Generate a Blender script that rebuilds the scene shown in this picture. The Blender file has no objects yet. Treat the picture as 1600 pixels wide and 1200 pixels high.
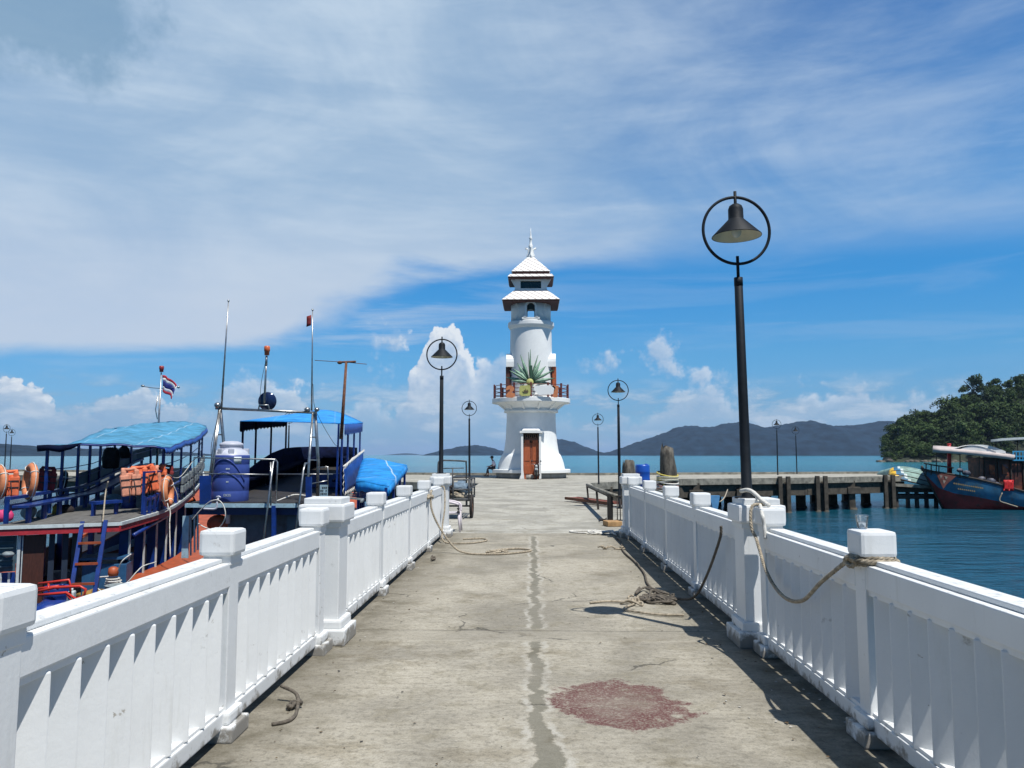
import bpy, bmesh, math, random
from mathutils import Vector, Matrix
random.seed(7)
R = math.radians
S = bpy.context.scene
COL = S.collection

# ---------------------------------------------------------------- camera
EYE = Vector((0.0, 0.0, 1.6))
FPX = 1230.0                      # focal length in pixels of the 1600 px wide photograph
YAW = math.atan(31 / FPX); PIT = math.atan(110.5 / FPX)
cd = bpy.data.cameras.new('camera'); cam = bpy.data.objects.new('camera', cd); COL.objects.link(cam)
cam.location = EYE; cam.rotation_euler = (math.pi / 2 + PIT, 0, YAW)
cd.sensor_width = 36; cd.lens = 36 * FPX / 1600
cd.clip_start = 0.05; cd.clip_end = 60000
S.camera = cam
CM = cam.rotation_euler.to_matrix()

def at(px, py, Y):
    """world point seen at photo pixel (px,py) at depth Y along the pier"""
    d = CM @ Vector((px - 800, 600 - py, -FPX)); return EYE + d * (Y / d.y)
def atz(px, py, z=0.0):
    d = CM @ Vector((px - 800, 600 - py, -FPX)); return EYE + d * ((z - EYE.z) / d.z)

# ---------------------------------------------------------------- node helper
class NT:
    def __init__(s, tree): s.t = tree; s.n = tree.nodes; s.l = tree.links
    def new(s, kind, **kw):
        n = s.n.new(kind)
        for k, v in kw.items(): setattr(n, k, v)
        return n
    def put(s, sock, v):
        if hasattr(v, 'is_output') or isinstance(v, bpy.types.NodeSocket): s.l.new(v, sock)
        elif v is not None:
            if sock.type == 'RGBA' and isinstance(v, (tuple, list)) and len(v) == 3: v = (*v, 1)
            if sock.type == 'RGBA' and isinstance(v, (int, float)): v = (v, v, v, 1)
            if sock.type == 'VECTOR' and isinstance(v, (int, float)): v = (v, v, v)
            sock.default_value = v
    def m(s, op, a, b=None, c=None, clamp=False):
        n = s.new('ShaderNodeMath', operation=op, use_clamp=clamp)
        s.put(n.inputs[0], a)
        if b is not None: s.put(n.inputs[1], b)
        if c is not None: s.put(n.inputs[2], c)
        return n.outputs[0]
    def vm(s, op, a, b=None):
        n = s.new('ShaderNodeVectorMath', operation=op); s.put(n.inputs[0], a)
        if b is not None:
            if op == 'SCALE': s.put(n.inputs[3], b)
            else: s.put(n.inputs[1], b)
        return n.outputs[0]
    def noise(s, vec, scale=5, detail=4, rough=0.5, dist=0.0, out=0):
        n = s.new('ShaderNodeTexNoise'); s.put(n.inputs['Vector'], vec)
        n.inputs['Scale'].default_value = scale; n.inputs['Detail'].default_value = detail
        n.inputs['Roughness'].default_value = rough; n.inputs['Distortion'].default_value = dist
        return n.outputs[out]
    def vor(s, vec, scale=5, feature='DISTANCE_TO_EDGE', rnd=1.0):
        n = s.new('ShaderNodeTexVoronoi', feature=feature); s.put(n.inputs['Vector'], vec)
        n.inputs['Scale'].default_value = scale; n.inputs['Randomness'].default_value = rnd
        return n.outputs[0]
    def step(s, v, a, b, lo=0.0, hi=1.0):
        n = s.new('ShaderNodeMapRange', interpolation_type='SMOOTHSTEP'); s.put(n.inputs[0], v)
        s.put(n.inputs[1], a); s.put(n.inputs[2], b); s.put(n.inputs[3], lo); s.put(n.inputs[4], hi)
        return n.outputs[0]
    def mix(s, f, a, b, mode='MIX'):
        n = s.new('ShaderNodeMix', data_type='RGBA', blend_type=mode); n.clamp_factor = True
        s.put(n.inputs[0], f); s.put(n.inputs[6], a); s.put(n.inputs[7], b); return n.outputs[2]
    def map(s, vec, loc=(0, 0, 0), rot=(0, 0, 0), sc=(1, 1, 1)):
        n = s.new('ShaderNodeMapping'); s.put(n.inputs[0], vec)
        n.inputs[1].default_value = loc; n.inputs[2].default_value = rot; n.inputs[3].default_value = sc
        return n.outputs[0]
    def xyz(s, vec):
        n = s.new('ShaderNodeSeparateXYZ'); s.put(n.inputs[0], vec); return n.outputs
    def comb(s, x, y, z):
        n = s.new('ShaderNodeCombineXYZ'); s.put(n.inputs[0], x); s.put(n.inputs[1], y); s.put(n.inputs[2], z); return n.outputs[0]
    def curve(s, v, pts, x0, x1):
        """piecewise curve through pts [(x, y 0..1)] over x0..x1"""
        n = s.new('ShaderNodeFloatCurve'); f = s.m('DIVIDE', s.m('SUBTRACT', v, x0), x1 - x0, clamp=True)
        s.put(n.inputs[1], f); c = n.mapping.curves[0]
        pp = [((x - x0) / (x1 - x0), y) for x, y in pts]
        while len(c.points) < len(pp): c.points.new(0.5, 0.5)
        for q, (x, y) in zip(c.points, sorted(pp)): q.location = (x, y)
        n.mapping.update(); return n.outputs[0]
    def bump(s, h, strength=0.3, dist=0.02, normal=None):
        n = s.new('ShaderNodeBump'); n.inputs['Strength'].default_value = strength; n.inputs['Distance'].default_value = dist
        s.put(n.inputs['Height'], h)
        if normal is not None: s.put(n.inputs['Normal'], normal)
        return n.outputs[0]

# ---------------------------------------------------------------- light
SUN_TO = Vector((0.626, -0.78, 2.03)).normalized()       # towards the sun
ELEV = math.asin(SUN_TO.z); AZ = math.atan2(SUN_TO.x, SUN_TO.y)
W = bpy.data.worlds.new('World'); S.world = W; W.use_nodes = True
def build_world():
    t = NT(W.node_tree); t.n.clear()
    out = t.new('ShaderNodeOutputWorld'); bg = t.new('ShaderNodeBackground')
    sky = t.new('ShaderNodeTexSky'); sky.sky_type = 'NISHITA'; sky.sun_disc = False
    sky.sun_elevation = ELEV; sky.sun_rotation = AZ; sky.air_density = 1.0; sky.dust_density = 0.35; sky.ozone_density = 2.5
    tc = t.new('ShaderNodeTexCoord'); d = tc.outputs['Generated']
    x, y, z = t.xyz(d)[:3]
    D = 57.29578
    az = t.m('MULTIPLY', t.m('ARCTAN2', x, y), D); el = t.m('MULTIPLY', t.m('ARCSINE', z), D)
    ae = t.comb(az, el, 0.0)
    def ang(px, py):
        q = CM @ Vector((px - 800, 600 - py, -FPX)); q.normalize()
        return math.degrees(math.atan2(q.x, q.y)), math.degrees(math.asin(q.z))
    # clear air: the Nishita sky with the saturated tropical blue of the photograph
    rp = t.new('ShaderNodeValToRGB'); t.put(rp.inputs[0], t.m('DIVIDE', el, 60.0, clamp=True)); cr = rp.color_ramp
    stops = [(0, (.37, .74, 1.36)), (3, (.38, .68, 1.08)), (7, (.33, .80, 1.16)), (12, (.22, .86, 1.30)), (17, (.28, 1.0, 1.45)), (30, (.52, 1.0, 1.42)), (60, (.45, .66, .85))]
    while len(cr.elements) < len(stops): cr.elements.new(0.5)
    for e, (q, c_) in zip(cr.elements, stops): e.position = q / 60
    for e, (q, c_) in zip(cr.elements, stops): e.color = tuple(k / 1.5 for k in c_) + (1,)
    base = t.vm('SCALE', t.mix(1.0, sky.outputs[0], rp.outputs[0], 'MULTIPLY'), 1.5)
    K = 1.0 / 0.1
    # ---- high veil of cirrus
    pts = [ang(*q) for q in ((-400, 560), (0, 557), (150, 558), (290, 549), (400, 540), (480, 522), (560, 492), (630, 452), (720, 432), (850, 424), (1000, 418), (1120, 405), (1300, 398), (1600, 385), (2200, 380))]
    pts = [(-180, 0.25)] + [(a, e / 25) for a, e in pts] + [(180, .5)]
    edge = t.m('MULTIPLY', t.curve(az, pts, -180, 180), 25.0)
    wob = t.noise(t.map(ae, rot=(0, 0, R(-8)), sc=(0.07, 0.30, 1)), 1.0, 6, 0.6, 0.3)
    el2 = t.m('ADD', el, t.m('MULTIPLY', t.m('SUBTRACT', wob, 0.5), t.m('ADD', 2.6, t.step(t.m('ABSOLUTE', t.m('ADD', az, 12.0)), 9.0, 2.0, 0.0, 3.2))))
    soft = t.m('ADD', t.step(az, -2.0, 14.0, 1.0, 3.4), t.step(t.m('ABSOLUTE', t.m('ADD', az, 12.0)), 7.0, 2.0, 0.0, 1.8))
    veil = t.step(t.m('SUBTRACT', el2, edge), t.m('MULTIPLY', soft, -0.35), soft)
    s1 = t.noise(t.map(ae, rot=(0, 0, R(-9)), sc=(0.030, 0.16, 1)), 1.0, 6, 0.55, 0.7)
    s2 = t.noise(t.map(ae, rot=(0, 0, R(-24)), sc=(0.045, 0.10, 1), loc=(3, 1, 0)), 1.0, 8, 0.60, 1.0)
    s3 = t.noise(t.map(ae, rot=(0, 0, R(-13)), sc=(0.16, 0.75, 1), loc=(9, 4, 0)), 1.0, 8, 0.66, 0.5)
    streak = t.m('ADD', t.m('MULTIPLY', s1, 0.42), t.m('ADD', t.m('MULTIPLY', s2, 0.42), t.m('MULTIPLY', s3, 0.16)))
    dens = t.curve(az, [(-180, .5), (-60, .90), (-32, .92), (-10, .93), (0, .82), (8, .60), (16, .42), (26, .25), (34, .20), (60, .3), (180, .4)], -180, 180)
    low = t.m('MULTIPLY', t.m('MULTIPLY', t.step(az, 2.0, 12.0), t.step(t.m('ABSOLUTE', t.m('SUBTRACT', el, 15.5)), 5.0, 0.5)), 0.20)
    amp = t.step(az, -14.0, 16.0, 0.55, 1.9)
    op = t.m('ADD', t.m('ADD', dens, low), t.m('MULTIPLY', t.m('SUBTRACT', streak, 0.5), amp), clamp=True)
    op = t.m('MULTIPLY', op, veil)
    op = t.m('MULTIPLY', op, t.m('MULTIPLY', t.step(el, 60.0, 33.0, 0.10, 1.0), t.step(t.m('ABSOLUTE', az), 110.0, 40.0, 0.3, 1.0)))
    tongue = t.m('MULTIPLY', t.m('MULTIPLY', t.step(t.noise(t.map(ae, rot=(0, 0, R(-9)), sc=(0.05, 0.5, 1), loc=(2, 7, 0)), 1.0, 6, 0.6, 0.5), 0.46, 0.66), t.step(az, 6.0, -12.0, 0.25, 1.0)), t.m('MULTIPLY', t.step(el, 4.0, 8.0), 0.50))
    op = t.m('MAXIMUM', op, tongue)
    ccol = t.mix(t.step(streak, 0.38, 0.64), (0.350, 0.500, 0.680), (0.540, 0.665, 0.805))
    ccol = t.mix(t.step(el, 20.0, 7.0), ccol, (0.560, 0.650, 0.780))
    a0, e0 = ang(60, 10)
    q = t.vm('MULTIPLY', t.vm('SUBTRACT', ae, (a0, e0, 0)), (1 / 7.0, 1 / 4.0, 0)); n4 = t.noise(ae, 0.35, 5, 0.6)
    hole = t.step(t.m('ADD', u_len(t, q), t.m('MULTIPLY', t.m('SUBTRACT', n4, 0.5), 1.6)), 1.2, 0.6)
    ccol = t.mix(t.m('MULTIPLY', hole, 0.8), ccol, (0.22, 0.37, 0.53))
    c = t.mix(op, base, t.vm('SCALE', ccol, K))
    c_high = c
    # ---- cumulus: a skyline of heaped towers plus a few detached puffs
    sk = [(-300, 600), (-60, 600), (0, 578), (40, 588), (75, 612), (110, 640), (150, 618), (185, 595), (215, 592), (250, 610), (300, 640), (340, 600), (400, 575), (450, 590), (480, 640), (500, 655), (530, 640), (560, 618), (600, 602), (622, 640), (636, 630),
          (641, 590), (654, 545), (668, 520), (688, 500), (712, 500), (722, 545), (738, 562), (765, 548), (800, 532), (830, 560), (880, 640), (930, 650), (1000, 640), (1060, 600), (1100, 585), (1130, 590), (1180, 625), (1270, 600), (1330, 590), (1390, 615), (1460, 600), (1600, 585), (1900, 600), (2300, 600)]
    sp = [ang(*q_) for q_ in sk]; sp = [(-180, .3)] + [(a, e / 12) for a, e in sp] + [(180, .3)]
    puffs = [(1033, 545, 42, 36, 1.0), (1045, 572, 34, 28, .85), (932, 566, 54, 28, .72), (612, 532, 40, 30, .55), (592, 562, 30, 40, .5)]
    puffs += [(1100, 588, 50, 22, .6), (1165, 612, 46, 20, .6), (1290, 596, 46, 16, .55), (1345, 606, 34, 14, .5), (1400, 640, 50, 16, .5), (470, 600, 60, 22, .45)]
    ng = bpy.data.node_groups.new('cumulus field', 'ShaderNodeTree')
    ng.interface.new_socket('Vector', in_out='INPUT', socket_type='NodeSocketVector')
    ng.interface.new_socket('Value', in_out='OUTPUT', socket_type='NodeSocketFloat')
    u = NT(ng); gi = u.new('NodeGroupInput'); go = u.new('NodeGroupOutput'); v = gi.outputs[0]
    w1 = u.vm('SUBTRACT', u.noise(v, 0.55, 3, 0.55, 0, 1), (0.5, 0.5, 0.5)); v2 = u.vm('ADD', v, u.vm('SCALE', w1, 1.5))
    xx, yy = u.xyz(v2)[:2]
    f = u.m('DIVIDE', u.m('SUBTRACT', u.m('MULTIPLY', u.curve(xx, sp, -180, 180), 12.0), yy), 1.9)
    f = u.m('MINIMUM', f, 1.1)
    for (px, py, rx, ry, st) in puffs:
        a_, e_ = ang(px, py); ra = math.degrees(rx / FPX); re = math.degrees(ry / FPX)
        q = u.vm('MULTIPLY', u.vm('SUBTRACT', v2, (a_, e_, 0)), (1 / ra, 1 / re, 0))
        f = u.m('SMOOTH_MAX', f, u.m('MULTIPLY', u.m('SUBTRACT', 1.0, u_len(u, q)), st), 0.1)
    v3 = u.vm('ADD', v, u.vm('SCALE', w1, 0.8))
    p1 = u.vor(v3, 0.75, 'F1'); p2 = u.vor(v3, 1.9, 'F1'); p3 = u.vor(v3, 4.4, 'F1')
    bil = u.m('ADD', u.m('MULTIPLY', u.m('SUBTRACT', 0.42, p1), 0.62), u.m('ADD', u.m('MULTIPLY', u.m('SUBTRACT', 0.42, p2), 0.34), u.m('MULTIPLY', u.m('SUBTRACT', 0.42, p3), 0.16)))
    n1 = u.noise(v, 1.3, 6, 0.62)
    f = u.m('ADD', f, u.m('ADD', bil, u.m('MULTIPLY', u.m('SUBTRACT', n1, 0.5), 0.9)))
    u.l.new(f, go.inputs[0])
    def field(vec):
        g_ = t.new('ShaderNodeGroup'); g_.node_tree = ng; t.put(g_.inputs[0], vec); return g_.outputs[0]
    f0 = field(ae); f1 = field(t.vm('ADD', ae, (0.30, 0.42, 0)))
    big = t.noise(t.map(ae, sc=(0.16, 0.42, 1), loc=(1, 8, 0)), 1.0, 5, 0.55, 0.3)
    thick = t.curve(az, [(-180, .8)] + [(ang(px, 600)[0], v_) for px, v_ in ((-300, .9), (0, .98), (130, .85), (280, .85), (330, .66), (480, .78), (560, .62), (605, .60), (640, .93), (715, .93), (745, .80), (790, .62), (870, .6), (960, .7), (1060, .72), (1200, .72), (1400, .70), (1600, .6), (2000, .8))] + [(180, .8)], -180, 180)
    cov = t.m('MULTIPLY', t.step(f0, 0.0, t.step(thick, 0.95, 0.6, 0.18, 0.8)), thick)
    cov = t.m('MULTIPLY', cov, t.step(f0, 2.2, 0.5, 0.55, 1.0))
    lit = t.m('ADD', t.m('MULTIPLY', t.m('SUBTRACT', f0, f1), 0.75), t.m('ADD', t.curve(az, [(-180, .3)] + [(ang(px, 600)[0], v_) for px, v_ in ((-300, .5), (20, .55), (110, .35), (200, .45), (300, .36), (480, .42), (570, .48), (612, .30), (645, .75), (720, .75), (760, .42), (860, .3), (1030, .45), (1100, .48), (1200, .40), (1400, .38), (1700, .3))] + [(180, .3)], -180, 180), t.m('MULTIPLY', t.m('SUBTRACT', big, 0.5), 1.2)), clamp=True)
    lit = t.m('MULTIPLY', lit, t.step(f0, 1.35, 0.25, 0.28, 1.15), clamp=True)
    kc = t.mix(lit, (0.34, 0.47, 0.66), (0.84, 0.88, 0.92))
    kc = t.mix(t.step(az, -2.0, 3.0, 0.0, 0.30), kc, (0.42, 0.55, 0.73))
    kc = t.mix(t.step(el, 4.2, 1.0, 0.0, 0.75), kc, (0.25, 0.43, 0.63))
    b1 = t.noise(t.map(ae, sc=(0.20, 0.62, 1), loc=(5, 2, 0)), 1.0, 9, 0.62, 0.2)
    bank = t.m('MULTIPLY', t.step(b1, 0.42, 0.58), t.m('MULTIPLY', t.step(el, 6.0, 3.6), 0.72))
    c = t.mix(cov, c, t.vm('SCALE', kc, K))
    c = t.mix(bank, c, t.vm('SCALE', t.mix(t.step(b1, 0.46, 0.68), (0.24, 0.42, 0.62), (0.60, 0.69, 0.79)), K))
    hz = t.m('MULTIPLY', t.step(el, 2.6, -0.3), 0.65)
    c = t.mix(hz, c, tuple(k * K for k in (0.225, 0.43, 0.61)))
    t.l.new(c, bg.inputs[0]); bg.inputs[1].default_value = 0.087
    def bgn(col):
        n = t.new('ShaderNodeBackground'); t.put(n.inputs[0], col); n.inputs[1].default_value = 0.087; return n.outputs[0]
    def pick(f, a, b):
        n = t.new('ShaderNodeMixShader'); t.put(n.inputs[0], f); t.l.new(a, n.inputs[1]); t.l.new(b, n.inputs[2]); return n.outputs[0]
    upper = bgn(c_high); under = bgn(tuple(k * K for k in (0.10, 0.22, 0.32)))
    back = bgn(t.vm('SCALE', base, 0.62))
    s_ = pick(t.m('GREATER_THAN', el, 14.0), bg.outputs[0], upper)       # nothing but the veil above the heaped clouds
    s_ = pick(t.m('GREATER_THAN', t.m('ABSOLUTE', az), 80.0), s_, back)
    s_ = pick(t.m('LESS_THAN', el, -1.2), s_, under)
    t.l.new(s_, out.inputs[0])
def u_len(u, q):
    n = u.new('ShaderNodeVectorMath', operation='LENGTH'); u.put(n.inputs[0], q); return n.outputs['Value']
build_world()
sd = bpy.data.lights.new('sun', 'SUN'); sd.energy = 4.9; sd.angle = R(0.53); sd.color = (1.0, 0.975, 0.93)
so = bpy.data.objects.new('sun', sd); COL.objects.link(so); so.rotation_euler = (-SUN_TO).to_track_quat('-Z', 'Y').to_euler()
S.view_settings.view_transform = 'Standard'; S.view_settings.look = 'None'
S.view_settings.exposure = 0.2; S.view_settings.gamma = 1.0
S.render.engine = 'CYCLES'; S.cycles.max_bounces = 6; S.cycles.volume_bounces = 0
S.cycles.sample_clamp_indirect = 5

# ---------------------------------------------------------------- materials
def pbsdf(name):
    m = bpy.data.materials.new(name); m.use_nodes = True
    return m, NT(m.node_tree), m.node_tree.nodes['Principled BSDF']
def mat(name, col, rough=0.6, metal=0.0, var=0.12, vscale=6.0, dirt=0.0, dcol=(0.12, 0.10, 0.07), dscale=3.0, bump=0.15, bscale=40.0, spec=0.5, coat=0.0, stretch=(1, 1, 1)):
    m, t, b = pbsdf(name)
    p = t.new('ShaderNodeNewGeometry').outputs['Position']; p = t.map(p, sc=stretch)
    col = tuple(k * 0.86 for k in col)
    n = t.noise(p, vscale, 5, 0.6)
    dark = tuple(c * (1 - var) for c in col); lite = tuple(min(1, c * (1 + var)) for c in col)
    c = t.mix(t.step(n, 0.3, 0.7), dark, lite)
    if dirt:
        dn = t.noise(p, dscale, 8, 0.7, 0.3); c = t.mix(t.m('MULTIPLY', t.step(dn, 0.62 - dirt * 0.25, 0.72), 0.9), c, dcol)
    t.l.new(c, b.inputs['Base Color']); b.inputs['Roughness'].default_value = rough; b.inputs['Metallic'].default_value = metal
    b.inputs['Specular IOR Level'].default_value = spec; b.inputs['Coat Weight'].default_value = coat
    if bump: t.l.new(t.bump(t.noise(p, bscale, 4, 0.6), bump, 0.01), b.inputs['Normal'])
    return m
def white_paint(name, tone=(0.70, 0.71, 0.70), grime=1.0, basez=0.0):
    m, t, b = pbsdf(name)
    p = t.new('ShaderNodeNewGeometry').outputs['Position']
    x, y, z = t.xyz(p)[:3]
    n = t.noise(p, 2.2, 5, 0.6); c = t.mix(t.step(n, 0.3, 0.75), tuple(k * 0.93 for k in tone), tone)
    # brushed streaks and thin patches where the concrete shows
    st = t.noise(t.map(p, sc=(14, 14, 1.6)), 1.0, 6, 0.65); c = t.mix(t.m('MULTIPLY', t.step(st, 0.55, 0.78), 0.42 * grime), c, (0.50, 0.50, 0.46))
    ch = t.noise(p, 9.0, 9, 0.72, 0.4); c = t.mix(t.m('MULTIPLY', t.step(ch, 0.655, 0.69), 0.8 * grime), c, (0.28, 0.25, 0.20))
    # splashed mud near the ground, in patches
    low = t.step(z, basez + 0.20, basez + 0.02); g = t.noise(p, 7.0, 8, 0.7)
    c = t.mix(t.m('MULTIPLY', t.step(t.m('ADD', g, t.m('MULTIPLY', low, 0.30)), 0.62, 0.78), 0.85 * grime), c, (0.17, 0.15, 0.12))
    # black mould specks on top-facing faces
    nz = t.xyz(t.new('ShaderNodeNewGeometry').outputs['Normal'])[2]
    mo = t.m('MULTIPLY', t.step(t.noise(p, 16.0, 8, 0.75), 0.52, 0.66), t.step(nz, 0.4, 0.9)); c = t.mix(t.m('MULTIPLY', mo, 0.6 * grime), c, (0.20, 0.20, 0.18))
    t.l.new(c, b.inputs['Base Color']); b.inputs['Roughness'].default_value = 0.55
    h = t.m('ADD', t.m('ADD', t.noise(p, 30, 6, 0.65), t.m('MULTIPLY', t.noise(t.map(p, sc=(60, 60, 7)), 1.0, 3, 0.6), 0.6)), t.m('MULTIPLY', ch, -0.8))
    t.l.new(t.bump(h, 0.22, 0.006), b.inputs['Normal'])
    return m

M = {}
M['white'] = white_paint('white paint on concrete')
M['tower_white'] = white_paint('lighthouse render', (0.80, 0.81, 0.79), 0.35)
M['black'] = mat('black lamp paint', (0.010, 0.014, 0.019), 0.6, 0.0, 0.2, 8, spec=0.2)
M['shade_in'] = mat('pale lamp enamel', (0.62, 0.58, 0.42), 0.5)
M['bulb'] = mat('frosted bulb', (0.62, 0.64, 0.58), 0.25, bump=0)
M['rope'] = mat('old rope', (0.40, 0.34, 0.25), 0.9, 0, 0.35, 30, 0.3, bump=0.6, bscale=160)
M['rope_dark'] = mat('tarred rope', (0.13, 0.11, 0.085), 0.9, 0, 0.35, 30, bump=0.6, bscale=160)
M['rope_white'] = mat('white rope', (0.68, 0.66, 0.60), 0.85, 0, 0.2, 30, 0.2, bump=0.5, bscale=160)
M['blue'] = mat('blue boat paint', (0.005, 0.032, 0.20), 0.42, 0, 0.3, 4, 0.25, (0.02, 0.03, 0.07), 5, coat=0.1)
M['navy'] = mat('navy tarpaulin', (0.003, 0.006, 0.026), 0.85, 0, 0.4, 5, spec=0.08)
M['bluetarp'] = mat('blue canvas', (0.015, 0.085, 0.36), 0.6, 0, 0.2, 6, 0.2, (0.03, 0.06, 0.16))
M['ltblue'] = mat('pale blue paint', (0.36, 0.52, 0.60), 0.5, 0, 0.15, 6, 0.35, (0.16, 0.14, 0.10), 8)
M['red'] = mat('red boat paint', (0.42, 0.025, 0.035), 0.5, 0, 0.2, 6, 0.2, (0.1, 0.03, 0.02))
M['orange'] = mat('orange boat paint', (0.40, 0.085, 0.028), 0.5, 0, 0.2, 5, 0.25, (0.22, 0.08, 0.04), 6)
M['steel'] = mat('stainless tube', (0.42, 0.42, 0.41), 0.32, 0.9, 0.2, 10, 0.35, (0.10, 0.08, 0.06), 9, bump=0)
M['darkwood'] = mat('dark wet wood', (0.045, 0.035, 0.028), 0.8, 0, 0.4, 8, bump=0.5)
M['greywood'] = mat('grey deck boards', (0.13, 0.125, 0.115), 0.85, 0, 0.3, 12, 0.3, (0.05, 0.045, 0.04), bump=0.4, stretch=(1, 0.2, 1))
M['brownwood_shaded'] = mat('brown door wood', (0.060, 0.018, 0.010), 0.55, 0, 0.3, 8, stretch=(6, 6, 1))  # darkened so the colour carries the shade under the deck overhang
M['slate'] = mat('slate blue paint', (0.055, 0.10, 0.13), 0.6, 0, 0.25, 4, 0.3, (0.03, 0.04, 0.05))
M['rust'] = mat('rusty steel', (0.20, 0.085, 0.045), 0.85, 0.2, 0.4, 18, 0.4, (0.05, 0.03, 0.02), 14, bump=0.5)
# ---------------------------------------------------------------- mesh builder
class MB:
    def __init__(s): s.v = []; s.f = []; s.sm = []; s.mi = []; s.cur = 0
    def add(s, vs, fs, smooth=False):
        o = len(s.v); s.v += [tuple(q) for q in vs]
        for f in fs: s.f.append([i + o for i in f]); s.sm.append(smooth); s.mi.append(s.cur)
        return s
    def mat(s, i): s.cur = i; return s
    def box(s, c, d, rot=None, ch=0.0, taper=1.0):
        """box, centre c, full size d, rot = Matrix 3x3 or z angle; ch chamfers the edges"""
        hx, hy, hz = d[0] / 2, d[1] / 2, d[2] / 2
        if ch <= 0:
            vs = [(x * (taper if z > 0 else 1), y * (taper if z > 0 else 1), z) for z in (-hz, hz) for x, y in ((-hx, -hy), (hx, -hy), (hx, hy), (-hx, hy))]
            fs = [(3, 2, 1, 0), (4, 5, 6, 7), (0, 1, 5, 4), (1, 2, 6, 5), (2, 3, 7, 6), (3, 0, 4, 7)]
        else:
            ch = min(ch, hx * .9, hy * .9, hz * .9)
            bm = bmesh.new(); bmesh.ops.create_cube(bm, size=1)
            for v in bm.verts: v.co = Vector((v.co.x * 2 * hx, v.co.y * 2 * hy, v.co.z * 2 * hz))
            bmesh.ops.bevel(bm, geom=bm.edges[:], offset=ch, segments=2, profile=0.6, affect='EDGES')
            vs = [tuple(v.co) for v in bm.verts]; bm.verts.index_update(); fs = [[v.index for v in f.verts] for f in bm.faces]; bm.free()
        return s.put(vs, fs, c, rot)
    def put(s, vs, fs, c=(0, 0, 0), rot=None, smooth=False):
        if rot is not None:
            Mx = rot if isinstance(rot, Matrix) else Matrix.Rotation(rot, 3, 'Z')
            vs = [Mx @ Vector(q) for q in vs]
        return s.add([(q[0] + c[0], q[1] + c[1], q[2] + c[2]) for q in vs], fs, smooth)
    def lathe(s, prof, c=(0, 0, 0), seg=24, rot=None, smooth=True, ph=0.0, sx=1.0, sy=1.0, cap=True, fac=1.0):
        vs = []; fs = []; n = len(prof)
        for (r, z) in prof:
            for k in range(seg):
                a = ph + 2 * math.pi * k / seg; vs.append((r * fac * math.cos(a) * sx, r * fac * math.sin(a) * sy, z))
        for i in range(n - 1):
            for k in range(seg):
                k2 = (k + 1) % seg; fs.append((i * seg + k, i * seg + k2, (i + 1) * seg + k2, (i + 1) * seg + k))
        if cap:
            if prof[0][0] > 1e-6: fs.append(tuple(reversed(range(seg))))
            if prof[-1][0] > 1e-6: fs.append(tuple((n - 1) * seg + k for k in range(seg)))
        return s.put(vs, fs, c, rot, smooth)
    def tube(s, path, r, seg=8, smooth=True, cap=True, closed=False):
        P = [Vector(p) for p in path]; n = len(P)
        if n < 2: return s
        rr = r if isinstance(r, (list, tuple)) else [r] * n
        vs = []; fs = []; up = None
        for i in range(n):
            if closed: t = P[(i + 1) % n] - P[i - 1]
            else: t = P[min(i + 1, n - 1)] - P[max(i - 1, 0)]
            if t.length < 1e-9: t = Vector((0, 0, 1))
            t.normalize()
            if up is None: up = Vector((0, 0, 1)) if abs(t.z) < 0.9 else Vector((1, 0, 0))
            b = t.cross(up)
            if b.length < 1e-5: b = t.orthogonal()
            b.normalize(); a = b.cross(t).normalized(); up = a
            for k in range(seg):
                q = 2 * math.pi * (k + .5) / seg; vs.append(P[i] + (b * math.cos(q) + a * math.sin(q)) * rr[i])
        for i in range(n if closed else n - 1):
            j = (i + 1) % n
            for k in range(seg):
                k2 = (k + 1) % seg; fs.append((i * seg + k, i * seg + k2, j * seg + k2, j * seg + k))
        if cap and not closed: fs.append(tuple(reversed(range(seg)))); fs.append(tuple((n - 1) * seg + k for k in range(seg)))
        return s.add(vs, fs, smooth)
    def bar(s, a, b, w, h=None, ch=0):
        """rectangular bar from a to b"""
        a = Vector(a); b = Vector(b); h = h or w; d = b - a; L = d.length
        z = d.normalized(); up = Vector((0, 0, 1)) if abs(z.z) < 0.95 else Vector((0, 1, 0))
        x = z.cross(up).normalized(); y = z.cross(x)
        return s.box((a + b) / 2, (w, h, L), Matrix((x, y, z)).transposed(), ch)
    def loft(s, rings, closed=True, cap=True, smooth=True):
        n = len(rings[0]); vs = [q for r in rings for q in r]; fs = []
        for i in range(len(rings) - 1):
            for k in range(n if closed else n - 1):
                k2 = (k + 1) % n; fs.append((i * n + k, i * n + k2, (i + 1) * n + k2, (i + 1) * n + k))
        if cap and closed: fs.append(tuple(reversed(range(n)))); fs.append(tuple((len(rings) - 1) * n + k for k in range(n)))
        return s.add(vs, fs, smooth)
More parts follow.
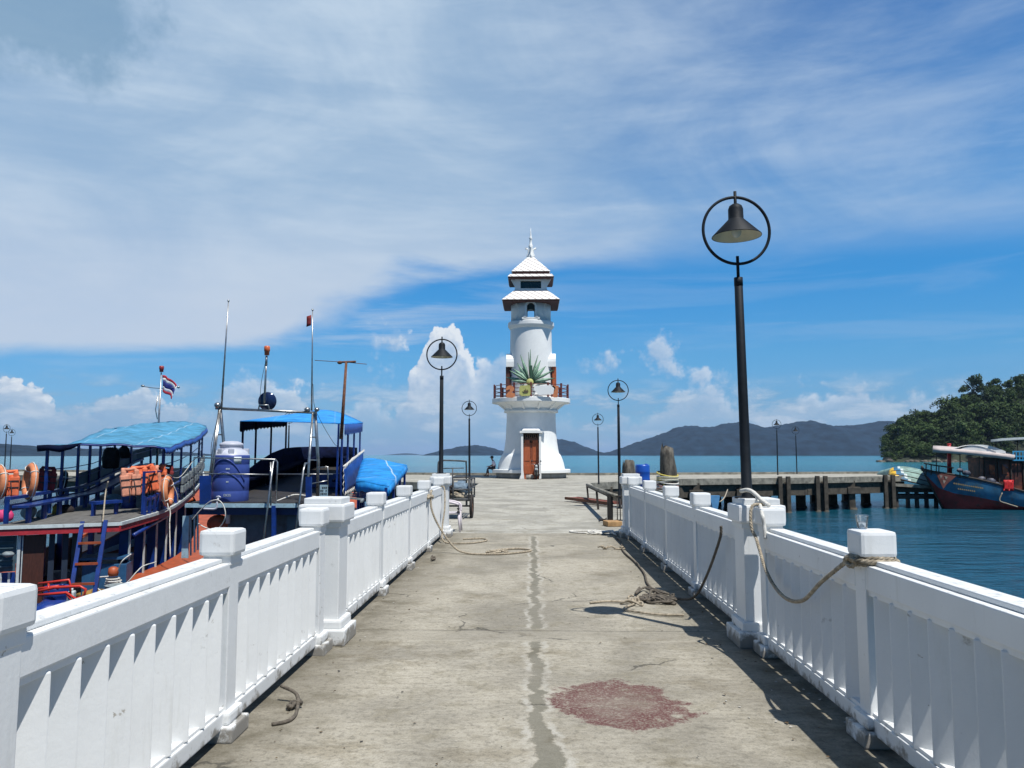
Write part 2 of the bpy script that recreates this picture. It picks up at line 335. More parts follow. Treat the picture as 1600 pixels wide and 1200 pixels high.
    def sheet(s, grid, th=0.0, smooth=True):
        """grid [rows][cols] of points; th gives it a thickness downwards"""
        m = len(grid); n = len(grid[0]); vs = [Vector(q) for r in grid for q in r]; fs = []
        for i in range(m - 1):
            for k in range(n - 1): fs.append((i * n + k, i * n + k + 1, (i + 1) * n + k + 1, (i + 1) * n + k))
        if th:
            N = len(vs); low = []
            for i in range(m):
                for k in range(n):
                    a = Vector(grid[min(i + 1, m - 1)][k]) - Vector(grid[max(i - 1, 0)][k]); b = Vector(grid[i][min(k + 1, n - 1)]) - Vector(grid[i][max(k - 1, 0)])
                    nn = a.cross(b); nn = nn.normalized() if nn.length > 1e-9 else Vector((0, 0, 1)); low.append(vs[i * n + k] + nn * th)
            vs = vs + low; fs += [tuple(reversed([q + N for q in f])) for f in fs[:]]
            e = [(0, k) for k in range(n)] + [(i, n - 1) for i in range(1, m)] + [(m - 1, k) for k in range(n - 2, -1, -1)] + [(i, 0) for i in range(m - 2, 0, -1)]
            e = [i * n + k for i, k in e]
            for q in range(len(e)): a, b = e[q], e[(q + 1) % len(e)]; fs.append((b, a, a + N, b + N))
        return s.add(vs, fs, smooth)
    def prism(s, poly, axis, a, b):
        """extrude 2D polygon along axis 'x','y','z' from a to b"""
        def P(u, v, w): return {'x': (w, u, v), 'y': (u, w, v), 'z': (u, v, w)}[axis]
        n = len(poly); vs = [P(u, v, a) for u, v in poly] + [P(u, v, b) for u, v in poly]
        fs = [tuple(range(n)), tuple(reversed(range(n, 2 * n)))] + [(k, k + n, (k + 1) % n + n, (k + 1) % n) for k in range(n)]
        return s.add(vs, fs)
    def ball(s, c, r, seg=12, rings=8, sc=(1, 1, 1), rot=None):
        prof = [(r * math.sin(math.pi * i / rings), -r * math.cos(math.pi * i / rings)) for i in range(rings + 1)]
        vs = []; fs = []
        for (q, z) in prof:
            for k in range(seg): a = 2 * math.pi * k / seg; vs.append((q * math.cos(a) * sc[0], q * math.sin(a) * sc[1], z * sc[2]))
        for i in range(rings):
            for k in range(seg): k2 = (k + 1) % seg; fs.append((i * seg + k, i * seg + k2, (i + 1) * seg + k2, (i + 1) * seg + k))
        return s.put(vs, fs, c, rot, True)
    def torus(s, c, Rr, r, seg=36, sub=8, rot=None, sc=(1, 1, 1)):
        pts = [Vector((Rr * math.cos(2 * math.pi * k / seg) * sc[0], Rr * math.sin(2 * math.pi * k / seg) * sc[1], 0)) for k in range(seg)]
        if rot is not None: pts = [rot @ p for p in pts]
        return s.tube([p + Vector(c) for p in pts], r, sub, closed=True)
    def build(s, name, material, parent=None, bevel=0.0, fix=True):
        me = bpy.data.meshes.new(name); org = Vector((0, 0, 0)); q = parent
        while q is not None: org += q.location; q = q.parent
        me.from_pydata([(x - org.x, y - org.y, z - org.z) for x, y, z in s.v], [], s.f)
        for mm in (material if isinstance(material, (list, tuple)) else [material]): me.materials.append(mm)
        me.polygons.foreach_set('use_smooth', s.sm); me.polygons.foreach_set('material_index', s.mi)
        if fix:
            bm = bmesh.new(); bm.from_mesh(me); bmesh.ops.remove_doubles(bm, verts=bm.verts[:], dist=1e-5)
            bmesh.ops.recalc_face_normals(bm, faces=bm.faces[:]); bm.to_mesh(me); bm.free()
        me.update()
        o = bpy.data.objects.new(name, me); COL.objects.link(o); o.parent = parent
        if bevel:
            b = o.modifiers.new('bevel', 'BEVEL'); b.width = bevel; b.segments = 2; b.limit_method = 'ANGLE'; b.angle_limit = R(40)
        return o

def tag(o, label=None, cat=None, group=None, kind=None):
    if label: o['label'] = label
    if cat: o['category'] = cat
    if group: o['group'] = group
    if kind: o['kind'] = kind
    return o
def thing(name, label, cat, loc=(0, 0, 0), group=None):
    o = bpy.data.objects.new(name, None); COL.objects.link(o); o.location = loc; o.empty_display_size = 0.2
    return tag(o, label, cat, group)
def center(o):
    """move a single-mesh thing's origin to its base"""
    me = o.data; xs = [v.co for v in me.vertices]; c = sum(xs, Vector()) / len(xs); c.z = min(v.z for v in xs)
    me.transform(Matrix.Translation(-c)); o.location = c; return o
def children(o): return [c for c in bpy.data.objects if c.parent == o]
KIDS = {}
def copy_tree(o, parent=None):
    c = o.copy(); COL.objects.link(c); c.parent = parent
    for ch in children(o):
        copy_tree(ch, c)
    return c
def spline(pts, n=12):
    P = [Vector(p) for p in pts]; P = [P[0] * 2 - P[1]] + P + [P[-1] * 2 - P[-2]]; out = []
    for i in range(1, len(P) - 2):
        for k in range(n):
            t = k / n; a, b, c, d = P[i - 1:i + 3]
            out.append(0.5 * ((2 * b) + (c - a) * t + (2 * a - 5 * b + 4 * c - d) * t * t + (-a + 3 * b - 3 * c + d) * t ** 3))
    out.append(P[-2]); return out
def rope_into(mb, path, r, strands=3, pitch=6.0, seg=6):
    """laid rope: strands wound round the path"""
    P = [Vector(p) for p in path]; dist = 0; rings = [[] for _ in range(strands)]; up = Vector((0, 0, 1))
    for i, p in enumerate(P):
        if i: dist += (P[i] - P[i - 1]).length
        t = (P[min(i + 1, len(P) - 1)] - P[max(i - 1, 0)])
        t = t.normalized() if t.length > 1e-9 else Vector((1, 0, 0))
        b = t.cross(up)
        if b.length < 1e-4: b = t.orthogonal()
        b.normalize(); a = b.cross(t).normalized(); up = a
        for s_ in range(strands):
            q = 2 * math.pi * s_ / strands + dist / (r * pitch) * 2 * math.pi / 1.0
            rings[s_].append(p + (b * math.cos(q) + a * math.sin(q)) * r * 0.5)
    for g in rings: mb.tube(g, r * 0.58, seg)
def resample(P, step):
    out = [P[0]]; acc = 0.0
    for a, b in zip(P, P[1:]):
        L = (b - a).length
        if L < 1e-9: continue
        q = step - acc
        while q <= L: out.append(a.lerp(b, q / L)); q += step
        acc = (acc + L) % step
    out.append(P[-1]); return out
# ---------------------------------------------------------------- setting: sea, walkway
WATER = -2.4
def build_water():
    m, t, b = pbsdf('sea water')
    p = t.new('ShaderNodeNewGeometry').outputs['Position']
    y = t.xyz(p)[1]
    big = t.noise(t.map(p, sc=(0.006, 0.02, 1)), 1.0, 5, 0.6)
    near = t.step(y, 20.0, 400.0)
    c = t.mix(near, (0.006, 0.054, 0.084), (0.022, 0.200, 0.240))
    c = t.mix(t.m('MULTIPLY', t.step(big, 0.35, 0.7), 0.5), c, (0.006, 0.07, 0.115))
    t.l.new(c, b.inputs['Base Color']); b.inputs['Roughness'].default_value = 0.12; b.inputs['IOR'].default_value = 1.333
    w1 = t.noise(t.map(p, rot=(0, 0, R(12)), sc=(0.55, 1.1, 1)), 1.0, 3, 0.5, 0.3)
    w2 = t.noise(t.map(p, rot=(0, 0, R(-20)), sc=(2.2, 4.0, 1)), 1.0, 4, 0.6, 0.4)
    w3 = t.noise(t.map(p, sc=(0.05, 0.14, 1)), 1.0, 4, 0.5)
    h = t.m('ADD', t.m('MULTIPLY', w1, 0.30), t.m('ADD', t.m('MULTIPLY', w2, 0.085), t.m('MULTIPLY', w3, 0.8)))
    t.l.new(t.bump(h, 1.0, 0.9), b.inputs['Normal'])
    mb = MB(); xs = [-30000, -3000, -300, -60, 0, 60, 300, 3000, 30000]; ys = [-2000, -50, 0, 60, 200, 1000, 5000, 32000]
    mb.sheet([[(x, y_, WATER) for x in xs] for y_ in ys], smooth=False)
    o = mb.build('sea', m, fix=False); tag(o, kind='structure')
    bd = MB().sheet([[(x, y_, WATER - 6.0) for x in (-31000, 31000)] for y_ in (-2100, 33000)], smooth=False)
build_water()

def concrete(name, tone, kind='walk'):
    m, t, b = pbsdf(name)
    p = t.new('ShaderNodeNewGeometry').outputs['Position']; x, y, z = t.xyz(p)[:3]
    n0 = t.noise(p, 0.7, 6, 0.62, 0.5); n1 = t.noise(p, 3.3, 8, 0.68, 0.3); n2 = t.noise(p, 26, 6, 0.7)
    c = t.mix(t.step(n0, 0.32, 0.68), tuple(k * 0.70 for k in tone), tuple(k * 1.16 for k in tone))
    c = t.mix(t.m('MULTIPLY', t.step(n1, 0.48, 0.68), 0.62), c, (tone[0] * 0.62, tone[1] * 0.60, tone[2] * 0.52))
    c = t.mix(t.m('MULTIPLY', t.step(t.noise(t.map(p, sc=(0.5, 1.6, 1), loc=(4, 2, 0)), 1.6, 7, 0.66), 0.53, 0.70), 0.45), c, (tone[0] * 1.22, tone[1] * 1.22, tone[2] * 1.22))
    c = t.mix(t.m('MULTIPLY', t.step(n2, 0.48, 0.64), 0.5), c, (0.12, 0.11, 0.088))
    n5 = t.noise(t.map(p, sc=(1, 2.6, 1), loc=(2, 9, 0)), 6.5, 9, 0.75, 0.4); c = t.mix(t.step(n5, 0.40, 0.62, 0.0, 0.42), t.vm('SCALE', c, 1.16), t.vm('MULTIPLY', c, (0.66, 0.64, 0.59)))
    peb = t.vor(p, 70, 'F1'); c = t.mix(t.m('MULTIPLY', t.step(peb, 0.26, 0.10), t.m('MULTIPLY', t.step(n1, 0.45, 0.6), 0.40)), c, (0.40, 0.38, 0.33))
    h = t.m('ADD', t.m('MULTIPLY', n2, 0.5), t.m('MULTIPLY', n1, 1.2))
    if kind == 'walk':
        # cast slabs: transverse joint with a smooth trowelled strip on the near side
        for (jy, w) in ((7.36, 0.016), (1.2, 0.016)):
            dy = t.m('SUBTRACT', y, jy)
            ln = t.m('MULTIPLY', t.step(dy, -w, 0.0), t.step(dy, w, 0.0)); ln = t.m('MULTIPLY', ln, t.step(n1, 0.32, 0.5))
            c = t.mix(t.m('MULTIPLY', ln, 0.75), c, (0.07, 0.065, 0.055)); h = t.m('SUBTRACT', h, ln)
            st = t.m('MULTIPLY', t.step(dy, -0.42, -0.38), t.step(dy, 0.0, -0.03)); c = t.mix(t.m('MULTIPLY', st, 0.35), c, tuple(k * 0.86 for k in tone))
            st2 = t.m('MULTIPLY', t.step(t.m('ABSOLUTE', t.m('ADD', dy, 0.40)), 0.014, 0.004), 0.5); c = t.mix(t.m('MULTIPLY', st2, t.step(n1, .4, .55)), c, tuple(k * 1.35 for k in tone))
        # longitudinal damp mortar seam with pale ragged borders
        wv = t.noise(t.comb(0.0, y, 0.0), 1.9, 6, 0.7); wx = t.m('ADD', t.m('SUBTRACT', x, t.step(y, 5.5, 3.6, 0.03, 0.085)), t.m('MULTIPLY', t.m('SUBTRACT', wv, 0.5), 0.30))
        ww = t.noise(t.vm('MULTIPLY', p, (1.5, 1, 1)), 4.6, 9, 0.78)
        half = t.m('ADD', t.step(y, 5.0, 3.9, 0.040, 0.095), t.m('MULTIPLY', t.m('SUBTRACT', ww, 0.5), 0.20))
        ax = t.m('ABSOLUTE', wx); seam = t.step(t.m('SUBTRACT', ax, half), 0.012, -0.012)
        rim = t.step(t.m('ABSOLUTE', t.m('SUBTRACT', ax, t.m('ADD', half, 0.030))), 0.038, 0.004)
        lim = t.m('MULTIPLY', t.step(t.m('ABSOLUTE', t.m('SUBTRACT', y, 7.2)), 0.20, 0.30), t.step(y, 15.9, 15.5))
        c = t.mix(t.m('MULTIPLY', rim, t.m('MULTIPLY', lim, t.step(n1, 0.40, 0.62, 0.08, 0.72))), c, (0.46, 0.44, 0.385))
        c = t.mix(t.m('MULTIPLY', seam, t.m('MULTIPLY', lim, t.step(n0, 0.35, 0.6, 0.45, 0.85))), c, t.mix(t.step(n2, 0.4, 0.7), (0.145, 0.137, 0.105), (0.20, 0.188, 0.148)))
        h = t.m('SUBTRACT', h, t.m('MULTIPLY', seam, 0.5))
        # worn patch of red paint
        q = t.vm('MULTIPLY', t.vm('SUBTRACT', p, (0.56, 5.27, 0)), (1 / 0.46, 1 / 0.50, 0)); q = t.vm('ADD', q, t.vm('SCALE', t.vm('SUBTRACT', t.noise(p, 2.6, 9, 0.76, 0, 1), (0.5, 0.5, 0.5)), 2.0))
        r = u_len(t, q); ring = t.m('MULTIPLY', t.step(r, 0.98, 0.86), t.step(t.m('ADD', r, t.m('MULTIPLY', t.m('SUBTRACT', n0, 0.5), 1.2)), 0.15, 0.75, 0.55, 1.0))
        wear = t.step(t.noise(p, 12, 9, 0.8), 0.33, 0.50); wear2 = t.step(t.noise(p, 55, 4, 0.7), 0.38, 0.55, 0.45, 1.0)
        c = t.mix(t.m('MULTIPLY', t.m('MULTIPLY', ring, wear), t.m('MULTIPLY', wear2, 0.92)), c, (0.105, 0.030, 0.031))
        # damp, dirty margins along the railings
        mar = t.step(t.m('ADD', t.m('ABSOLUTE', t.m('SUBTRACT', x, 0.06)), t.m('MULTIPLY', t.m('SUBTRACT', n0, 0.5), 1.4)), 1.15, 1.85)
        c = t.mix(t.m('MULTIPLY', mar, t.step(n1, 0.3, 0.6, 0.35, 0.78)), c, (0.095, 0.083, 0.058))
    else:
        wv = t.m('ADD', y, t.m('MULTIPLY', t.noise(t.map(p, sc=(0.3, 0.3, 1)), 1.0, 3, 0.5), 0.6))
        band = t.noise(t.comb(t.m('MULTIPLY', x, 0.06), wv, 0.0), 1.3, 5, 0.75); c = t.mix(t.m('MULTIPLY', t.step(band, 0.52, 0.64), 0.30), c, tuple(k * 0.7 for k in tone))
        md = t.m('PINGPONG', wv, 1.6); ln = t.step(md, 0.035, 0.0); c = t.mix(t.m('MULTIPLY', ln, 0.55), c, (0.10, 0.095, 0.08))
    gr = t.noise(p, 90, 3, 0.7); c = t.mix(t.step(gr, 0.30, 0.70, 0.0, 0.5), t.vm('SCALE', c, 0.80), t.vm('SCALE', c, 1.32))
    blot = t.noise(t.map(p, sc=(1.0, 1.3, 1), loc=(7, 3, 0)), 1.1, 9, 0.74, 0.6); c = t.mix(t.step(blot, 0.54, 0.63, 0.0, 0.5), c, t.vm('MULTIPLY', c, (0.64, 0.60, 0.52)))
    ck = t.vor(t.vm('ADD', p, t.vm('SCALE', t.noise(p, 4, 5, 0.6, 0, 1), 0.35)), 0.55, 'DISTANCE_TO_EDGE')
    cm = t.m('MULTIPLY', t.step(ck, 0.010, 0.002), t.step(t.noise(p, 0.9, 2, 0.5), 0.57, 0.63)); c = t.mix(t.m('MULTIPLY', cm, 0.8), c, (0.06, 0.055, 0.045))
    c = t.mix(t.m('MULTIPLY', t.step(t.noise(p, 1.9, 9, 0.75, 1.0), 0.66, 0.70), 0.6), c, (0.09, 0.085, 0.07))
    t.l.new(c, b.inputs['Base Color']); b.inputs['Roughness'].default_value = 0.88; b.inputs['Specular IOR Level'].default_value = 0.25
    t.l.new(t.bump(h, 0.45, 0.012), b.inputs['Normal'])
    return m
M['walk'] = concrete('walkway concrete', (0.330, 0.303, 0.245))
M['walk2'] = concrete('pier concrete', (0.385, 0.37, 0.32), 'far')
M['slab'] = mat('stained slab edge', (0.26, 0.245, 0.20), 0.9, 0, 0.35, 2.5, 0.55, (0.055, 0.05, 0.042), 2.2, bump=0.6, bscale=14)
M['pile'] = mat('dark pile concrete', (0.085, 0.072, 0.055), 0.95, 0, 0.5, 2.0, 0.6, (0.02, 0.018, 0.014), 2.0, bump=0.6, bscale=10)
LX, RX = -1.80, 1.94
FY0, FY1 = -1.5, 16.3
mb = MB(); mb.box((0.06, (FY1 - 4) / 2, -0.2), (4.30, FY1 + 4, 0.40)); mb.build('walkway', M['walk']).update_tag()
tag(bpy.data.objects['walkway'], kind='structure')

# ---------------------------------------------------------------- white concrete fences
def small_post(mb, c=(0, 0, 0)):
    x, y, z = c
    mb.box((x, y, z + 0.045), (0.27, 0.27, 0.09), ch=0.012); mb.box((x, y, z + 0.125), (0.215, 0.215, 0.07), ch=0.018)
    mb.box((x, y, z + 0.56), (0.145, 0.145, 0.86), ch=0.006)
    mb.box((x, y, z + 1.00), (0.160, 0.160, 0.06), ch=0.004)
    mb.box((x, y, z + 1.097), (0.205, 0.205, 0.145), ch=0.022)
def big_post(mb, c=(0, 0, 0)):
    x, y, z = c
    mb.box((x, y, z + 0.065), (0.45, 0.45, 0.13), ch=0.012); mb.box((x, y, z + 0.165), (0.375, 0.375, 0.08), ch=0.02)
    mb.box((x, y, z + 0.60), (0.30, 0.30, 0.80), ch=0.008)
    mb.box((x, y, z + 1.005), (0.335, 0.335, 0.05), ch=0.006)
    mb.box((x, y, z + 1.10), (0.40, 0.40, 0.15), ch=0.02); mb.box((x, y, z + 1.20), (0.325, 0.325, 0.055), ch=0.010)
SMALL = [-1.50, 0.56, 2.62, 4.62, 6.54, 9.20, 11.20, 13.25, 15.27]
BIGS = [6.95, 15.65]
BAYS = [(-1.50, .56), (.56, 2.62), (2.62, 4.62), (4.62, 6.54), (7.04, 9.20), (9.20, 11.20), (11.20, 13.25), (13.25, 15.27)]
def fence(FX, sgn, label):
    root = thing('balustrade', label, 'fence', (FX, 7.0, 0))
    pm = MB(); small_post(pm); proto = pm.build('post', M['white'], None)
    gm = MB(); big_post(gm); gproto = gm.build('large_post', M['white'], None)
    for i, y in enumerate(SMALL):
        o = proto if i == 0 else proto.copy()
        if i: COL.objects.link(o)
        o.parent = root; o.location = (random.uniform(-.006, .006), y - 7.0, random.uniform(-.008, .004)); o.rotation_euler = (random.uniform(-.008, .008), random.uniform(-.008, .008), random.uniform(-.02, .02))
    for i, y in enumerate(BIGS):
        o = gproto if i == 0 else gproto.copy()
        if i: COL.objects.link(o)
        o.parent = root; o.location = (0, y - 7.0, 0)
    for (a, b) in BAYS:
        a2, b2 = a + 0.06, b - 0.06
        m1 = MB(); L = b2 - a2; yc = (a2 + b2) / 2; dx = random.uniform(-.004, .004)
        m1.box((FX + dx + sgn * .027, yc, 0.912), (0.200, L, 0.138), ch=0.008)
        m1.box((FX + dx + sgn * .030, yc, 0.995), (0.120, L, 0.026), ch=0.006); m1.box((FX + dx + sgn * .027, yc, 0.829), (0.176, L, 0.030), ch=0.004)
        m1.build('top_rail', M['white'], root)
        m2 = MB(); m2.box((FX + dx, yc, 0.115), (0.145, L, 0.090), ch=0.008); m2.box((FX + dx, yc, 0.168), (0.120, L, 0.022), ch=0.004)
        m2.build('bottom_rail', M['white'], root)
        n = 9; m3 = MB()
        for k in range(n):
            yy = a2 + 0.05 + (L - 0.1) * (k + .5) / n
            m3.box((FX + dx - sgn * 0.020 + random.uniform(-.004, .004), yy + random.uniform(-.004, .004), 0.495), (0.034, 0.134, 0.660), rot=Matrix.Rotation(sgn * R(44) + R(random.uniform(-3.5, 3.5)), 3, 'Z'), ch=0.007)
        m3.build('slat_panel', M['white'], root)
    return root
fence(LX, -1, 'sunlit white concrete balustrade on the side with the blue tour boats')
fence(RX, 1, 'shaded white concrete balustrade beside the open water, with the cup on one post')

# ---------------------------------------------------------------- street lamps
def make_lamp(height=3.9, base=0.0):
    root = thing('street_lamp', 'lamp', 'street lamp')
    top = height; rc = top - 0.36; rr = 0.305
    mb = MB(); mb.lathe([(0.052, base), (0.052, base + 0.012), (0.046, base + 0.02), (0.042, 2.0), (0.036, rc - rr - 0.13), (0.030, rc - rr - 0.125)], seg=20)
    mb.lathe([(0.0385, rc - rr - 0.20), (0.0385, rc - rr - 0.125), (0.0, rc - rr - 0.12)], seg=20)
    mb.lathe([(0.105, base), (0.105, base + 0.012), (0.05, base + 0.013)], seg=20)
    mb.build('pole', M['black'], root)
    rg = MB(); rx = Matrix.Rotation(math.pi / 2, 3, 'X')
    rg.torus((0, 0, rc), rr, 0.0135, 64, 8, rx)
    rg.lathe([(0.0, rc - rr - 0.15), (0.014, rc - rr - 0.15), (0.014, rc - rr + 0.07), (0, rc - rr + 0.07)], seg=12)
    rg.build('ring', M['black'], root)
    sh = MB(); z = rc
    sh.lathe([(0.0, z + 0.245), (0.03, z + 0.242), (0.055, z + 0.225), (0.066, z + 0.195), (0.067, z + 0.105), (0.072, z + 0.098), (0.217, z - 0.048), (0.2185, z - 0.055), (0.214, z - 0.052)], seg=40, cap=False)
    sh.lathe([(0.0, z + 0.36), (0.014, z + 0.36), (0.014, z + 0.24)], seg=10, cap=False)
    sh.mat(1); sh.lathe([(0.2135, z - 0.053), (0.069, z + 0.092), (0.03, z + 0.094), (0.0, z + 0.094)], seg=40, cap=False)
    s_ = sh.build('lamp_shade', [M['black'], M['shade_in']], root, fix=False)
    bl = MB(); bl.ball((0, 0, z - 0.005), 0.045, 14, 10, (1, 1, 1.35)); bl.build('bulb', M['bulb'], root)
    return root
lampA = make_lamp(3.965, 1.225)         # stands on the big fence post
lampA.location = (RX - 0.05, 6.97, 0)
tag(lampA, 'largest black ring lamp, standing on the right railing above the white rope')
lampB = copy_tree(lampA); lampB.location = (LX, 15.65, 0); tag(lampB, 'black ring lamp on the far end post of the left white railing')
lampC = make_lamp(3.9, 0.0); lampC.location = (2.62, 23.8, 0); tag(lampC, 'black ring lamp right of the lighthouse, standing behind the end of the right railing')
G_L = 'black ring lamps along the pier'
for o in (lampA, lampB, lampC): o['group'] = G_L
for (px, d, z0, sc, lab) in ((734, 33, 0, 1, 'black ring lamp between the handcart and the lighthouse'),
                         (935, 43.5, 0.0, 1.0, 'thin black ring lamp just right of the lighthouse, the shorter looking of the two there'),
                         (1214, 57.5, 0.15, 1.03, 'left one of the two small lamps on the right arm of the pier'),
                         (1244, 62.5, 0.1, 0.96, 'right one of the two small lamps on the right arm of the pier'),
                         (451, 47, 0.05, 1.06, 'black ring lamp seen through the blue canopy of the boat with the water tank'),
                         (9, 70, 0.0, 1.12, 'leftmost of the two tiny lamps at the left end of the pier'),
                         (17.5, 78, 0.0, 1.08, 'right one of the two tiny lamps at the left end of the pier')):
    p = at(px, 700, d); o = copy_tree(lampC); o.location = (p.x, d, z0); o.scale = (sc, sc, sc); tag(o, lab)
for o in list(bpy.data.objects):
    if o.name.startswith('street_lamp') and o.parent is None: o.rotation_euler = (random.uniform(-.006, .006), random.uniform(-.008, .008), random.uniform(-.12, .12))
lampA.rotation_euler = (0.0, -0.014, 0.10)
# ---------------------------------------------------------------- concrete T-head pier
def build_pier():
    root = thing('concrete_pier', 'weathered grey concrete pier head on dark piles, reaching left and right behind the lighthouse', 'pier', (0, 45, 0))
    # deck pieces as one slab part: link from the walkway and the cross arm
    NEAR = [(-78, 74), (-30, 58), (-3.2, 44.5), (3.5, 45.6), (10.0, 53.0), (19.4, 56.4), (28.4, 61.2)]
    FAR = [(33, 69.5), (5, 62.5), (-5, 62.5), (-30, 69), (-80, 86)]
    poly = [(-2.75, 16.3), (2.85, 16.3), (2.85, 30), (3.3, 45.2)] + NEAR[3:] + FAR + NEAR[:3] + [(-2.95, 44.0)]
    mb = MB(); mb.prism(poly, 'z', -0.42, 0.0)
    for k, f in enumerate(mb.f):
        vs = [mb.v[i] for i in f]; mb.mi[k] = 0 if all(abs(v[2]) < 1e-6 for v in vs) else 1
    mb.build('deck_slab', [M['walk2'], M['slab']], root)
    # curb along the far edge
    cb = MB()
    for a, b in zip(FAR, FAR[1:]): 
        a_ = Vector((a[0], a[1] - .35, 0.09)); b_ = Vector((b[0], b[1] - .35, 0.09)); cb.bar(a_, b_, 0.3, 0.18)
    cb.build('curb', M['slab'], root)
    # beams under the near edge and piles
    bm_ = MB()
    for a, b in zip(NEAR[3:], NEAR[4:]):
        A = Vector((a[0], a[1] + .5, -0.85)); B = Vector((b[0], b[1] + .5, -0.85)); bm_.bar(A, B, 0.5, 0.8)
        A2 = A + Vector((-1, 3.5, 0)); B2 = B + Vector((-1, 3.5, 0)); bm_.bar(A2, B2, 0.5, 0.8)
    for a, b in zip(NEAR[:2], NEAR[1:3]):
        bm_.bar(Vector((a[0], a[1] + .5, -0.85)), Vector((b[0], b[1] + .5, -0.85)), 0.5, 0.8)
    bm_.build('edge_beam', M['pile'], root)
    def seg(x):
        for a, b in zip(NEAR, NEAR[1:]):
            if a[0] <= x <= b[0]: t = (x - a[0]) / (b[0] - a[0]); return a[1] + (b[1] - a[1]) * t
        return NEAR[-1][1]
    x = 4.6
    while x < 29:
        y = seg(x)
        for r_, dy in enumerate((0.25, 4.0, 8.0)):
            p = MB(); w = 0.42 if r_ == 0 else 0.55
            p.box((x + random.uniform(-.1, .1), y + dy, -2.3), (w, w, 4.0), rot=random.uniform(-.1, .1))
            p.box((x, y + dy, -1.15 if r_ else -1.0), (w + .5, w + .35, 0.5), ch=0.03)
            p.lathe([(w * .75, 0), (w * .85, .25), (w * .7, .5)], (x, y + dy, -2.75), 10)
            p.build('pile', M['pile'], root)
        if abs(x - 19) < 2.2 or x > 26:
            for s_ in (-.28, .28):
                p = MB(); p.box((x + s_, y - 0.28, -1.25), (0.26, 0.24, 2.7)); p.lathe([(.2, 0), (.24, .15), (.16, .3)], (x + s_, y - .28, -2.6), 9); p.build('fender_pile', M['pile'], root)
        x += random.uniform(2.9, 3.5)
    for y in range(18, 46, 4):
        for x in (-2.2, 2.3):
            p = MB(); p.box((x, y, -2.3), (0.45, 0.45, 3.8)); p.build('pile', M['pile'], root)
    for y in (6, 11, 15.5):
        pass
    return NEAR, FAR
NEAR, FAR = build_pier()
wp = thing('walkway_pile_row', 'dark concrete piles carrying the near walkway, mostly hidden below the railings', 'pile row', (0, 8, -2.4)) if False else None

# ---------------------------------------------------------------- lighthouse
def lattice_tiles():
    m, t, b = pbsdf('white diamond roof tiles')
    p = t.new('ShaderNodeNewGeometry').outputs['Position']; x, y, z = t.xyz(p)[:3]
    # diamonds laid on each roof face: use the horizontal direction along the face and height
    nx, ny, nz = t.xyz(t.new('ShaderNodeNewGeometry').outputs['True Normal'])[:3]
    side = t.m('GREATER_THAN', t.m('ABSOLUTE', nx), t.m('ABSOLUTE', ny))
    h = t.m('ADD', t.m('MULTIPLY', side, y), t.m('MULTIPLY', t.m('SUBTRACT', 1.0, side), x))
    zz = t.m('MULTIPLY', z, 1.55)
    a = t.m('PINGPONG', t.m('ADD', h, zz), 0.24); c2 = t.m('PINGPONG', t.m('SUBTRACT', h, zz), 0.24)
    l1 = t.m('LESS_THAN', a, 0.040); l2 = t.m('LESS_THAN', c2, 0.024); ln = t.m('MAXIMUM', l1, t.m('MULTIPLY', l2, 0.7))
    n = t.noise(p, 3.0, 4, 0.6)
    c = t.mix(ln, t.mix(n, (0.72, 0.72, 0.69), (0.84, 0.84, 0.82)), (0.26, 0.19, 0.16))
    t.l.new(c, b.inputs['Base Color']); b.inputs['Roughness'].default_value = 0.5
    return m
M['tiles'] = lattice_tiles()
M['brown'] = mat('brown roof timber', (0.095, 0.032, 0.022), 0.65, 0, 0.2, 5)
M['door'] = mat('orange brown door', (0.42, 0.105, 0.035), 0.5, 0, 0.15, 6, stretch=(4, 4, 1))
M['dark'] = mat('dark opening', (0.012, 0.012, 0.012), 0.9, bump=0)
M['railbrown'] = mat('brown railing', (0.15, 0.035, 0.03), 0.5)
M['glass'] = mat('dark glass', (0.01, 0.02, 0.015), 0.08, 0, bump=0)
M['greybase'] = mat('grey base render', (0.26, 0.27, 0.27), 0.85, 0, 0.2, 2, 0.3, (0.12, 0.12, 0.11))
TY = 55.0
def tz(py, d=TY): return at(830, py, d).z
def tr(px): return px / FPX * TY * 1.004
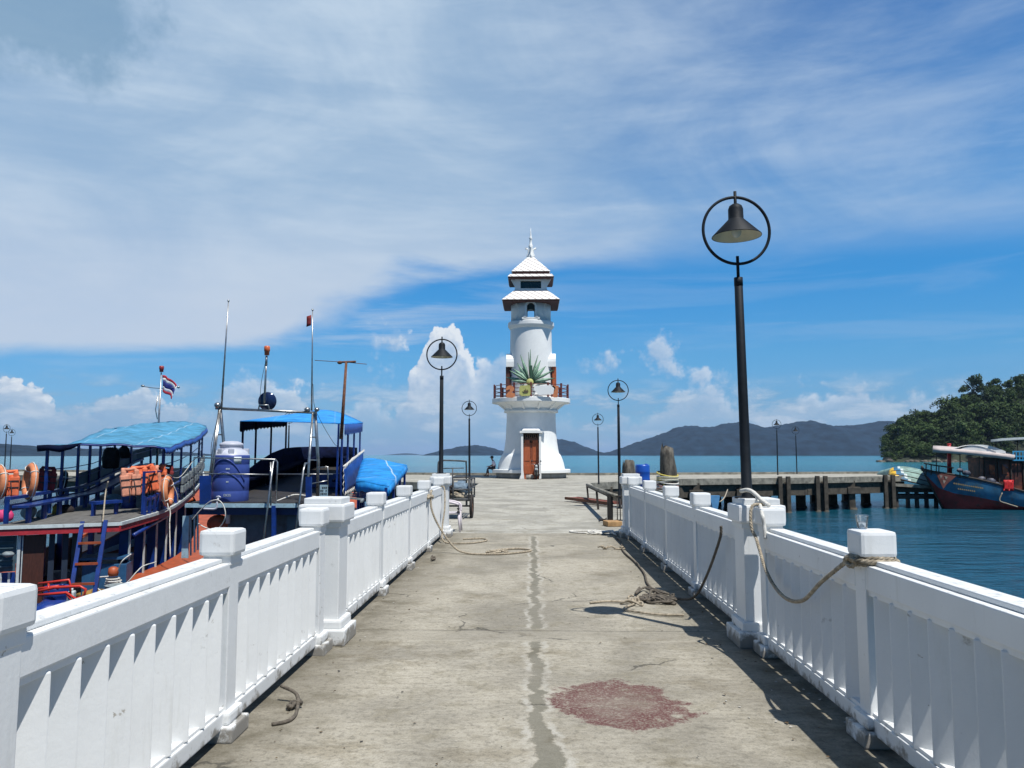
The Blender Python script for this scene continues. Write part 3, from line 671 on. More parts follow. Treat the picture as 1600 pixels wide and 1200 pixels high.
def build_tower():
    CX = at(830, 700, TY).x; C = (CX, TY, 0)
    root = thing('lighthouse', 'tall white round lighthouse with two square tiled roofs, a balcony and an orange brown door', 'lighthouse', C)
    def prof(l): return [(tr(r), tz(y)) for r, y in l]
    mb = MB(); mb.lathe([(tr(54), 0.0), (tr(54), 0.37)], C, 64, smooth=True); mb.build('plinth', M['greybase'], root)
    mb = MB(); mb.lathe([(tr(60), 0.37), (tr(60.5), 0.39), (tr(60.5), 0.58), (tr(60), 0.60), (tr(50), 0.61)], C, 64, smooth=False); mb.build('plinth_slab', M['tower_white'], root)
    body = prof([(52.5, 737), (52, 732), (50.5, 724), (47.5, 715), (44.5, 709.5), (43.5, 709), (43, 708), (41.5, 700), (40, 690), (39, 675), (38.2, 660), (38, 648), (38, 645)])
    mb = MB(); mb.lathe(body, C, 64, cap=False); mb.build('lower_wall', M['tower_white'], root)
    mb = MB(); mb.lathe(prof([(38, 645), (42, 645), (42, 641.5), (40, 641), (41, 639), (46, 634.5), (55, 630.8), (59, 630.2)]), C, 64, cap=False)
    for k in range(12):
        a = 2 * math.pi * k / 12 + .26; z0 = tz(644); z1 = tz(631)
        r0, r1 = tr(38), tr(55)
        A = Matrix.Rotation(a, 3, 'Z')
        vs = [(r0, -.06, z0), (r0, .06, z0), (r1, -.06, z1), (r1, .06, z1), (r0, -.06, z1), (r0, .06, z1)]
        mb.put(vs, [(0, 2, 4), (1, 5, 3), (0, 1, 3, 2), (2, 3, 5, 4), (0, 4, 5, 1)], C, A)
    mb.build('balcony_bracket', M['tower_white'], root)
    mb = MB(); mb.lathe(prof([(33, 630.6), (60.5, 630.6), (60.8, 630), (60.8, 624.6), (60.3, 624), (33, 623.8)]), C, 64, smooth=False, cap=False); mb.build('balcony_slab', M['tower_white'], root)
    up = prof([(33.5, 626), (33.2, 600), (33, 570), (32.6, 540), (32.3, 517), (32.3, 515.5)])
    mb = MB(); mb.lathe(up, C, 56, cap=False); mb.build('upper_wall', M['tower_white'], root)
    mb = MB(); mb.lathe(prof([(32, 516), (34, 514.5), (36.2, 511), (36.2, 506), (35.5, 505), (31, 504.6)]), C, 56, cap=False, smooth=False); mb.build('ledge', M['tower_white'], root)
    # drum with arched opening front and back
    rd = tr(31.2); z0 = tz(506); z1 = tz(470); oz0 = tz(501.5); ow = tr(6.8); spring = tz(485.5)
    def top(x): return spring + math.sqrt(max(0, ow * ow - x * x)) * 1.05
    mb = MB(); N = 96
    for side in (0, 1):
        pass
    cols = []
    for k in range(N + 1):
        a = 2 * math.pi * k / N; cols.append((rd * math.cos(a), rd * math.sin(a)))
    for k in range(N):
        (xa, ya), (xb, yb) = cols[k], cols[k + 1]
        if abs(xa) <= ow and abs(xb) <= ow:
            ta, tb = top(xa), top(xb)
            mb.add([(CX + xa, TY + ya, z0), (CX + xb, TY + yb, z0), (CX + xb, TY + yb, oz0), (CX + xa, TY + ya, oz0)], [(0, 1, 2, 3)])
            mb.add([(CX + xa, TY + ya, ta), (CX + xb, TY + yb, tb), (CX + xb, TY + yb, z1), (CX + xa, TY + ya, z1)], [(0, 1, 2, 3)])
        else: mb.add([(CX + xa, TY + ya, z0), (CX + xb, TY + yb, z0), (CX + xb, TY + yb, z1), (CX + xa, TY + ya, z1)], [(0, 1, 2, 3)], True)
    drum = mb.build('lookout_drum', M['tower_white'], root)
    so_ = drum.modifiers.new('wall', 'SOLIDIFY'); so_.thickness = 0.16; so_.offset = -1
    fr = MB(); yF = TY - rd - .03
    path = [(CX - ow - .05, yF, oz0)] + [(CX + (ow + .05) * math.cos(a), yF, spring + (ow + .05) * 1.05 * math.sin(a)) for a in [math.pi - math.pi * i / 14 for i in range(15)]] + [(CX + ow + .05, yF, oz0)]
    for a, b in zip(path, path[1:]): fr.bar(a, b, 0.13, 0.12)
    fr.box((CX, yF - .02, oz0 - .05), (ow * 2 + .62, .2, .12)); 
    for s_ in (-1, 1): fr.box((CX + s_ * (ow + .1), yF - .03, oz0 + .05), (.2, .18, .16))
    for sgn in (-1, 1):     # carved scrolls beside the opening
        zc = (z0 + z1) / 2 - .05; q = [Vector((CX + sgn * (tr(26.5) - .34 * math.cos(u)), TY - math.sqrt(max(.01, rd * rd - (tr(26.5) - .3 * math.cos(u)) ** 2)) - .03, zc + .58 * math.sin(u))) for u in [(-1.35 + 2.7 * i / 12) for i in range(13)]]
        fr.tube(q, 0.05, 6)
    fr.build('arch_frame', M['tower_white'], root)
    # roofs
    def frust(mb, hw0, z0, hw1, z1, yc=TY):
        mb.add([(CX - hw0, yc - hw0, z0), (CX + hw0, yc - hw0, z0), (CX + hw0, yc + hw0, z0), (CX - hw0, yc + hw0, z0),
                (CX - hw1, yc - hw1, z1), (CX + hw1, yc - hw1, z1), (CX + hw1, yc + hw1, z1), (CX - hw1, yc + hw1, z1)],
               [(0, 1, 5, 4), (1, 2, 6, 5), (2, 3, 7, 6), (3, 0, 4, 7), (3, 2, 1, 0), (4, 5, 6, 7)])
    d1 = TY - 1.95
    hw = 46 / FPX * d1; ze = tz(467.5, d1); zt = tz(452.5, TY - 1.05)
    mb = MB(); frust(mb, hw, ze, 24.8 / FPX * (TY - 1.05), zt); lr = mb.build('lower_roof', M['tiles'], root)
    mb = MB(); frust(mb, hw - .06, ze - .11, hw - .02, ze - .004); frust(mb, hw * .62, ze - .03, hw * .62 + .02, ze - .02); mb.build('fascia', M['brown'], root)
    # belvedere
    bw = 25 / FPX * (TY - 1.1); zb0 = zt - .02; zb1 = tz(436, TY - 1.1)
    mb = MB()
    for sx in (-1, 1):
        for sy in (-1, 1): mb.box((CX + sx * (bw - .19), TY + sy * (bw - .19), (zb0 + zb1) / 2), (.38, .38, zb1 - zb0))
    mb.box((CX, TY, zb0 + .04), (2 * bw + .06, 2 * bw + .06, .1)); mb.box((CX, TY, zb1 - .05), (2 * bw - .04, 2 * bw - .04, .1))
    for sx in (-1, 1):
        for k in range(5): 
            pass
        mb.add([(CX + sx * (bw + .002), TY - bw + .1, zb1 - .55), (CX + sx * (bw + .30), TY - bw + .1, zb1), (CX + sx * (bw + .002), TY - bw + .1, zb1), (CX + sx * (bw + .002), TY - bw + .22, zb1 - .55), (CX + sx * (bw + .30), TY - bw + .22, zb1), (CX + sx * (bw + .002), TY - bw + .22, zb1)], [(0, 1, 2), (5, 4, 3), (0, 3, 4, 1), (1, 4, 5, 2)])
    mb.build('belvedere', M['tower_white'], root)
    mb = MB(); mb.box((CX, TY, (zb0 + zb1) / 2), (2 * bw - .5, 2 * bw - .5, zb1 - zb0 - .2)); mb.build('dark_glazing', M['glass'], root)
    d2 = TY - 1.6; hw2 = 36.8 / FPX * d2; z2 = tz(431.5, d2)
    mb = MB(); frust(mb, hw2, z2, 33.5 / FPX * d2, tz(427.2, d2)); frust(mb, 31 / FPX * d2, tz(422, d2), tr(5.5), tz(403.5)); mb.build('upper_roof', M['tiles'], root)
    mb = MB(); frust(mb, hw2 - .05, z2 - .10, hw2 - .02, z2 - .004); frust(mb, 29 / FPX * d2, tz(427.5, d2), 29.6 / FPX * d2, tz(422.2, d2)); mb.build('fascia', M['brown'], root)
    zf = tz(404); mb = MB(); T_ = lambda y: tz(y)
    mb.lathe([(.26, zf - .1), (.24, T_(400)), (.15, T_(395)), (.13, T_(388)), (.16, T_(385)), (.16, T_(384)), (.10, T_(382)), (.09, T_(374)), (.13, T_(372.5)), (.07, T_(370.5)), (.06, T_(368)), (.035, T_(363)), (.01, T_(356.5))], C, 12)
    for a in range(4):
        A = Matrix.Rotation(a * math.pi / 2 , 3, 'Z'); q = [(.26, 403), (.24, 399), (.17, 396), (.17, 391), (.26, 388), (.36, 387), (.34, 390), (.28, 389)]
        mb.tube([Vector(C) + A @ Vector((x, 0, 0)) + Vector((0, 0, T_(y))) for x, y in q], .045, 6)
    mb.build('finial', M['tower_white'], root)
    # door with surround
    yd = TY - tr(60.5) - .44; s_ = FPX / yd
    zz = lambda py: at(830, py, yd).z
    dw = 12.4 / s_; zt_ = zz(677); zd = 0.02
    mb = MB()
    for sx in (-1, 1): mb.box((CX + sx * (dw + .07), yd + .75, (zt_ + .02) / 2), (.14, 1.5, zt_ - .02))
    mb.box((CX, yd + .72, zt_ + .09), (2 * dw + .46, 1.62, .13)); mb.box((CX, yd + .86, zt_ + .25), (2 * dw + .20, 1.4, .12), taper=.8)
    pass
    mb.build('door_surround', M['tower_white'], root)
    dr = MB(); 
    for sx in (-1, 1):
        cx = CX + sx * dw / 2; dr.box((cx, yd + .32, (zt_ - .62) / 2), (dw - .015, .06, zt_ - .62))
        for (z0_, h_) in ((.62, .55), (1.75, 1.1), (2.45, .22)): dr.box((cx, yd + .275, z0_), (dw * .66, .03, h_), ch=.012)
    door = dr.build('door', M['door'], root)
    h_ = MB(); h_.ball((CX + .06, yd + .24, 1.25), .035, 8, 6); h_.box((CX, yd + .27, 1.9), (.035, .03, 1.0)); h_.build('handle', M['brown'], door)
    tn = MB(); tn.box((CX, yd + .36, zt_ - .33), (2 * dw, .03, .62)); tn.mat(1)
    for k in range(7):
        cx = CX - dw + .12 + k * (2 * dw - .24) / 6; tn.torus((cx, yd + .32, zt_ - .45 + (.1 if k % 2 else 0)), .075, .016, 10, 5, Matrix.Rotation(math.pi / 2, 3, 'X')); tn.tube([(cx, yd + .32, zt_ - .62), (cx + .05, yd + .32, zt_ - .3), (cx, yd + .32, zt_ - .05)], .012, 5)
    tn.build('carved_transom', [M['dark'], mat('worn carving', (.3, .16, .12), .7)], root)
    # balcony doors with arched hoods left and right
    for sgn in (-1, 1):
        x0 = CX + sgn * tr(33); z_a = tz(624); z_b = tz(575); z_c = tz(553)
        mb = MB(); mb.box((CX + sgn * tr(36), TY - .1, (z_a + z_b) / 2), (tr(6), 1.25, z_b - z_a)); dd = mb.build('balcony_door', M['door'] if sgn > 0 else M['brown'], root)
        mb = MB(); hp = [(-.8, z_b), (.8, z_b)] + [(.8 * math.cos(a), z_b + .35 + (z_c - z_b - .35) * math.sin(a)) for a in [math.pi * i / 10 for i in range(11)]]
        mb.prism([(TY - .1 + u, v) for u, v in hp], 'x', x0 - sgn * .3, x0 + sgn * tr(5.2)); mb.build('door_hood', M['tower_white'], root)
    # railing
    rl = MB(); rr = tr(58.3); zr0 = tz(624); zr1 = tz(603)
    for k in range(14):
        a = 2 * math.pi * (k + .5) / 14 + math.pi / 2 + math.pi / 14; rl.box((CX + rr * math.cos(a), TY + rr * math.sin(a), (zr0 + zr1) / 2), (.10, .10, zr1 - zr0 + .08), rot=a)
    for q in (.12, .37, .64, .92): rl.torus((CX, TY, zr0 + (zr1 - zr0) * q), rr, .024, 56, 6)
    rl.build('balcony_railing', M['railbrown'], root)
    return CX, root, zr0, zr1, rr
CXT, TOWER, ZR0, ZR1, RRAIL = build_tower()

# decorations standing on the balcony
M['agave'] = mat('green fan blades', (0.24, 0.40, 0.28), 0.6, 0, 0.3, 6)
M['agave2'] = mat('dark green ribs', (0.03, 0.09, 0.05), 0.6)
M['signorange'] = mat('faded orange sign', (0.62, 0.22, 0.09), 0.6); M['signyellow'] = mat('yellow green sign', (0.50, 0.50, 0.16), 0.6)
M['signdark'] = mat('dark sign emblem', (0.10, 0.08, 0.04), 0.6); M['signbeige'] = mat('beige sign', (0.55, 0.42, 0.22), 0.6)
def balcony_deco():
    yv = TY - tr(52); s_ = FPX / yv; X = lambda px: at(px, 600, yv).x; Z = lambda py: at(830, py, yv).z
    o = thing('leaf_fan', 'green fan of pointed leaf blades round a yellow disc, above the lighthouse balcony rail', 'decoration', (X(828), yv + .2, Z(598)))
    c = Vector((X(828), yv + .25, Z(597)))
    tips = [(829, 545, .15), (813, 553, .35), (841, 553, .2), (826, 549, .1), (802, 575, .55), (853, 571, .55), (796, 578, .3), (866, 577, .3), (790, 588, .4), (868, 590, .4), (845, 562, .45), (808, 566, .5), (799, 594, .4), (862, 598, .4)]
    for i, (px, py, w) in enumerate(tips):
        tp = Vector((X(px), yv + .35 + .1 * (i % 3), Z(py))); d_ = tp - c; n = Vector((-d_.z, 0, d_.x)).normalized(); mid = c + d_ * .52
        mb = MB(); g = [[c, c + Vector((0, .01, 0)), c + Vector((0, .02, 0))], [mid - n * w * .30, mid + Vector((0, -.05, 0)), mid + n * w * .30], [tp - n * .01, tp, tp + n * .01]]
        mb.sheet(g, .012); mb.mat(1)
        for e in (-1, 0, 1): mb.tube([c, mid + n * w * .30 * e + Vector((0, -.05 * (1 - abs(e)), 0)), tp], .016, 5)
        mb.build('blade', [M['agave'], M['agave2']], o)
    mb = MB(); mb.box((X(830), yv + .3, Z(583)), (.17, .1, 1.1)); mb.build('stem', M['agave2'], o)
    mb = MB(); mb.lathe([(0, -.06), (.20, -.06), (.25, 0), (.20, .06), (0, .06)], c - Vector((0, .14, 0)), 18, Matrix.Rotation(math.pi / 2, 3, 'X')); mb.build('disc', M['signyellow'], o)
    yr = TY - RRAIL - .10
    def sgn(name, label, polys, m, m2=None, em=None):
        mb = MB()
        for pl in polys: mb.prism([(at(px, 610, yr).x, at(830, py, yr).z) for px, py in pl], 'y', yr - .05, yr + .01)
        if em:
            mb.mat(1)
            for pl in em: mb.prism([(at(px, 610, yr).x, at(830, py, yr).z) for px, py in pl], 'y', yr - .075, yr - .048)
        o = mb.build(name, [m, m2 or m]); center(o); return tag(o, label, 'sign board')
    two = [(790, 610), (791.5, 604.5), (796, 602), (801, 603), (803.8, 607), (802.5, 610.5), (799.5, 613), (804.5, 615), (805, 619.5), (800, 621.5), (792, 621), (790.5, 617), (793.5, 613.5), (797, 610.5), (796, 607.8), (794, 609)]
    sgn('sign_digit', 'faded orange rounded figure 2 fixed to the balcony railing', [two], M['signorange'])
    sq = [(811.5, 606), (813, 602.6), (826.5, 602), (829, 604), (829, 616), (827, 618.6), (815, 618.8), (811.5, 616)]
    em = [[(816, 611), (818, 612.5), (819, 608.5), (820.5, 611), (821.5, 606.5), (822.5, 611), (824.5, 608.5), (825, 612), (826, 611), (824.5, 614), (818, 614)]]
    sgn('sign_board', 'yellow green rounded square sign with a small dark emblem, on the balcony railing', [sq], M['signyellow'], M['signdark'], em)
    sgn('sign_board', 'white slanted panel on the right half of the balcony railing', [[(835, 603), (864, 602), (868, 606), (864, 616), (842, 617.5), (834, 609)]], M['tower_white'])
    sgn('sign_board', 'beige and orange angular sign at the right end of the balcony railing', [[(864, 618), (866, 607), (861, 602.5), (873, 603), (871, 621), (865.5, 621)]], M['signorange'])
balcony_deco()
# ---------------------------------------------------------------- islands, wooded headland
M['far_wood_hazy'] = mat('distant wooded slope', (0.010, 0.024, 0.042), 0.95, 0, 0.55, 0.02, bump=0, spec=0.1)  # forest colour pushed towards blue, distance haze painted into the base
from mathutils import noise as mnoise
def island(name, prof, D, depth, tree=9.0, label=None):
    """heightfield: photo skyline heights at distance D, falling to the sea in front and behind"""
    pts = [at(px, py, D) for px, py in prof]; mb = MB(); x0, x1 = pts[0].x, pts[-1].x; nx = max(30, int((x1 - x0) / max(6, D * .0022))); ny = 34; grid = []
    def hgt(x):
        for a, b in zip(pts, pts[1:]):
            if a.x <= x <= b.x: t = (x - a.x) / (b.x - a.x); t2 = t * t * (3 - 2 * t); return a.z + (b.z - a.z) * (t * .5 + t2 * .5)
        return pts[-1].z
    for j in range(ny):
        v = -1 + 2 * j / (ny - 1); row = []
        for i in range(nx):
            x = x0 + (x1 - x0) * i / (nx - 1); h = max(0.5, hgt(x) - WATER)
            n = mnoise.noise(Vector((x * .004, v * 2.2, D * .01))) * .35 + mnoise.noise(Vector((x * .012, v * 5, 3))) * .15
            g = max(0.0, 1 - (abs(v + n * .25 * (1 - abs(v))) ** 1.5)) ** 0.8; edge = min(1, h / 25)
            z = WATER - 1.5 + (h + 1.5) * g + (tree * mnoise.noise(Vector((x * .035, v * 22, 1))) + tree * .9 * mnoise.noise(Vector((x * .09, v * 50, 5)))) * min(1, g * 2) * edge * .55
            row.append((x, D + v * depth + depth * .0 + math.sin(x * .003) * depth * .1, z))
        grid.append(row)
    mb.sheet(grid); o = mb.build(name, M['far_wood_hazy'], fix=False); tag(o, label, None, None, 'structure'); return o
island('island', [(-420, 712), (-300, 700), (-200, 690), (-100, 697), (-40, 692), (0, 694.5), (15, 696), (37, 702.5), (52, 699), (65, 697.5), (80, 699), (95, 700), (105, 706), (128, 711), (140, 712.2)], 2600, 500, 6)
island('island', [(120, 712), (135, 706), (150, 702), (172, 700), (192, 703), (210, 702), (222, 703.5), (236, 709), (248, 710.6), (262, 705.5), (280, 708.5), (310, 709.5), (345, 712)], 2900, 450, 6)
island('island', [(604, 711.2), (618, 709.3), (632, 708.2), (642, 708.6), (660, 711.2)], 9000, 500, 6)
island('island', [(670, 711.5), (684, 706), (702, 702), (722, 697.5), (745, 696), (768, 699.5), (785, 705), (800, 709), (812, 711.5)], 4200, 420, 7)
island('island', [(795, 711), (815, 700), (838, 688), (858, 685), (878, 686.5), (896, 690), (915, 698), (933, 705), (946, 708.5), (955, 706.5), (962, 708), (980, 711.5)], 4600, 600, 8)
island('island', [(930, 711.5), (950, 707), (960, 705.5), (975, 700), (1000, 691), (1024, 682), (1042, 676), (1060, 667.5), (1075, 664.5), (1100, 667), (1112, 667), (1140, 661), (1155, 659), (1168, 662.5), (1185, 669.5), (1205, 667), (1225, 663), (1240, 660), (1255, 659), (1275, 664.5), (1290, 667), (1310, 666), (1340, 664), (1372, 658), (1388, 660), (1450, 662), (1560, 680), (1700, 700), (1800, 711)], 4000, 700, 9)

# the wooded headland, 500 m away
HD = 500.0
HPROF = [(1379, 719), (1384, 706), (1392, 690), (1404, 677), (1420, 668), (1440, 660), (1456, 654), (1470, 655), (1486, 650), (1500, 641), (1515, 630), (1540, 623), (1575, 618), (1600, 612), (1700, 606), (1900, 570), (2200, 560)]
HP = [at(px, py, HD) for px, py in HPROF]
def hz(x):
    if x <= HP[0].x: return 0.0
    for a, b in zip(HP, HP[1:]):
        if a.x <= x <= b.x: t = (x - a.x) / (b.x - a.x); return a.z + (b.z - a.z) * t - WATER
    return HP[-1].z - WATER
def hill_z(x, y):
    x = x * HD / y
    v = (y - HD) / 70.0; 
    if abs(v) >= 1.0: return WATER - 2
    return WATER - 1.0 + (hz(x) + 1.0) * (1 - abs(v) ** 1.6)
mb = MB(); X0, X1 = HP[0].x - 4, HP[-1].x
mb.sheet([[((X0 + (X1 - X0) * i / 90) * (HD - 72 + 144 * j / 40) / HD, HD - 72 + 144 * j / 40, hill_z((X0 + (X1 - X0) * i / 90) * (HD - 72 + 144 * j / 40) / HD, HD - 72 + 144 * j / 40) + 1.2 * mnoise.noise(Vector((i * .7, j * .7, 0)))) for i in range(91)] for j in range(41)])
M['hillsoil'] = mat('dark undergrowth soil', (0.022, 0.030, 0.014), 0.95, 0, 0.5, 0.15, bump=0.3, bscale=1.0)
o = mb.build('hill', M['hillsoil'], fix=False); tag(o, kind='structure')
mb = MB()
for i in range(110):
    x = (HP[0].x + 2 + i * 2.0 + random.uniform(-1, 1)) * .86; yy = HD - 70 - random.uniform(-3, 3) + (4 if i < 6 else 0)
    r = random.uniform(.6, 1.8); mb.ball((x, yy, WATER + random.uniform(-.2, .6)), r, 7, 5, (random.uniform(1, 1.7), 1, random.uniform(.5, .9)), Matrix.Rotation(random.random() * 6, 3, 'Z'))
M['rock'] = mat('shore rocks', (0.11, 0.095, 0.075), 0.9, 0, 0.5, 0.4, bump=0.6, bscale=2)
o = mb.build('shore_rocks', M['rock'], fix=False); tag(o, 'low brown rocks along the foot of the wooded headland', kind='stuff')

def leaf_mat(name, a, b, sc=0.25):
    m, t, bs = pbsdf(name); p = t.new('ShaderNodeNewGeometry').outputs['Position']
    oi = t.new('ShaderNodeObjectInfo').outputs['Random']
    n = t.noise(p, sc, 3, 0.6); n2 = t.noise(p, 2.5, 2, 0.5)
    c = t.mix(t.step(n, 0.40, 0.62), a, b); c = t.mix(t.m('MULTIPLY', n2, 0.5), c, tuple(k * 1.7 for k in b))
    t.l.new(c, bs.inputs['Base Color']); bs.inputs['Roughness'].default_value = 0.75; bs.inputs['Specular IOR Level'].default_value = 0.2
    return m
M['leaf'] = leaf_mat('forest leaves', (0.007, 0.016, 0.006), (0.042, 0.070, 0.018), 0.075)
M['leaf2'] = leaf_mat('lighter leaves', (0.034, 0.062, 0.018), (0.060, 0.09, 0.028), 0.1)
M['bark'] = mat('tree bark', (0.10, 0.085, 0.065), 0.9, 0, 0.4, 3, bump=0.5)
def crown_quads(seed, rx, rz, n, leaf, lobes=9, lo=-0.55):
    rnd = random.Random(seed); L = []
    for i in range(lobes):
        a = rnd.uniform(0, 6.283); q = rnd.uniform(.25, .72); h = rnd.uniform(lo, .62)
        L.append((Vector((rx * q * math.cos(a), rx * q * math.sin(a), rz * h)), rnd.uniform(.30, .48)))
    out = []
    for i in range(n):
        c, s = rnd.choice(L); d = Vector((rnd.gauss(0, 1), rnd.gauss(0, 1), rnd.gauss(0, 1))); d.normalize()
        if d.z < -.35: d.z *= -.6
        r = rnd.uniform(.72, 1.06) if rnd.random() < .8 else rnd.uniform(.2, .7)
        p = c + Vector((d.x * rx * s, d.y * rx * s, d.z * rz * s * 1.05)) * r
        nn = (d + Vector((rnd.gauss(0, .55), rnd.gauss(0, .55), rnd.gauss(0, .55) + .2))).normalized(); t1 = nn.orthogonal().normalized(); t2 = nn.cross(t1)
        w = leaf * rnd.uniform(.6, 1.35); an = rnd.uniform(0, 6.28); u = (t1 * math.cos(an) + t2 * math.sin(an)) * w; v = (t2 * math.cos(an) - t1 * math.sin(an)) * w * .6
        out.append((p - u, p - v * 1.0, p + u, p + v))
    return out
protos = [crown_quads(11 + i, 1.0, 0.85, 620, 0.085, 8 + i % 4) for i in range(6)]
def forest():
    vs = []; rnd = random.Random(5); spots = []
    x_lo, x_hi = HP[0].x + 1, HP[-1].x - 60
    for i in range(520):
        x = rnd.uniform(x_lo, min(x_hi, HP[0].x + 190)); v = rnd.uniform(-1, .25) if i < 360 else rnd.uniform(-1, -.5); y = HD + v * 66; x = x * y / HD
        spots.append((x, y))
    for (x, y) in spots:
        z = hill_z(x, y)
        if z < WATER + 0.6: continue
        hgt = (z - WATER); r = rnd.choice((3.2, 4.5, 5.5, 6.5, 8.0)) * rnd.uniform(.85, 1.15) * min(1, .42 + hgt / 26); pr = rnd.choice(protos); a = rnd.uniform(0, 6.28); ca, sa = math.cos(a), math.sin(a); lift = r * rnd.uniform(.35, .75)
        for q in pr:
            for p in q: vs.append((x + (p.x * ca - p.y * sa) * r, y + (p.x * sa + p.y * ca) * r, z + lift + p.z * r * 1.0))
    return vs
V = forest(); nq = len(V) // 4
me = bpy.data.meshes.new('forest'); me.vertices.add(len(V)); me.vertices.foreach_set('co', [c for v in V for c in v])
me.loops.add(nq * 4); me.loops.foreach_set('vertex_index', list(range(nq * 4))); me.polygons.add(nq); me.polygons.foreach_set('loop_start', list(range(0, nq * 4, 4)))
me.update(); me.validate(); me.materials.append(M['leaf'])
o = bpy.data.objects.new('forest', me); COL.objects.link(o); tag(o, 'dense dark green jungle covering the headland on the right', kind='stuff')

def tree(x, y, zb, h, r, seed, label, m='leaf', lean=0.0, n=1500, flat=.6):
    root = thing('broadleaf_tree', label, 'tree', (x, y, zb), 'trees standing out of the headland jungle')
    rnd = random.Random(seed); mb = MB(); c = Vector((x + lean, y, zb + h - r * .7))
    mb.tube([(x, y, zb), (x + lean * .3, y, zb + h * .4), (x + lean, y, zb + h * .75)], [r * .07, r * .05, r * .035], 7)
    for k in range(6):
        a = rnd.uniform(0, 6.28); e = c + Vector((math.cos(a) * r * .6, math.sin(a) * r * .6, rnd.uniform(-.2, .4) * r)); s0 = Vector((x + lean * .7, y, zb + h * rnd.uniform(.4, .6))); mb.tube([s0, (s0 + e) / 2 + Vector((0, 0, .3)), e], [r * .03, r * .022, r * .012], 5)
    mb.build('trunk', M['bark'], root)
    q = crown_quads(seed, r, r * flat * 1.55, n, .075 * r + .12, 11, -.5); cb = MB()
    for f in q: cb.add([p + c for p in f], [(0, 1, 2, 3)])
    cb.build('crown', M[m], root, fix=False); return root
for i, (px, pt, d, r, m, lab) in enumerate((
        (1520, 588, 497, 8.0, 'leaf', 'tallest rounded dark tree at the left end of the headland ridge'),
        (1552, 592, 499, 6.0, 'leaf', 'dark spreading tree on the ridge, second to the right of the tallest one'),
        (1576, 595, 499, 3.8, 'leaf', 'small open topped tree on the ridge between two larger ones'),
        (1600, 587, 496, 7.4, 'leaf', 'dark ridge tree cut by the right edge of the photo'),
        (1441, 645, 480, 5.0, 'leaf', 'dark round tree crown halfway up the headland skyline'),
        (1403, 655, 470, 5.4, 'leaf2', 'pale green leafy tree at the left end of the headland, above the water'),
        (1412, 650, 486, 5.0, 'leaf', 'dark tree just behind the pale one at the left end of the headland'),
        (1508, 662, 450, 7.0, 'leaf2', 'bright green domed tree in the middle of the headland slope'),
        (1446, 690, 442, 5.0, 'leaf2', 'low yellow green tree near the foot of the headland'),
        (1494, 632, 484, 5.0, 'leaf', 'dark tree on the skyline just below the tallest one'),
        (1470, 640, 482, 4.6, 'leaf', 'dark tree on the headland skyline beside a dip'))):
    p = at(px, pt, d); h_ = hill_z(p.x, d); hh = max(p.z - h_, r * 1.2)
    tree(p.x, d, p.z - hh, hh, r, 40 + i, lab, m, random.uniform(-1, 1))
# haze
HAZE = True
if HAZE:
    hm = bpy.data.materials.new('sea haze'); hm.use_nodes = True; nt = hm.node_tree; nt.nodes.clear()
    ho = nt.nodes.new('ShaderNodeOutputMaterial'); pv = nt.nodes.new('ShaderNodeVolumePrincipled'); pv.inputs['Color'].default_value = (0.50, 0.70, 1.0, 1); pv.inputs['Density'].default_value = 0.00005; pv.inputs['Anisotropy'].default_value = 0.0
    nt.links.new(pv.outputs[0], ho.inputs['Volume'])
    mb = MB(); mb.box((0, 15500, 138), (36000, 33000, 284)); o = mb.build('haze', hm); tag(o, 'pale sea haze over the bay', kind='stuff')
# ---------------------------------------------------------------- boats
def lerp_path(P, Y, axis=1):
    for a, b in zip(P, P[1:]):
        if a[axis] <= Y <= b[axis] or a[axis] >= Y >= b[axis]:
            t = (Y - a[axis]) / (b[axis] - a[axis] + 1e-9); return Vector(a).lerp(Vector(b), t)
    return Vector(P[0]) if abs(Y - P[0][axis]) < abs(Y - P[-1][axis]) else Vector(P[-1])
def hull(mb, port, star, drop, keel=-3.0, floor=None, mats=(0, 1, 2)):
    """open hull between two gunwale lines (same number of points, stern to bow)"""
    n = len(port); rings = []
    for i in range(n):
        p = Vector(port[i]); s = Vector(star[i]); c = (p + s) / 2
        ring = [p, p.lerp(Vector((c.x, c.y, p.z)), .03) + Vector((0, 0, -.16)), Vector((p.x * .88 + c.x * .12, p.y * .88 + c.y * .12, (p.z + WATER) / 2)), Vector((p.x * .7 + c.x * .3, p.y * .7 + c.y * .3, WATER - .1)), Vector((c.x, c.y, keel)),
                Vector((s.x * .7 + c.x * .3, s.y * .7 + c.y * .3, WATER - .1)), Vector((s.x * .88 + c.x * .12, s.y * .88 + c.y * .12, (s.z + WATER) / 2)), s.lerp(Vector((c.x, c.y, s.z)), .03) + Vector((0, 0, -.16)), s]
        rings.append(ring)
    m = 9
    vs = [q for r in rings for q in r]; o = len(mb.v); mb.v += [tuple(q) for q in vs]
    for i in range(n - 1):
        for k in range(m - 1):
            mb.f.append([o + i * m + k, o + i * m + k + 1, o + (i + 1) * m + k + 1, o + (i + 1) * m + k]); mb.sm.append(True)
            mb.mi.append(mats[0] if k in (0, 7) else mats[1] if k in (1, 6) else mats[2])
    for i in (0, n - 1): mb.f.append([o + i * m + k for k in range(m)]); mb.sm.append(False); mb.mi.append(mats[1])
M['canvasA'] = None
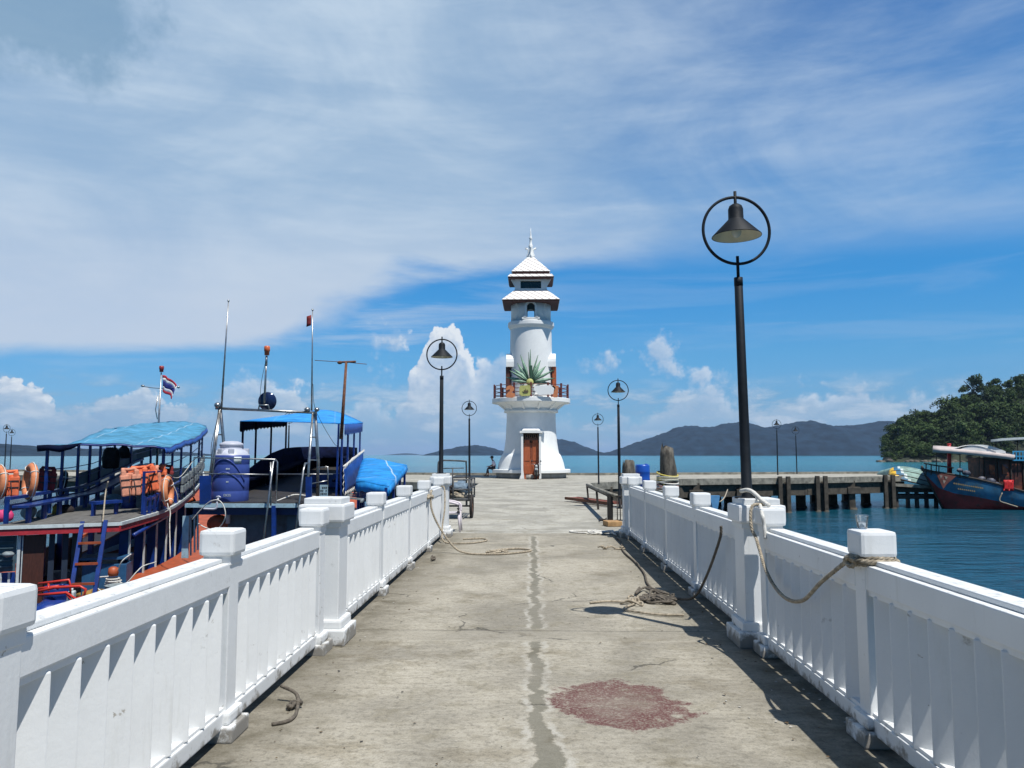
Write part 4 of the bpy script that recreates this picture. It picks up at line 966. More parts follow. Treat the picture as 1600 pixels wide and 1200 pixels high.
def canvas(name, col, stripe=0.3):
    m, t, b = pbsdf(name); p = t.new('ShaderNodeNewGeometry').outputs['Position']
    n = t.noise(p, 2.2, 6, 0.65); c = t.mix(t.step(n, .3, .7), tuple(k * .72 for k in col), tuple(min(1, k * 1.25) for k in col))
    x, y, z = t.xyz(p)[:3]
    for (e, w, s_) in ((t.m('ADD', x, t.m('MULTIPLY', y, 0.25)), 0.9, stripe), (t.m('ADD', y, t.m('MULTIPLY', x, -.1)), 1.9, stripe * .7)):
        ln = t.step(t.m('PINGPONG', t.m('ADD', e, t.m('MULTIPLY', n, .08)), w), .035, 0.0)
        c = t.mix(t.m('MULTIPLY', ln, s_), c, (.62, .76, .84))
    d_ = t.noise(t.map(p, sc=(3, 1, 1)), 3.0, 8, .7); c = t.mix(t.m('MULTIPLY', t.step(d_, .60, .74), .35), c, (.55, .68, .75))
    t.l.new(c, b.inputs['Base Color']); b.inputs['Roughness'].default_value = .6; b.inputs['Specular IOR Level'].default_value = .3
    tr_ = t.new('ShaderNodeBsdfTranslucent'); t.l.new(c, tr_.inputs[0]); mx = t.new('ShaderNodeMixShader'); mx.inputs[0].default_value = .30; om = [n for n in t.n if n.type == 'OUTPUT_MATERIAL'][0]
    t.l.new(b.outputs[0], mx.inputs[1]); t.l.new(tr_.outputs[0], mx.inputs[2]); t.l.new(mx.outputs[0], om.inputs[0])
    t.l.new(t.bump(t.m('ADD', t.noise(t.map(p, sc=(1, 2.5, 1)), 1.4, 4, .6), t.m('MULTIPLY', t.noise(p, 9, 3, .5), .15)), .6, .08), b.inputs['Normal'])
    return m
M['canvasA'] = canvas('faded blue awning', (0.095, 0.34, 0.53), .5)
M['canvasB'] = canvas('bright blue awning', (0.045, 0.36, 0.85), .15)
M['canvasC'] = canvas('blue plastic sheet', (0.03, 0.33, 0.78), .9)
M['whitepaint'] = mat('boat white paint', (0.60, 0.66, 0.66), .5, 0, .12, 5, .4, (.25, .22, .18), 9)
M['jacket'] = mat('orange life jacket', (0.80, 0.17, 0.065), .75, 0, .2, 9)
M['jacket2'] = mat('sun bleached life jacket', (0.72, 0.30, 0.19), .8, 0, .2, 9)
M['strap'] = mat('black strap', (0.02, 0.02, 0.025), .7, bump=0)
M['greypad'] = mat('grey cushion pads', (0.22, 0.26, 0.27), .8, 0, .35, 7)
M['buoy'] = mat('faded orange ring', (0.68, 0.24, 0.10), .6, 0, .2, 5)
M['tank'] = mat('violet blue plastic', (0.045, 0.078, 0.30), .4, 0, .1, 3, bump=0)
M['tanklid'] = mat('pale plastic lid', (0.52, 0.54, 0.62), .45, 0, .08, 3, bump=0)
M['cloth'] = mat('dark wet cloth', (0.02, 0.014, 0.014), .9, 0, .5, 6)
M['redcloth'] = mat('dark red cloth', (0.20, 0.02, 0.02), .85, 0, .3, 6)

def rail(mb, pts, r=.02, seg=6): mb.tube(pts, r, seg)
def pad_row(mb, a, b, rows, n, h, w=.08):
    a = Vector(a); b = Vector(b); d = b - a; u = d.normalized()
    for r_ in range(rows):
        for k in range(n):
            c = a + d * ((k + .5) / n) + Vector((0, 0, h * (r_ + .5) / rows)); ang = math.atan2(u.y, u.x)
            Rz = Matrix.Rotation(ang, 3, 'Z') @ Matrix.Rotation(random.uniform(-.1, .1), 3, 'Y'); mb.box(c, (d.length / n * .86, w, h / rows * .84), Rz, ch=.025)

A_ST = [(-9.6, 18.3, 0.0), (-9.95, 21, .07), (-10.4, 23, .16), (-11.2, 26, .45), (-12.0, 28.6, .80), (-12.9, 30.4, 1.05)]
A_PT = [(-11.75, 17.2, 0.0), (-12.1, 18.5, 0), (-13.4, 23.3, .05), (-14.1, 26.3, .40), (-14.45, 28.6, .80), (-14.2, 30.4, 1.05)]
def boatA():
    root = thing('tour_boat', 'two deck blue tour boat under a faded pale blue awning, with orange life jackets', 'boat', (-12, 23, WATER))
    S_ = lambda y: lerp_path(A_ST, y); P_ = lambda y: lerp_path(A_PT, y)
    # hull
    gs = [(-8.9, 17.2, -1.50), (-9.0, 19, -1.47), (-9.25, 22, -1.42), (-9.9, 25, -1.30), (-10.9, 28, -0.9), (-12.2, 31, -.35), (-13.7, 33.4, .25)]
    gp = [(-12.6, 15.6, -1.50), (-13.2, 18, -1.47), (-14.2, 22, -1.42), (-14.9, 25, -1.30), (-15.2, 28, -.9), (-14.9, 31, -.35), (-13.9, 33.5, .25)]
    mb = MB(); hull(mb, gp, gs, 0); mb.build('hull', [M['whitepaint'], M['blue'], M['ltblue']], root, fix=False)
    mb = MB()      # orange side deck inside the gunwale
    for g, s_ in ((gs, -1), (gp, 1)):
        G = [q for q in spline(g, 6) if q.y > 18.9]; mb.sheet([[p + Vector((0, 0, .02)), p + Vector((s_ * .95, .1 * s_, .0))] for p in G], .05, smooth=False)
        mb.tube([p + Vector((s_ * .04, 0, .05)) for p in G], .05, 6)
    mb.build('side_deck', M['orange'], root)
    mb = MB(); mb.sheet([[Vector((p.x + .5, p.y, -1.75)), Vector((s.x - .5, s.y, -1.75))] for p, s in zip([Vector(q) for q in gp[:6]], [Vector(q) for q in gs[:6]])], .05, smooth=False); mb.build('hold_floor', mat('brown red floor', (.16, .045, .025), .7), root)
    # upper deck
    ys = [18.3 + (30.2 - 18.3) * k / 16 for k in range(17)]; grid = [[Vector((-11.75, 17.2, 0)).lerp(Vector((-9.6, 18.3, 0)), k / 6) for k in range(7)]]
    for y in ys[1:]:
        s, p = S_(y), P_(y - .1); grid.append([p.lerp(s, k / 6) + Vector((0, 0, .03 * math.sin(math.pi * k / 6))) for k in range(7)])
    mb = MB(); mb.sheet(grid, -.05, smooth=False); deck = mb.build('upper_deck', M['greywood'], root)
    edge = [Vector((-11.75, 17.2, 0))] + [Vector(q) for q in spline(A_ST, 5)]
    edgeP = [Vector(q) for q in spline(A_PT, 5)]
    for E, sgn in ((edge, 1), (edgeP, -1)):
        for a, b in zip(E, E[1:]):
            pass
    m1 = MB(); m2 = MB(); m3 = MB()
    for E in (edge, edgeP):
        for a, b in zip(E, E[1:]):
            m1.bar(a + Vector((0, 0, .0)), b + Vector((0, 0, .0)), .12, .075); m2.bar(a + Vector((0, 0, -.11)), b + Vector((0, 0, -.11)), .07, .13)
    m1.build('deck_trim', M['whitepaint'], root); m2.build('rubbing_strip', M['red'], root)
    # frame, stanchions of the lower deck: blue boards with a pale edge
    for y in (19.2, 20.2, 21.15, 22.25, 23.5, 25.0):
        s = S_(y); q = s + Vector((-.10, 0, 0)); mb = MB(); mb.bar((q.x - .12, q.y + .02, q.z - .15), (q.x - .12, q.y + .02, -1.75), .24, .05); mb.mat(1); mb.bar((q.x + .02, q.y - .01, q.z - .15), (q.x + .02, q.y - .01, -1.44), .03, .055)
        mb.build('stanchion', [M['blue'], M['whitepaint']], root)
    for y in (18.4, 19.8, 21.2, 22.6, 24.0):
        p = P_(y); mb = MB(); mb.bar((p.x + .12, p.y, p.z - .1), (p.x + .12, p.y, -1.7), .14, .1); mb.build('stanchion', M['blue'], root)
    mb = MB(); q = [S_(y) + Vector((-.6, 0, -.22)) for y in (18.6, 20, 22, 24.5)]; 
    for a, b in zip(q, q[1:]): mb.bar(a, b, .08, .12)
    for y in (19, 20.5, 22, 23.5, 25): mb.bar(S_(y) + Vector((0, 0, -.17)), P_(y) + Vector((0, 0, -.17)), .08, .1)
    mb.build('deck_beam', M['slate'], root)
    mb = MB(); a, b = at(209, 836, 18.9), at(262, 806, 22.4); mb.tube([a, b], .045, 8); mb.build('boat_pole', M['blue'], root)
    # stern wall under the deck edge
    L0 = Vector((-11.75, 17.42, 0)); L1 = Vector((-9.6, 18.52, 0)); dv = (L1 - L0).normalized(); nv = Vector((dv.y, -dv.x, 0))
    def W_(px, z, off=0.0):
        d = CM @ Vector((px - 800, 0, -FPX)); k = (L0.x * dv.y - L0.y * dv.x + 0) / (d.x * dv.y - d.y * dv.x); return Vector((d.x * k, d.y * k, z)) + nv * off
    def panel(mb, pa, pb, z0, z1, th=.05, off=0.0):
        a = W_(pa, z0, off); b = W_(pb, z0, off); mb.bar(a.lerp(b, 0) + Vector((0, 0, (z1 - z0) / 2)), b + Vector((0, 0, (z1 - z0) / 2)), th, z1 - z0)
    def pbox(mb, pa, pb, z0, z1, th=.05, off=0.0):
        a = W_(pa, 0, off); b = W_(pb, 0, off); c = (a + b) / 2; c.z = (z0 + z1) / 2; mb.box(c, ((b - a).length, th, z1 - z0), math.atan2(dv.y, dv.x))
    mb = MB(); pbox(mb, -60, 40, -.98, -.2, .04)
    for k in range(5):
        a = W_(-50, -.32 - k * .135, .05); b = W_(36, -.32 - k * .135, .05); mb.bar(a, b, .10, .025)
    mb.build('louvre_panel', M['slate'], root)
    mb = MB(); pbox(mb, -60, 40, -1.95, -1.0, .04); mb.mat(1)
    for px in (5, 18.5, 31): pbox(mb, px - 1.7, px + 1.9, -1.95, -1.0, .02, .035)
    mb.build('striped_panel', [M['blue'], M['whitepaint']], root)
    mb = MB(); pbox(mb, 42, 46.5, -1.95, -.2, .08, .03); pbox(mb, 48.8, 50.3, -1.95, -.2, .05, .03); mb.build('corner_post', M['whitepaint'], root)
    mb = MB(); pbox(mb, 51, 83, -1.95, -.2, .04); 
    mb.build('cabin_door', M['brownwood_shaded'], root)
    mb = MB()
    for px in (94, 115): pbox(mb, px - 5, px + 4, -1.95, -.2, .06, -.1)
    mb.build('window_post', mat('dark blue grey post', (.012, .025, .05), .6), root)
    mb = MB(); p0, p1 = P_(19), P_(23.5); mb.bar((p0.x, p0.y, -1.2), (p1.x, p1.y, -1.1), .05, .75); mb.build('side_board', M['brownwood_shaded'], root)
    mb = MB(); pbox(mb, 122, 133, -1.5, -.2, .05, -.6); pbox(mb, 86, 121, -1.95, -1.15, .5, -.9); mb.build('inner_post', M['slate'], root)
    mb = MB(); mb.box(at(168, 905, 18.9) + Vector((0, 0, -.1)), (.95, .8, 1.0), .3, ch=.02); mb.box(at(168, 871, 18.9) + Vector((0, 0, .02)), (1.0, .85, .05), .3); mb.build('engine_cabinet', mat('mid blue cabinet', (.02, .09, .20), .5, 0, .2, 4), root)
    # ladder
    lad = MB(); 
    for (a, b) in (((129, 815), (111, 925)), ((165.5, 813), (147, 933))):
        A = at(*a, 17.95); B = at(*b, 17.35); lad.bar(A, B, .085, .05)
    ladder = lad.build('boarding_ladder', M['blue'], root)
    for (y_, x0, x1) in ((849, 123, 157), (881.5, 118, 152), (913, 113, 147)):
        rg = MB(); rg.bar(at(x0, y_, 17.7 - (y_ - 849) * .005), at(x1, y_ - 1, 17.7 - (y_ - 849) * .005), .055, .05); rg.build('rung', M['orange'], ladder)
    # port bench and bulwark
    mb = MB(); yy = [17.6 + k * .7 for k in range(17)]
    seat = [P_(y) + Vector((.42, -.1, .44)) for y in yy]; back = [P_(y) + Vector((.06, 0, .62)) for y in yy]
    for a, b in zip(seat, seat[1:]): mb.bar(a, b, .34, .05)
    for y in (17.9, 18.9, 20.0, 21.1, 22.2, 23.4, 24.6): p = P_(y) + Vector((.5, -.1, 0)); mb.bar(p + Vector((0, 0, .02)), p + Vector((0, 0, .42)), .06, .13)
    mb.build('bench', M['blue'], root)
    mb = MB()
    for a, b in zip(back, back[1:]): mb.bar(a, b, .13, .07)
    for y in yy[::2]: p = P_(y) + Vector((.04, 0, 0)); mb.bar(p, p + Vector((0, 0, .6)), .09, .05)
    for a, b in zip(back[:], back[1:]): mb.bar(a + Vector((0, 0, -.22)), b + Vector((0, 0, -.22)), .03, .16)
    mb.build('bulwark', M['blue'], root)
    mb = MB(); q = [P_(y) + Vector((.02, 0, .62 + .05)) for y in (22.8, 24.2, 25.6, 27, 28.5, 30)]
    for a, b in zip(q, q[1:]): mb.bar(a + Vector((0, 0, .16)), b + Vector((0, 0, .16)), .03, .36)
    mb.build('side_cloth', M['slate'], root)
    # starboard bench near the corner, gate posts and bulwark
    mb = MB(); A = at(144, 786, 19.3); B = at(186, 783, 19.9)
    mb.bar(A, B, .3, .07)
    for t_ in (.06, .9): q = A.lerp(B, t_); mb.bar(q, (q.x, q.y, .03), .06, .11)
    mb.build('bench', M['blue'], root)
    mb = MB(); y_l = [19.9, 20.6, 21.3, 22.3, 23.6, 25.3, 27.3, 29.2]; top = [S_(y) + Vector((-.03, 0, .42 if y < 21.2 else .58)) for y in y_l]
    for a, b in zip(top, top[1:]): mb.bar(a, b, .1, .06); mb.bar(a - Vector((0, 0, .24)), b - Vector((0, 0, .24)), .04, .10); mb.bar(a - Vector((0, 0, .40)), b - Vector((0, 0, .40)), .04, .10)
    for y in (19.9, 20.25, 20.6, 20.95, 21.65, 22.0, 22.9, 24.4, 26.3): p = S_(y); mb.bar(p, p + Vector((0, 0, .5)), .045, .09)
    mb.build('bulwark', M['blue'], root)
    mb = MB(); a = S_(23.2) + Vector((.05, 0, .20)); b = S_(29.0) + Vector((.05, 0, .20))
    for y0, y1 in ((23.4, 25.3), (25.3, 27.3), (27.3, 29.1)): pad_row(mb, S_(y0) + Vector((.06, 0, .22 )), S_(y1) + Vector((.06, 0, .22)), 2, 4, .52)
    mb.build('fender_pads', M['greypad'], root)
    # canopy posts
    cz_s = [(0, 19.5, 1.74), (0, 21.3, 1.82), (0, 23.6, 2.02), (0, 26.3, 2.26), (0, 29.3, 2.70)]
    cz_p = [(0, 19.5, 1.78), (0, 20, 1.80), (0, 22, 1.88), (0, 25.5, 2.42), (0, 29.8, 2.82)]
    for y in (21.3, 22.35, 23.6, 25.3, 27.3, 29.2):
        p = S_(y) + Vector((-.02, 0, 0)); mb = MB(); mb.bar(p, (p.x, p.y, lerp_path(cz_s, y).z), .065 if y < 22 else .05); mb.build('canopy_post', M['blue'], root)
    for y in (20.0, 21.2, 22.6, 23.7, 24.7, 26.2, 27.8, 29.3):
        p = P_(y) + Vector((.06, 0, 0)); mb = MB(); mb.bar(p, (p.x, p.y, lerp_path(cz_p, y).z), .06); mb.build('canopy_post', M['blue'], root)
    p = S_(19.9); mb = MB(); mb.bar(p + Vector((-.05, 0, 0)), (p.x - .05, p.y, 1.18), .055); mb.bar((p.x - .05, p.y, 1.15), tuple(S_(21.3) + Vector((0, 0, 1.08))), .04); mb.build('gate_post', M['blue'], root)
    mb = MB()
    for h in (.95, 1.25):
        for (a_, b_) in ((22.35, 29.2),):
            q = [S_(y) + Vector((-.02, 0, h)) for y in (21.3, 22.35, 23.6, 25.3, 27.3, 29.2)]; mb.tube(q, .014, 5)
        q = [P_(y) + Vector((.06, 0, h - .05)) for y in (20, 22, 24, 26, 28, 29.5)]; mb.tube(q, .014, 5)
    mb.build('guard_rail', M['blue'], root)
    # canopy
    grid = []; n = 12
    for k in range(15):
        f = k / 14; ys_ = 20.9 + (29.4 - 20.9) * f; yp = 19.7 + (29.9 - 19.7) * f
        s = S_(ys_); p = P_(yp); s = Vector((s.x + .1, s.y, lerp_path(cz_s, ys_).z)); p = Vector((p.x - .1, p.y, lerp_path(cz_p, yp).z))
        grid.append([p.lerp(s, j / n) + Vector((0, 0, .09 * math.sin(math.pi * j / n) - .035 * abs(math.sin(math.pi * f * 7)) + .02 * math.sin(j * 1.9 + k))) for j in range(n + 1)])
    mb = MB(); mb.sheet(grid, -.02); cn = mb.build('canopy', M['canvasA'], root)
    mb = MB(); e = [r[-1] for r in grid]; g2 = []
    ee = []
    for a, b in zip(e, e[1:]):
        for t_ in range(4): ee.append(a.lerp(b, t_ / 4))
    for i, q in enumerate(ee): g2.append([q + Vector((.01, 0, .01)), q + Vector((.05, 0, -.10)), q + Vector((.04, 0, -.13 - (.05 if i % 2 else 0)))])
    mb.sheet(g2, .008); 
    mb.build('valance', M['bluetarp'], cn)
    mb = MB(); e = grid[0]
    for j in range(0, 3): pass
    mb.tube([e[0] + Vector((0, 0, -.03)), e[1] + Vector((0, .0, -.05)), e[2] + Vector((0, 0, -.07)), e[3] + Vector((0, 0, -.04)), e[4] + Vector((0, 0, -.0))], [.09, .08, .10, .07, .02], 8); mb.build('rolled_flap', M['navy'], cn)
    mb = MB(); mb.tube([q + Vector((0, 0, -.03)) for q in e], .025, 6); mb.tube([r[0] for r in grid], .02, 6); mb.tube([r[-1] for r in grid], .02, 6); mb.build('canopy_frame', M['blue'], cn)
    # mast with beacon
    mp = at(247, 680, 29.0); mb = MB(); tp = at(252, 582, 29.0); mb.tube([(mp.x, mp.y, .9), mp, tp], [.045, .04, .02], 8)
    mb.tube([at(246, 655, 28.9), at(243, 640, 28.9), at(247, 618, 28.9)], .02, 5)
    mb.tube([at(222, 603.5, 29), at(238, 606, 29), at(250, 607, 29), at(268, 606, 29), at(280, 604.5, 29)], .014, 5); mb.ball(at(223, 603, 29), .06, 8, 6, (1.2, 1, .7)); mb.ball(at(279, 605, 29), .05, 8, 6)
    mast = mb.build('mast', M['steel'], root)
    mb = MB(); c = at(252.4, 577, 29); mb.lathe([(0, -.1), (.07, -.1), (.07, -.02), (.085, 0), (.085, .11), (.05, .13), (0, .13)], c, 12); mb.build('beacon', mat('red beacon', (.30, .03, .03), .35, bump=0), mast)
    return root, S_, P_
BA, SA, PA = boatA()

def flag():
    o = None; Y = 29.0; tl = at(253.5, 586, Y); bl = at(252.5, 612, Y); n = 14; bands = [0, 1 / 6, 1 / 3, 2 / 3, 5 / 6, 1]
    mb = MB(); cols = [0, 1, 2, 1, 0]
    def P(u, v):
        a = tl.lerp(bl, v); droop = u * u * .26 * (1 - .35 * v) + .12 * u
        return a + Vector((.60 * u - .12 * u * v, .09 * math.sin(u * 9 + v * 2) - .1 * u, -droop + .015 * math.sin(u * 12)))
    for b in range(5):
        mb.mat(cols[b]); mb.sheet([[P(k / n, bands[b] + (bands[b + 1] - bands[b]) * j / 3) for k in range(n + 1)] for j in range(4)], .006)
    o = mb.build('flag', [mat('flag red', (.50, .03, .05), .8, bump=0), mat('flag white', (.72, .72, .74), .8, bump=0), mat('flag blue', (.03, .035, .22), .8, bump=0)]); center(o)
    tag(o, 'small red, white and blue striped flag fluttering on the mast of the left boat', 'flag')
flag()

def life_jacket(loc, rz, label, m='jacket', sc=1.0, group=None):
    root = thing('life_jacket', label, 'life jacket', (0, 0, 0), group)
    mb = MB()
    for sx in (-1, 1):
        mb.box((sx * .115, -.04, -.28), (.20, .075, .46), Matrix.Rotation(sx * .06, 3, 'Y'), ch=.035); mb.box((sx * .14, -.035, -.02), (.11, .07, .14), ch=.03)
    mb.box((0, .05, -.2), (.34, .06, .38), ch=.03); mb.tube([(-.14, -.03, .03), (-.13, .03, .07), (0, .05, .06), (.13, .03, .07), (.14, -.03, .03)], .04, 6)
    mb.build('foam_panel', M[m], root)
    st = MB()
    for z in (-.16, -.31): st.box((0, -.082, z), (.44, .012, .028)); st.box((0, .085, z), (.36, .012, .028))
    st.tube([(.05, -.085, -.16), (.08, -.10, -.4), (.06, -.1, -.58)], .01, 4); st.tube([(-.06, -.085, -.31), (-.05, -.10, -.5), (-.08, -.1, -.66)], .01, 4)
    st.build('straps', M['strap'], root)
    root.location = loc; root.rotation_euler = (random.uniform(-.15, .15), random.uniform(-.24, .24), rz); root.scale = (sc, sc, sc); return root
GJ = 'life jackets hung on the rail of the left boat'
for (px, py, Y, m, rz, lab) in ((202, 738, 20.1, 'jacket2', .9, 'dark edged faded life jacket, leftmost of those hanging by the gate post'),
        (216, 735, 20.4, 'jacket', .3, 'bright orange life jacket with loose black straps, lowest of the hanging bunch'),
        (229, 733.5, 20.7, 'jacket', .15, 'orange life jacket in the middle of the hanging bunch'),
        (238, 735, 21.0, 'jacket2', -.3, 'faded pinkish life jacket with crossed straps in the bunch'),
        (248, 733, 21.25, 'jacket', -.2, 'orange life jacket beside the awning post')):
    o = life_jacket((0, 0, 0), rz, lab, m, 1.18, GJ); o.location = at(px, py, Y) - Vector((0, 0, 0))
o = life_jacket((0, 0, 0), .2, 'orange life jacket hanging alone over the far bench rail near the left photo edge', 'jacket', 1.0, GJ); o.location = at(16, 741, 18.2); 
o = life_jacket((0, 0, 0), .5, 'dark red life jacket hung on the awning corner post', 'redcloth', 1.0, GJ); o.location = at(75, 735, 20.3)
o = life_jacket((0, 0, 0), .5, 'dark red life jacket hanging behind the orange bunch', 'redcloth', 1.05, GJ); o.location = at(259, 731, 22.0)
M['redcloth'] = M['redcloth']
def ring_buoy(c, rot, label, R0=.30, m='buoy'):
    root = thing('ring_buoy', label, 'life ring', (0, 0, 0)); mb = MB(); mb.torus((0, 0, 0), R0, .085, 36, 10, rot, (1, 1, 1)); mb.build('ring', M[m], root)
    st = MB()
    for k in range(4):
        a = k * math.pi / 2 + .6; q = rot @ Vector((R0 * math.cos(a), R0 * math.sin(a), 0)); t_ = rot @ Vector((-math.sin(a), math.cos(a), 0)); n = (rot @ Vector((0, 0, 1)))
        e = q.normalized(); st.tube([q + (e * math.cos(u) + n * math.sin(u)) * .09 for u in [k2 * 2 * math.pi / 10 for k2 in range(10)]], .014, 5, closed=True)
    st.tube([rot @ Vector(((R0 + .1) * math.cos(u), (R0 + .1) * math.sin(u), 0)) for u in [k2 * 2 * math.pi / 24 for k2 in range(24)]], .012, 5, closed=True)
    st.build('grab_rope', M['rope_white'], root); root.location = c; return root
ring_buoy(at(262, 768, 21.0), Matrix.Rotation(1.42 + .35, 3, 'Z') @ Matrix.Rotation(1.5, 3, 'X'), 'faded orange life ring hanging edge on beside the orange life jackets', .33)
ring_buoy(at(47, 752, 18.9), Matrix.Rotation(-.75, 3, 'Z') @ Matrix.Rotation(1.5, 3, 'X'), 'tan orange life ring propped on the far bench near the left photo edge', .36)
ring_buoy(at(-4, 755, 18.2), Matrix.Rotation(-.6, 3, 'Z') @ Matrix.Rotation(1.5, 3, 'X'), 'brown life ring cut by the left edge of the photo', .34)
ring_buoy(at(97, 757, 22.0), Matrix.Rotation(-.9, 3, 'Z') @ Matrix.Rotation(1.4, 3, 'X'), 'dark grey life ring leaning on the far bulwark under the awning', .30, 'cloth')
def hung_bundle(px, py, Y, w, h, label):
    mb = MB(); 
    for k in range(6):
        c = at(px + (k - 2.5) * w / 6, py, Y); mb.lathe([(0.0, .1), (.10, .0), (.16, -.25), (.13, -h * random.uniform(.7, 1.05)), (0.0, -h * 1.08)], c, 8, None, True, random.random(), 1, .6)
    mb.tube([at(px - w / 2, py - 6, Y), at(px + w / 2, py - 8, Y)], .02, 5)
    o = mb.build('clothes_bundle', M['cloth']); center(o); tag(o, label, 'clothes')
hung_bundle(174, 703, 24.5, 16, .55, 'dark clothes hanging in a bunch under the left boat awning')
hung_bundle(194, 701, 25.5, 8, .30, 'small dark rag tied up under the awning, right of the clothes')

# things lying on the left boat
def lumpy(name, c, size, m, label, cat, seed=1, amp=.25):
    rnd = random.Random(seed); mb = MB(); mb.ball((0, 0, 0), 1.0, 14, 9); mb.v = [tuple(Vector((x * size[0], y * size[1], z * size[2])) * (1 + amp * mnoise.noise(Vector((x * 1.7 + seed, y * 1.7, z * 1.7)))) + Vector(c)) for x, y, z in mb.v]
    o = mb.build(name, m); center(o); return tag(o, label, cat)
lumpy('bag', at(5, 806, 17.75), (.24, .15, .14), mat('pink bag', (.62, .05, .18), .6), 'pink and yellow bag lying on the upper deck at the left photo edge', 'bag', 3)
lumpy('sack', at(45, 800, 18.9), (.16, .16, .20), M['greypad'], 'grey sack under the far bench', 'sack', 4)
lumpy('sack', at(65, 804, 19.2), (.12, .12, .13), M['whitepaint'], 'small white sack under the far bench', 'sack', 5)
lumpy('bundle', at(88, 797, 20.1), (.10, .10, .16), mat('yellow rope bundle', (.45, .32, .04), .8), 'little yellow bundle under the far bench', 'bundle', 6, .5)
lumpy('cap', at(13, 866, 17.3), (.13, .10, .06), M['greypad'], 'grey cap hung on the striped panel at the left photo edge', 'cap', 8)
def drum_(c, r, h, m, label, name='plastic_drum', lid=None, tilt=0):
    mb = MB(); mb.lathe([(0, 0), (r * .93, 0), (r, .03), (r, h * .3), (r * 1.03, h * .33), (r, h * .36), (r, h * .64), (r * 1.03, h * .67), (r, h * .7), (r, h - .06), (r * .9, h), (0, h)], c, 28); 
    mb.lathe([(0, h), (r * .2, h), (r * .2, h + .03), (0, h + .035)], (c[0] + r * .5, c[1], c[2]), 12)
    o = mb.build(name, m); center(o); return tag(o, label, 'barrel')
p = at(88, 925, 17.0); drum_((p.x, p.y, -1.78), .25, .58, M['blue'], 'dark blue plastic drum behind the bent red pipes on the left boat')
p = at(80, 952, 16.2); o = lumpy('tarpaulin_heap', (p.x, p.y, -1.62), (.36, .4, .26), M['blue'], 'blue tarpaulin heap beneath the bent red pipes', 'tarpaulin', 12, .2)
p = at(112, 925, 16.8); mb = MB(); mb.box((p.x, p.y, -1.45), (.14, .2, .34), .3, ch=.03); mb.lathe([(.03, 0), (.03, .06), (0, .06)], (p.x, p.y, -1.28), 8); o = mb.build('jerrycan', M['whitepaint']); center(o); tag(o, 'small white jerrycan inside the bent red pipes', 'jerrycan')
M['redpipe'] = mat('red painted pipe', (.55, .035, .02), .4)
mb = MB()
def C2(px, py, Y): return at(px, py, Y)
mb.tube([C2(60, 912, 16.6), C2(108, 906, 16.6), C2(110, 914, 16.6), C2(110, 930, 16.6)], .025, 6); mb.tube([C2(60, 924, 16.4), C2(85, 918, 16.4), C2(125, 916, 16.4), C2(134, 921, 16.4), C2(131, 932, 16.4), C2(118, 936, 16.4), C2(104, 926, 16.4), C2(60, 930, 16.4)], .03, 6)
mb.tube([C2(76, 911, 16.6), C2(76, 924, 16.5)], .022, 6); mb.tube([C2(60, 920, 16.8), C2(92, 916, 16.8)], .03, 6); mb.tube([C2(104, 928, 16.4), C2(112, 938, 16.4), C2(118, 941, 16.4)], .022, 6)
o = mb.build('bent_pipework', M['redpipe']); center(o); tag(o, 'bent red pipes lying in the stern of the left boat', 'pipes')
p = at(177, 893, 18.2); mb = MB(); mb.lathe([(0, -.11), (.10, -.10), (.115, -.02), (.10, .08), (.05, .11), (0, .115)], p, 16); o = mb.build('float', M['orange']); center(o); tag(o, 'orange round float wound with white rope, right of the ladder', 'float')
mb = MB()
for k in range(5): mb.torus(p + Vector((.02 * math.sin(k * 2), 0, -.16 - .05 * k)), .14 + .02 * (k % 2), .018, 20, 5)
mb.tube(spline([p + Vector((.1, 0, 0)), p + Vector((.25, -.1, .25)), p + Vector((.4, 0, .4))], 6), .014, 5); mb.tube(spline([p + Vector((.1, 0, -.2)), p + Vector((.35, -.1, -.25)), p + Vector((.55, 0, 0)), p + Vector((.6, .2, .1)), p + Vector((.85, .3, .18))], 6), .014, 5)
mb.tube(spline([p + Vector((-.1, -.2, -.45)), p + Vector((-.28, -.2, -.3)), p + Vector((-.25, -.2, -.12)), p + Vector((0, -.2, -.08))], 6), .016, 5)
o = mb.build('rope_coil', M['rope_white']); center(o); tag(o, 'white rope coiled round the orange float on the left boat', 'rope')
p = at(185, 918, 17.6); mb = MB(); mb.lathe([(0, 0), (.2, 0), (.27, .2), (.28, .22), (.26, .22), (.19, .03), (0, .03)], (p.x, p.y, -1.5), 20); o = mb.build('tub', M['greypad']); center(o); tag(o, 'round grey plastic tub behind the left railing', 'tub')

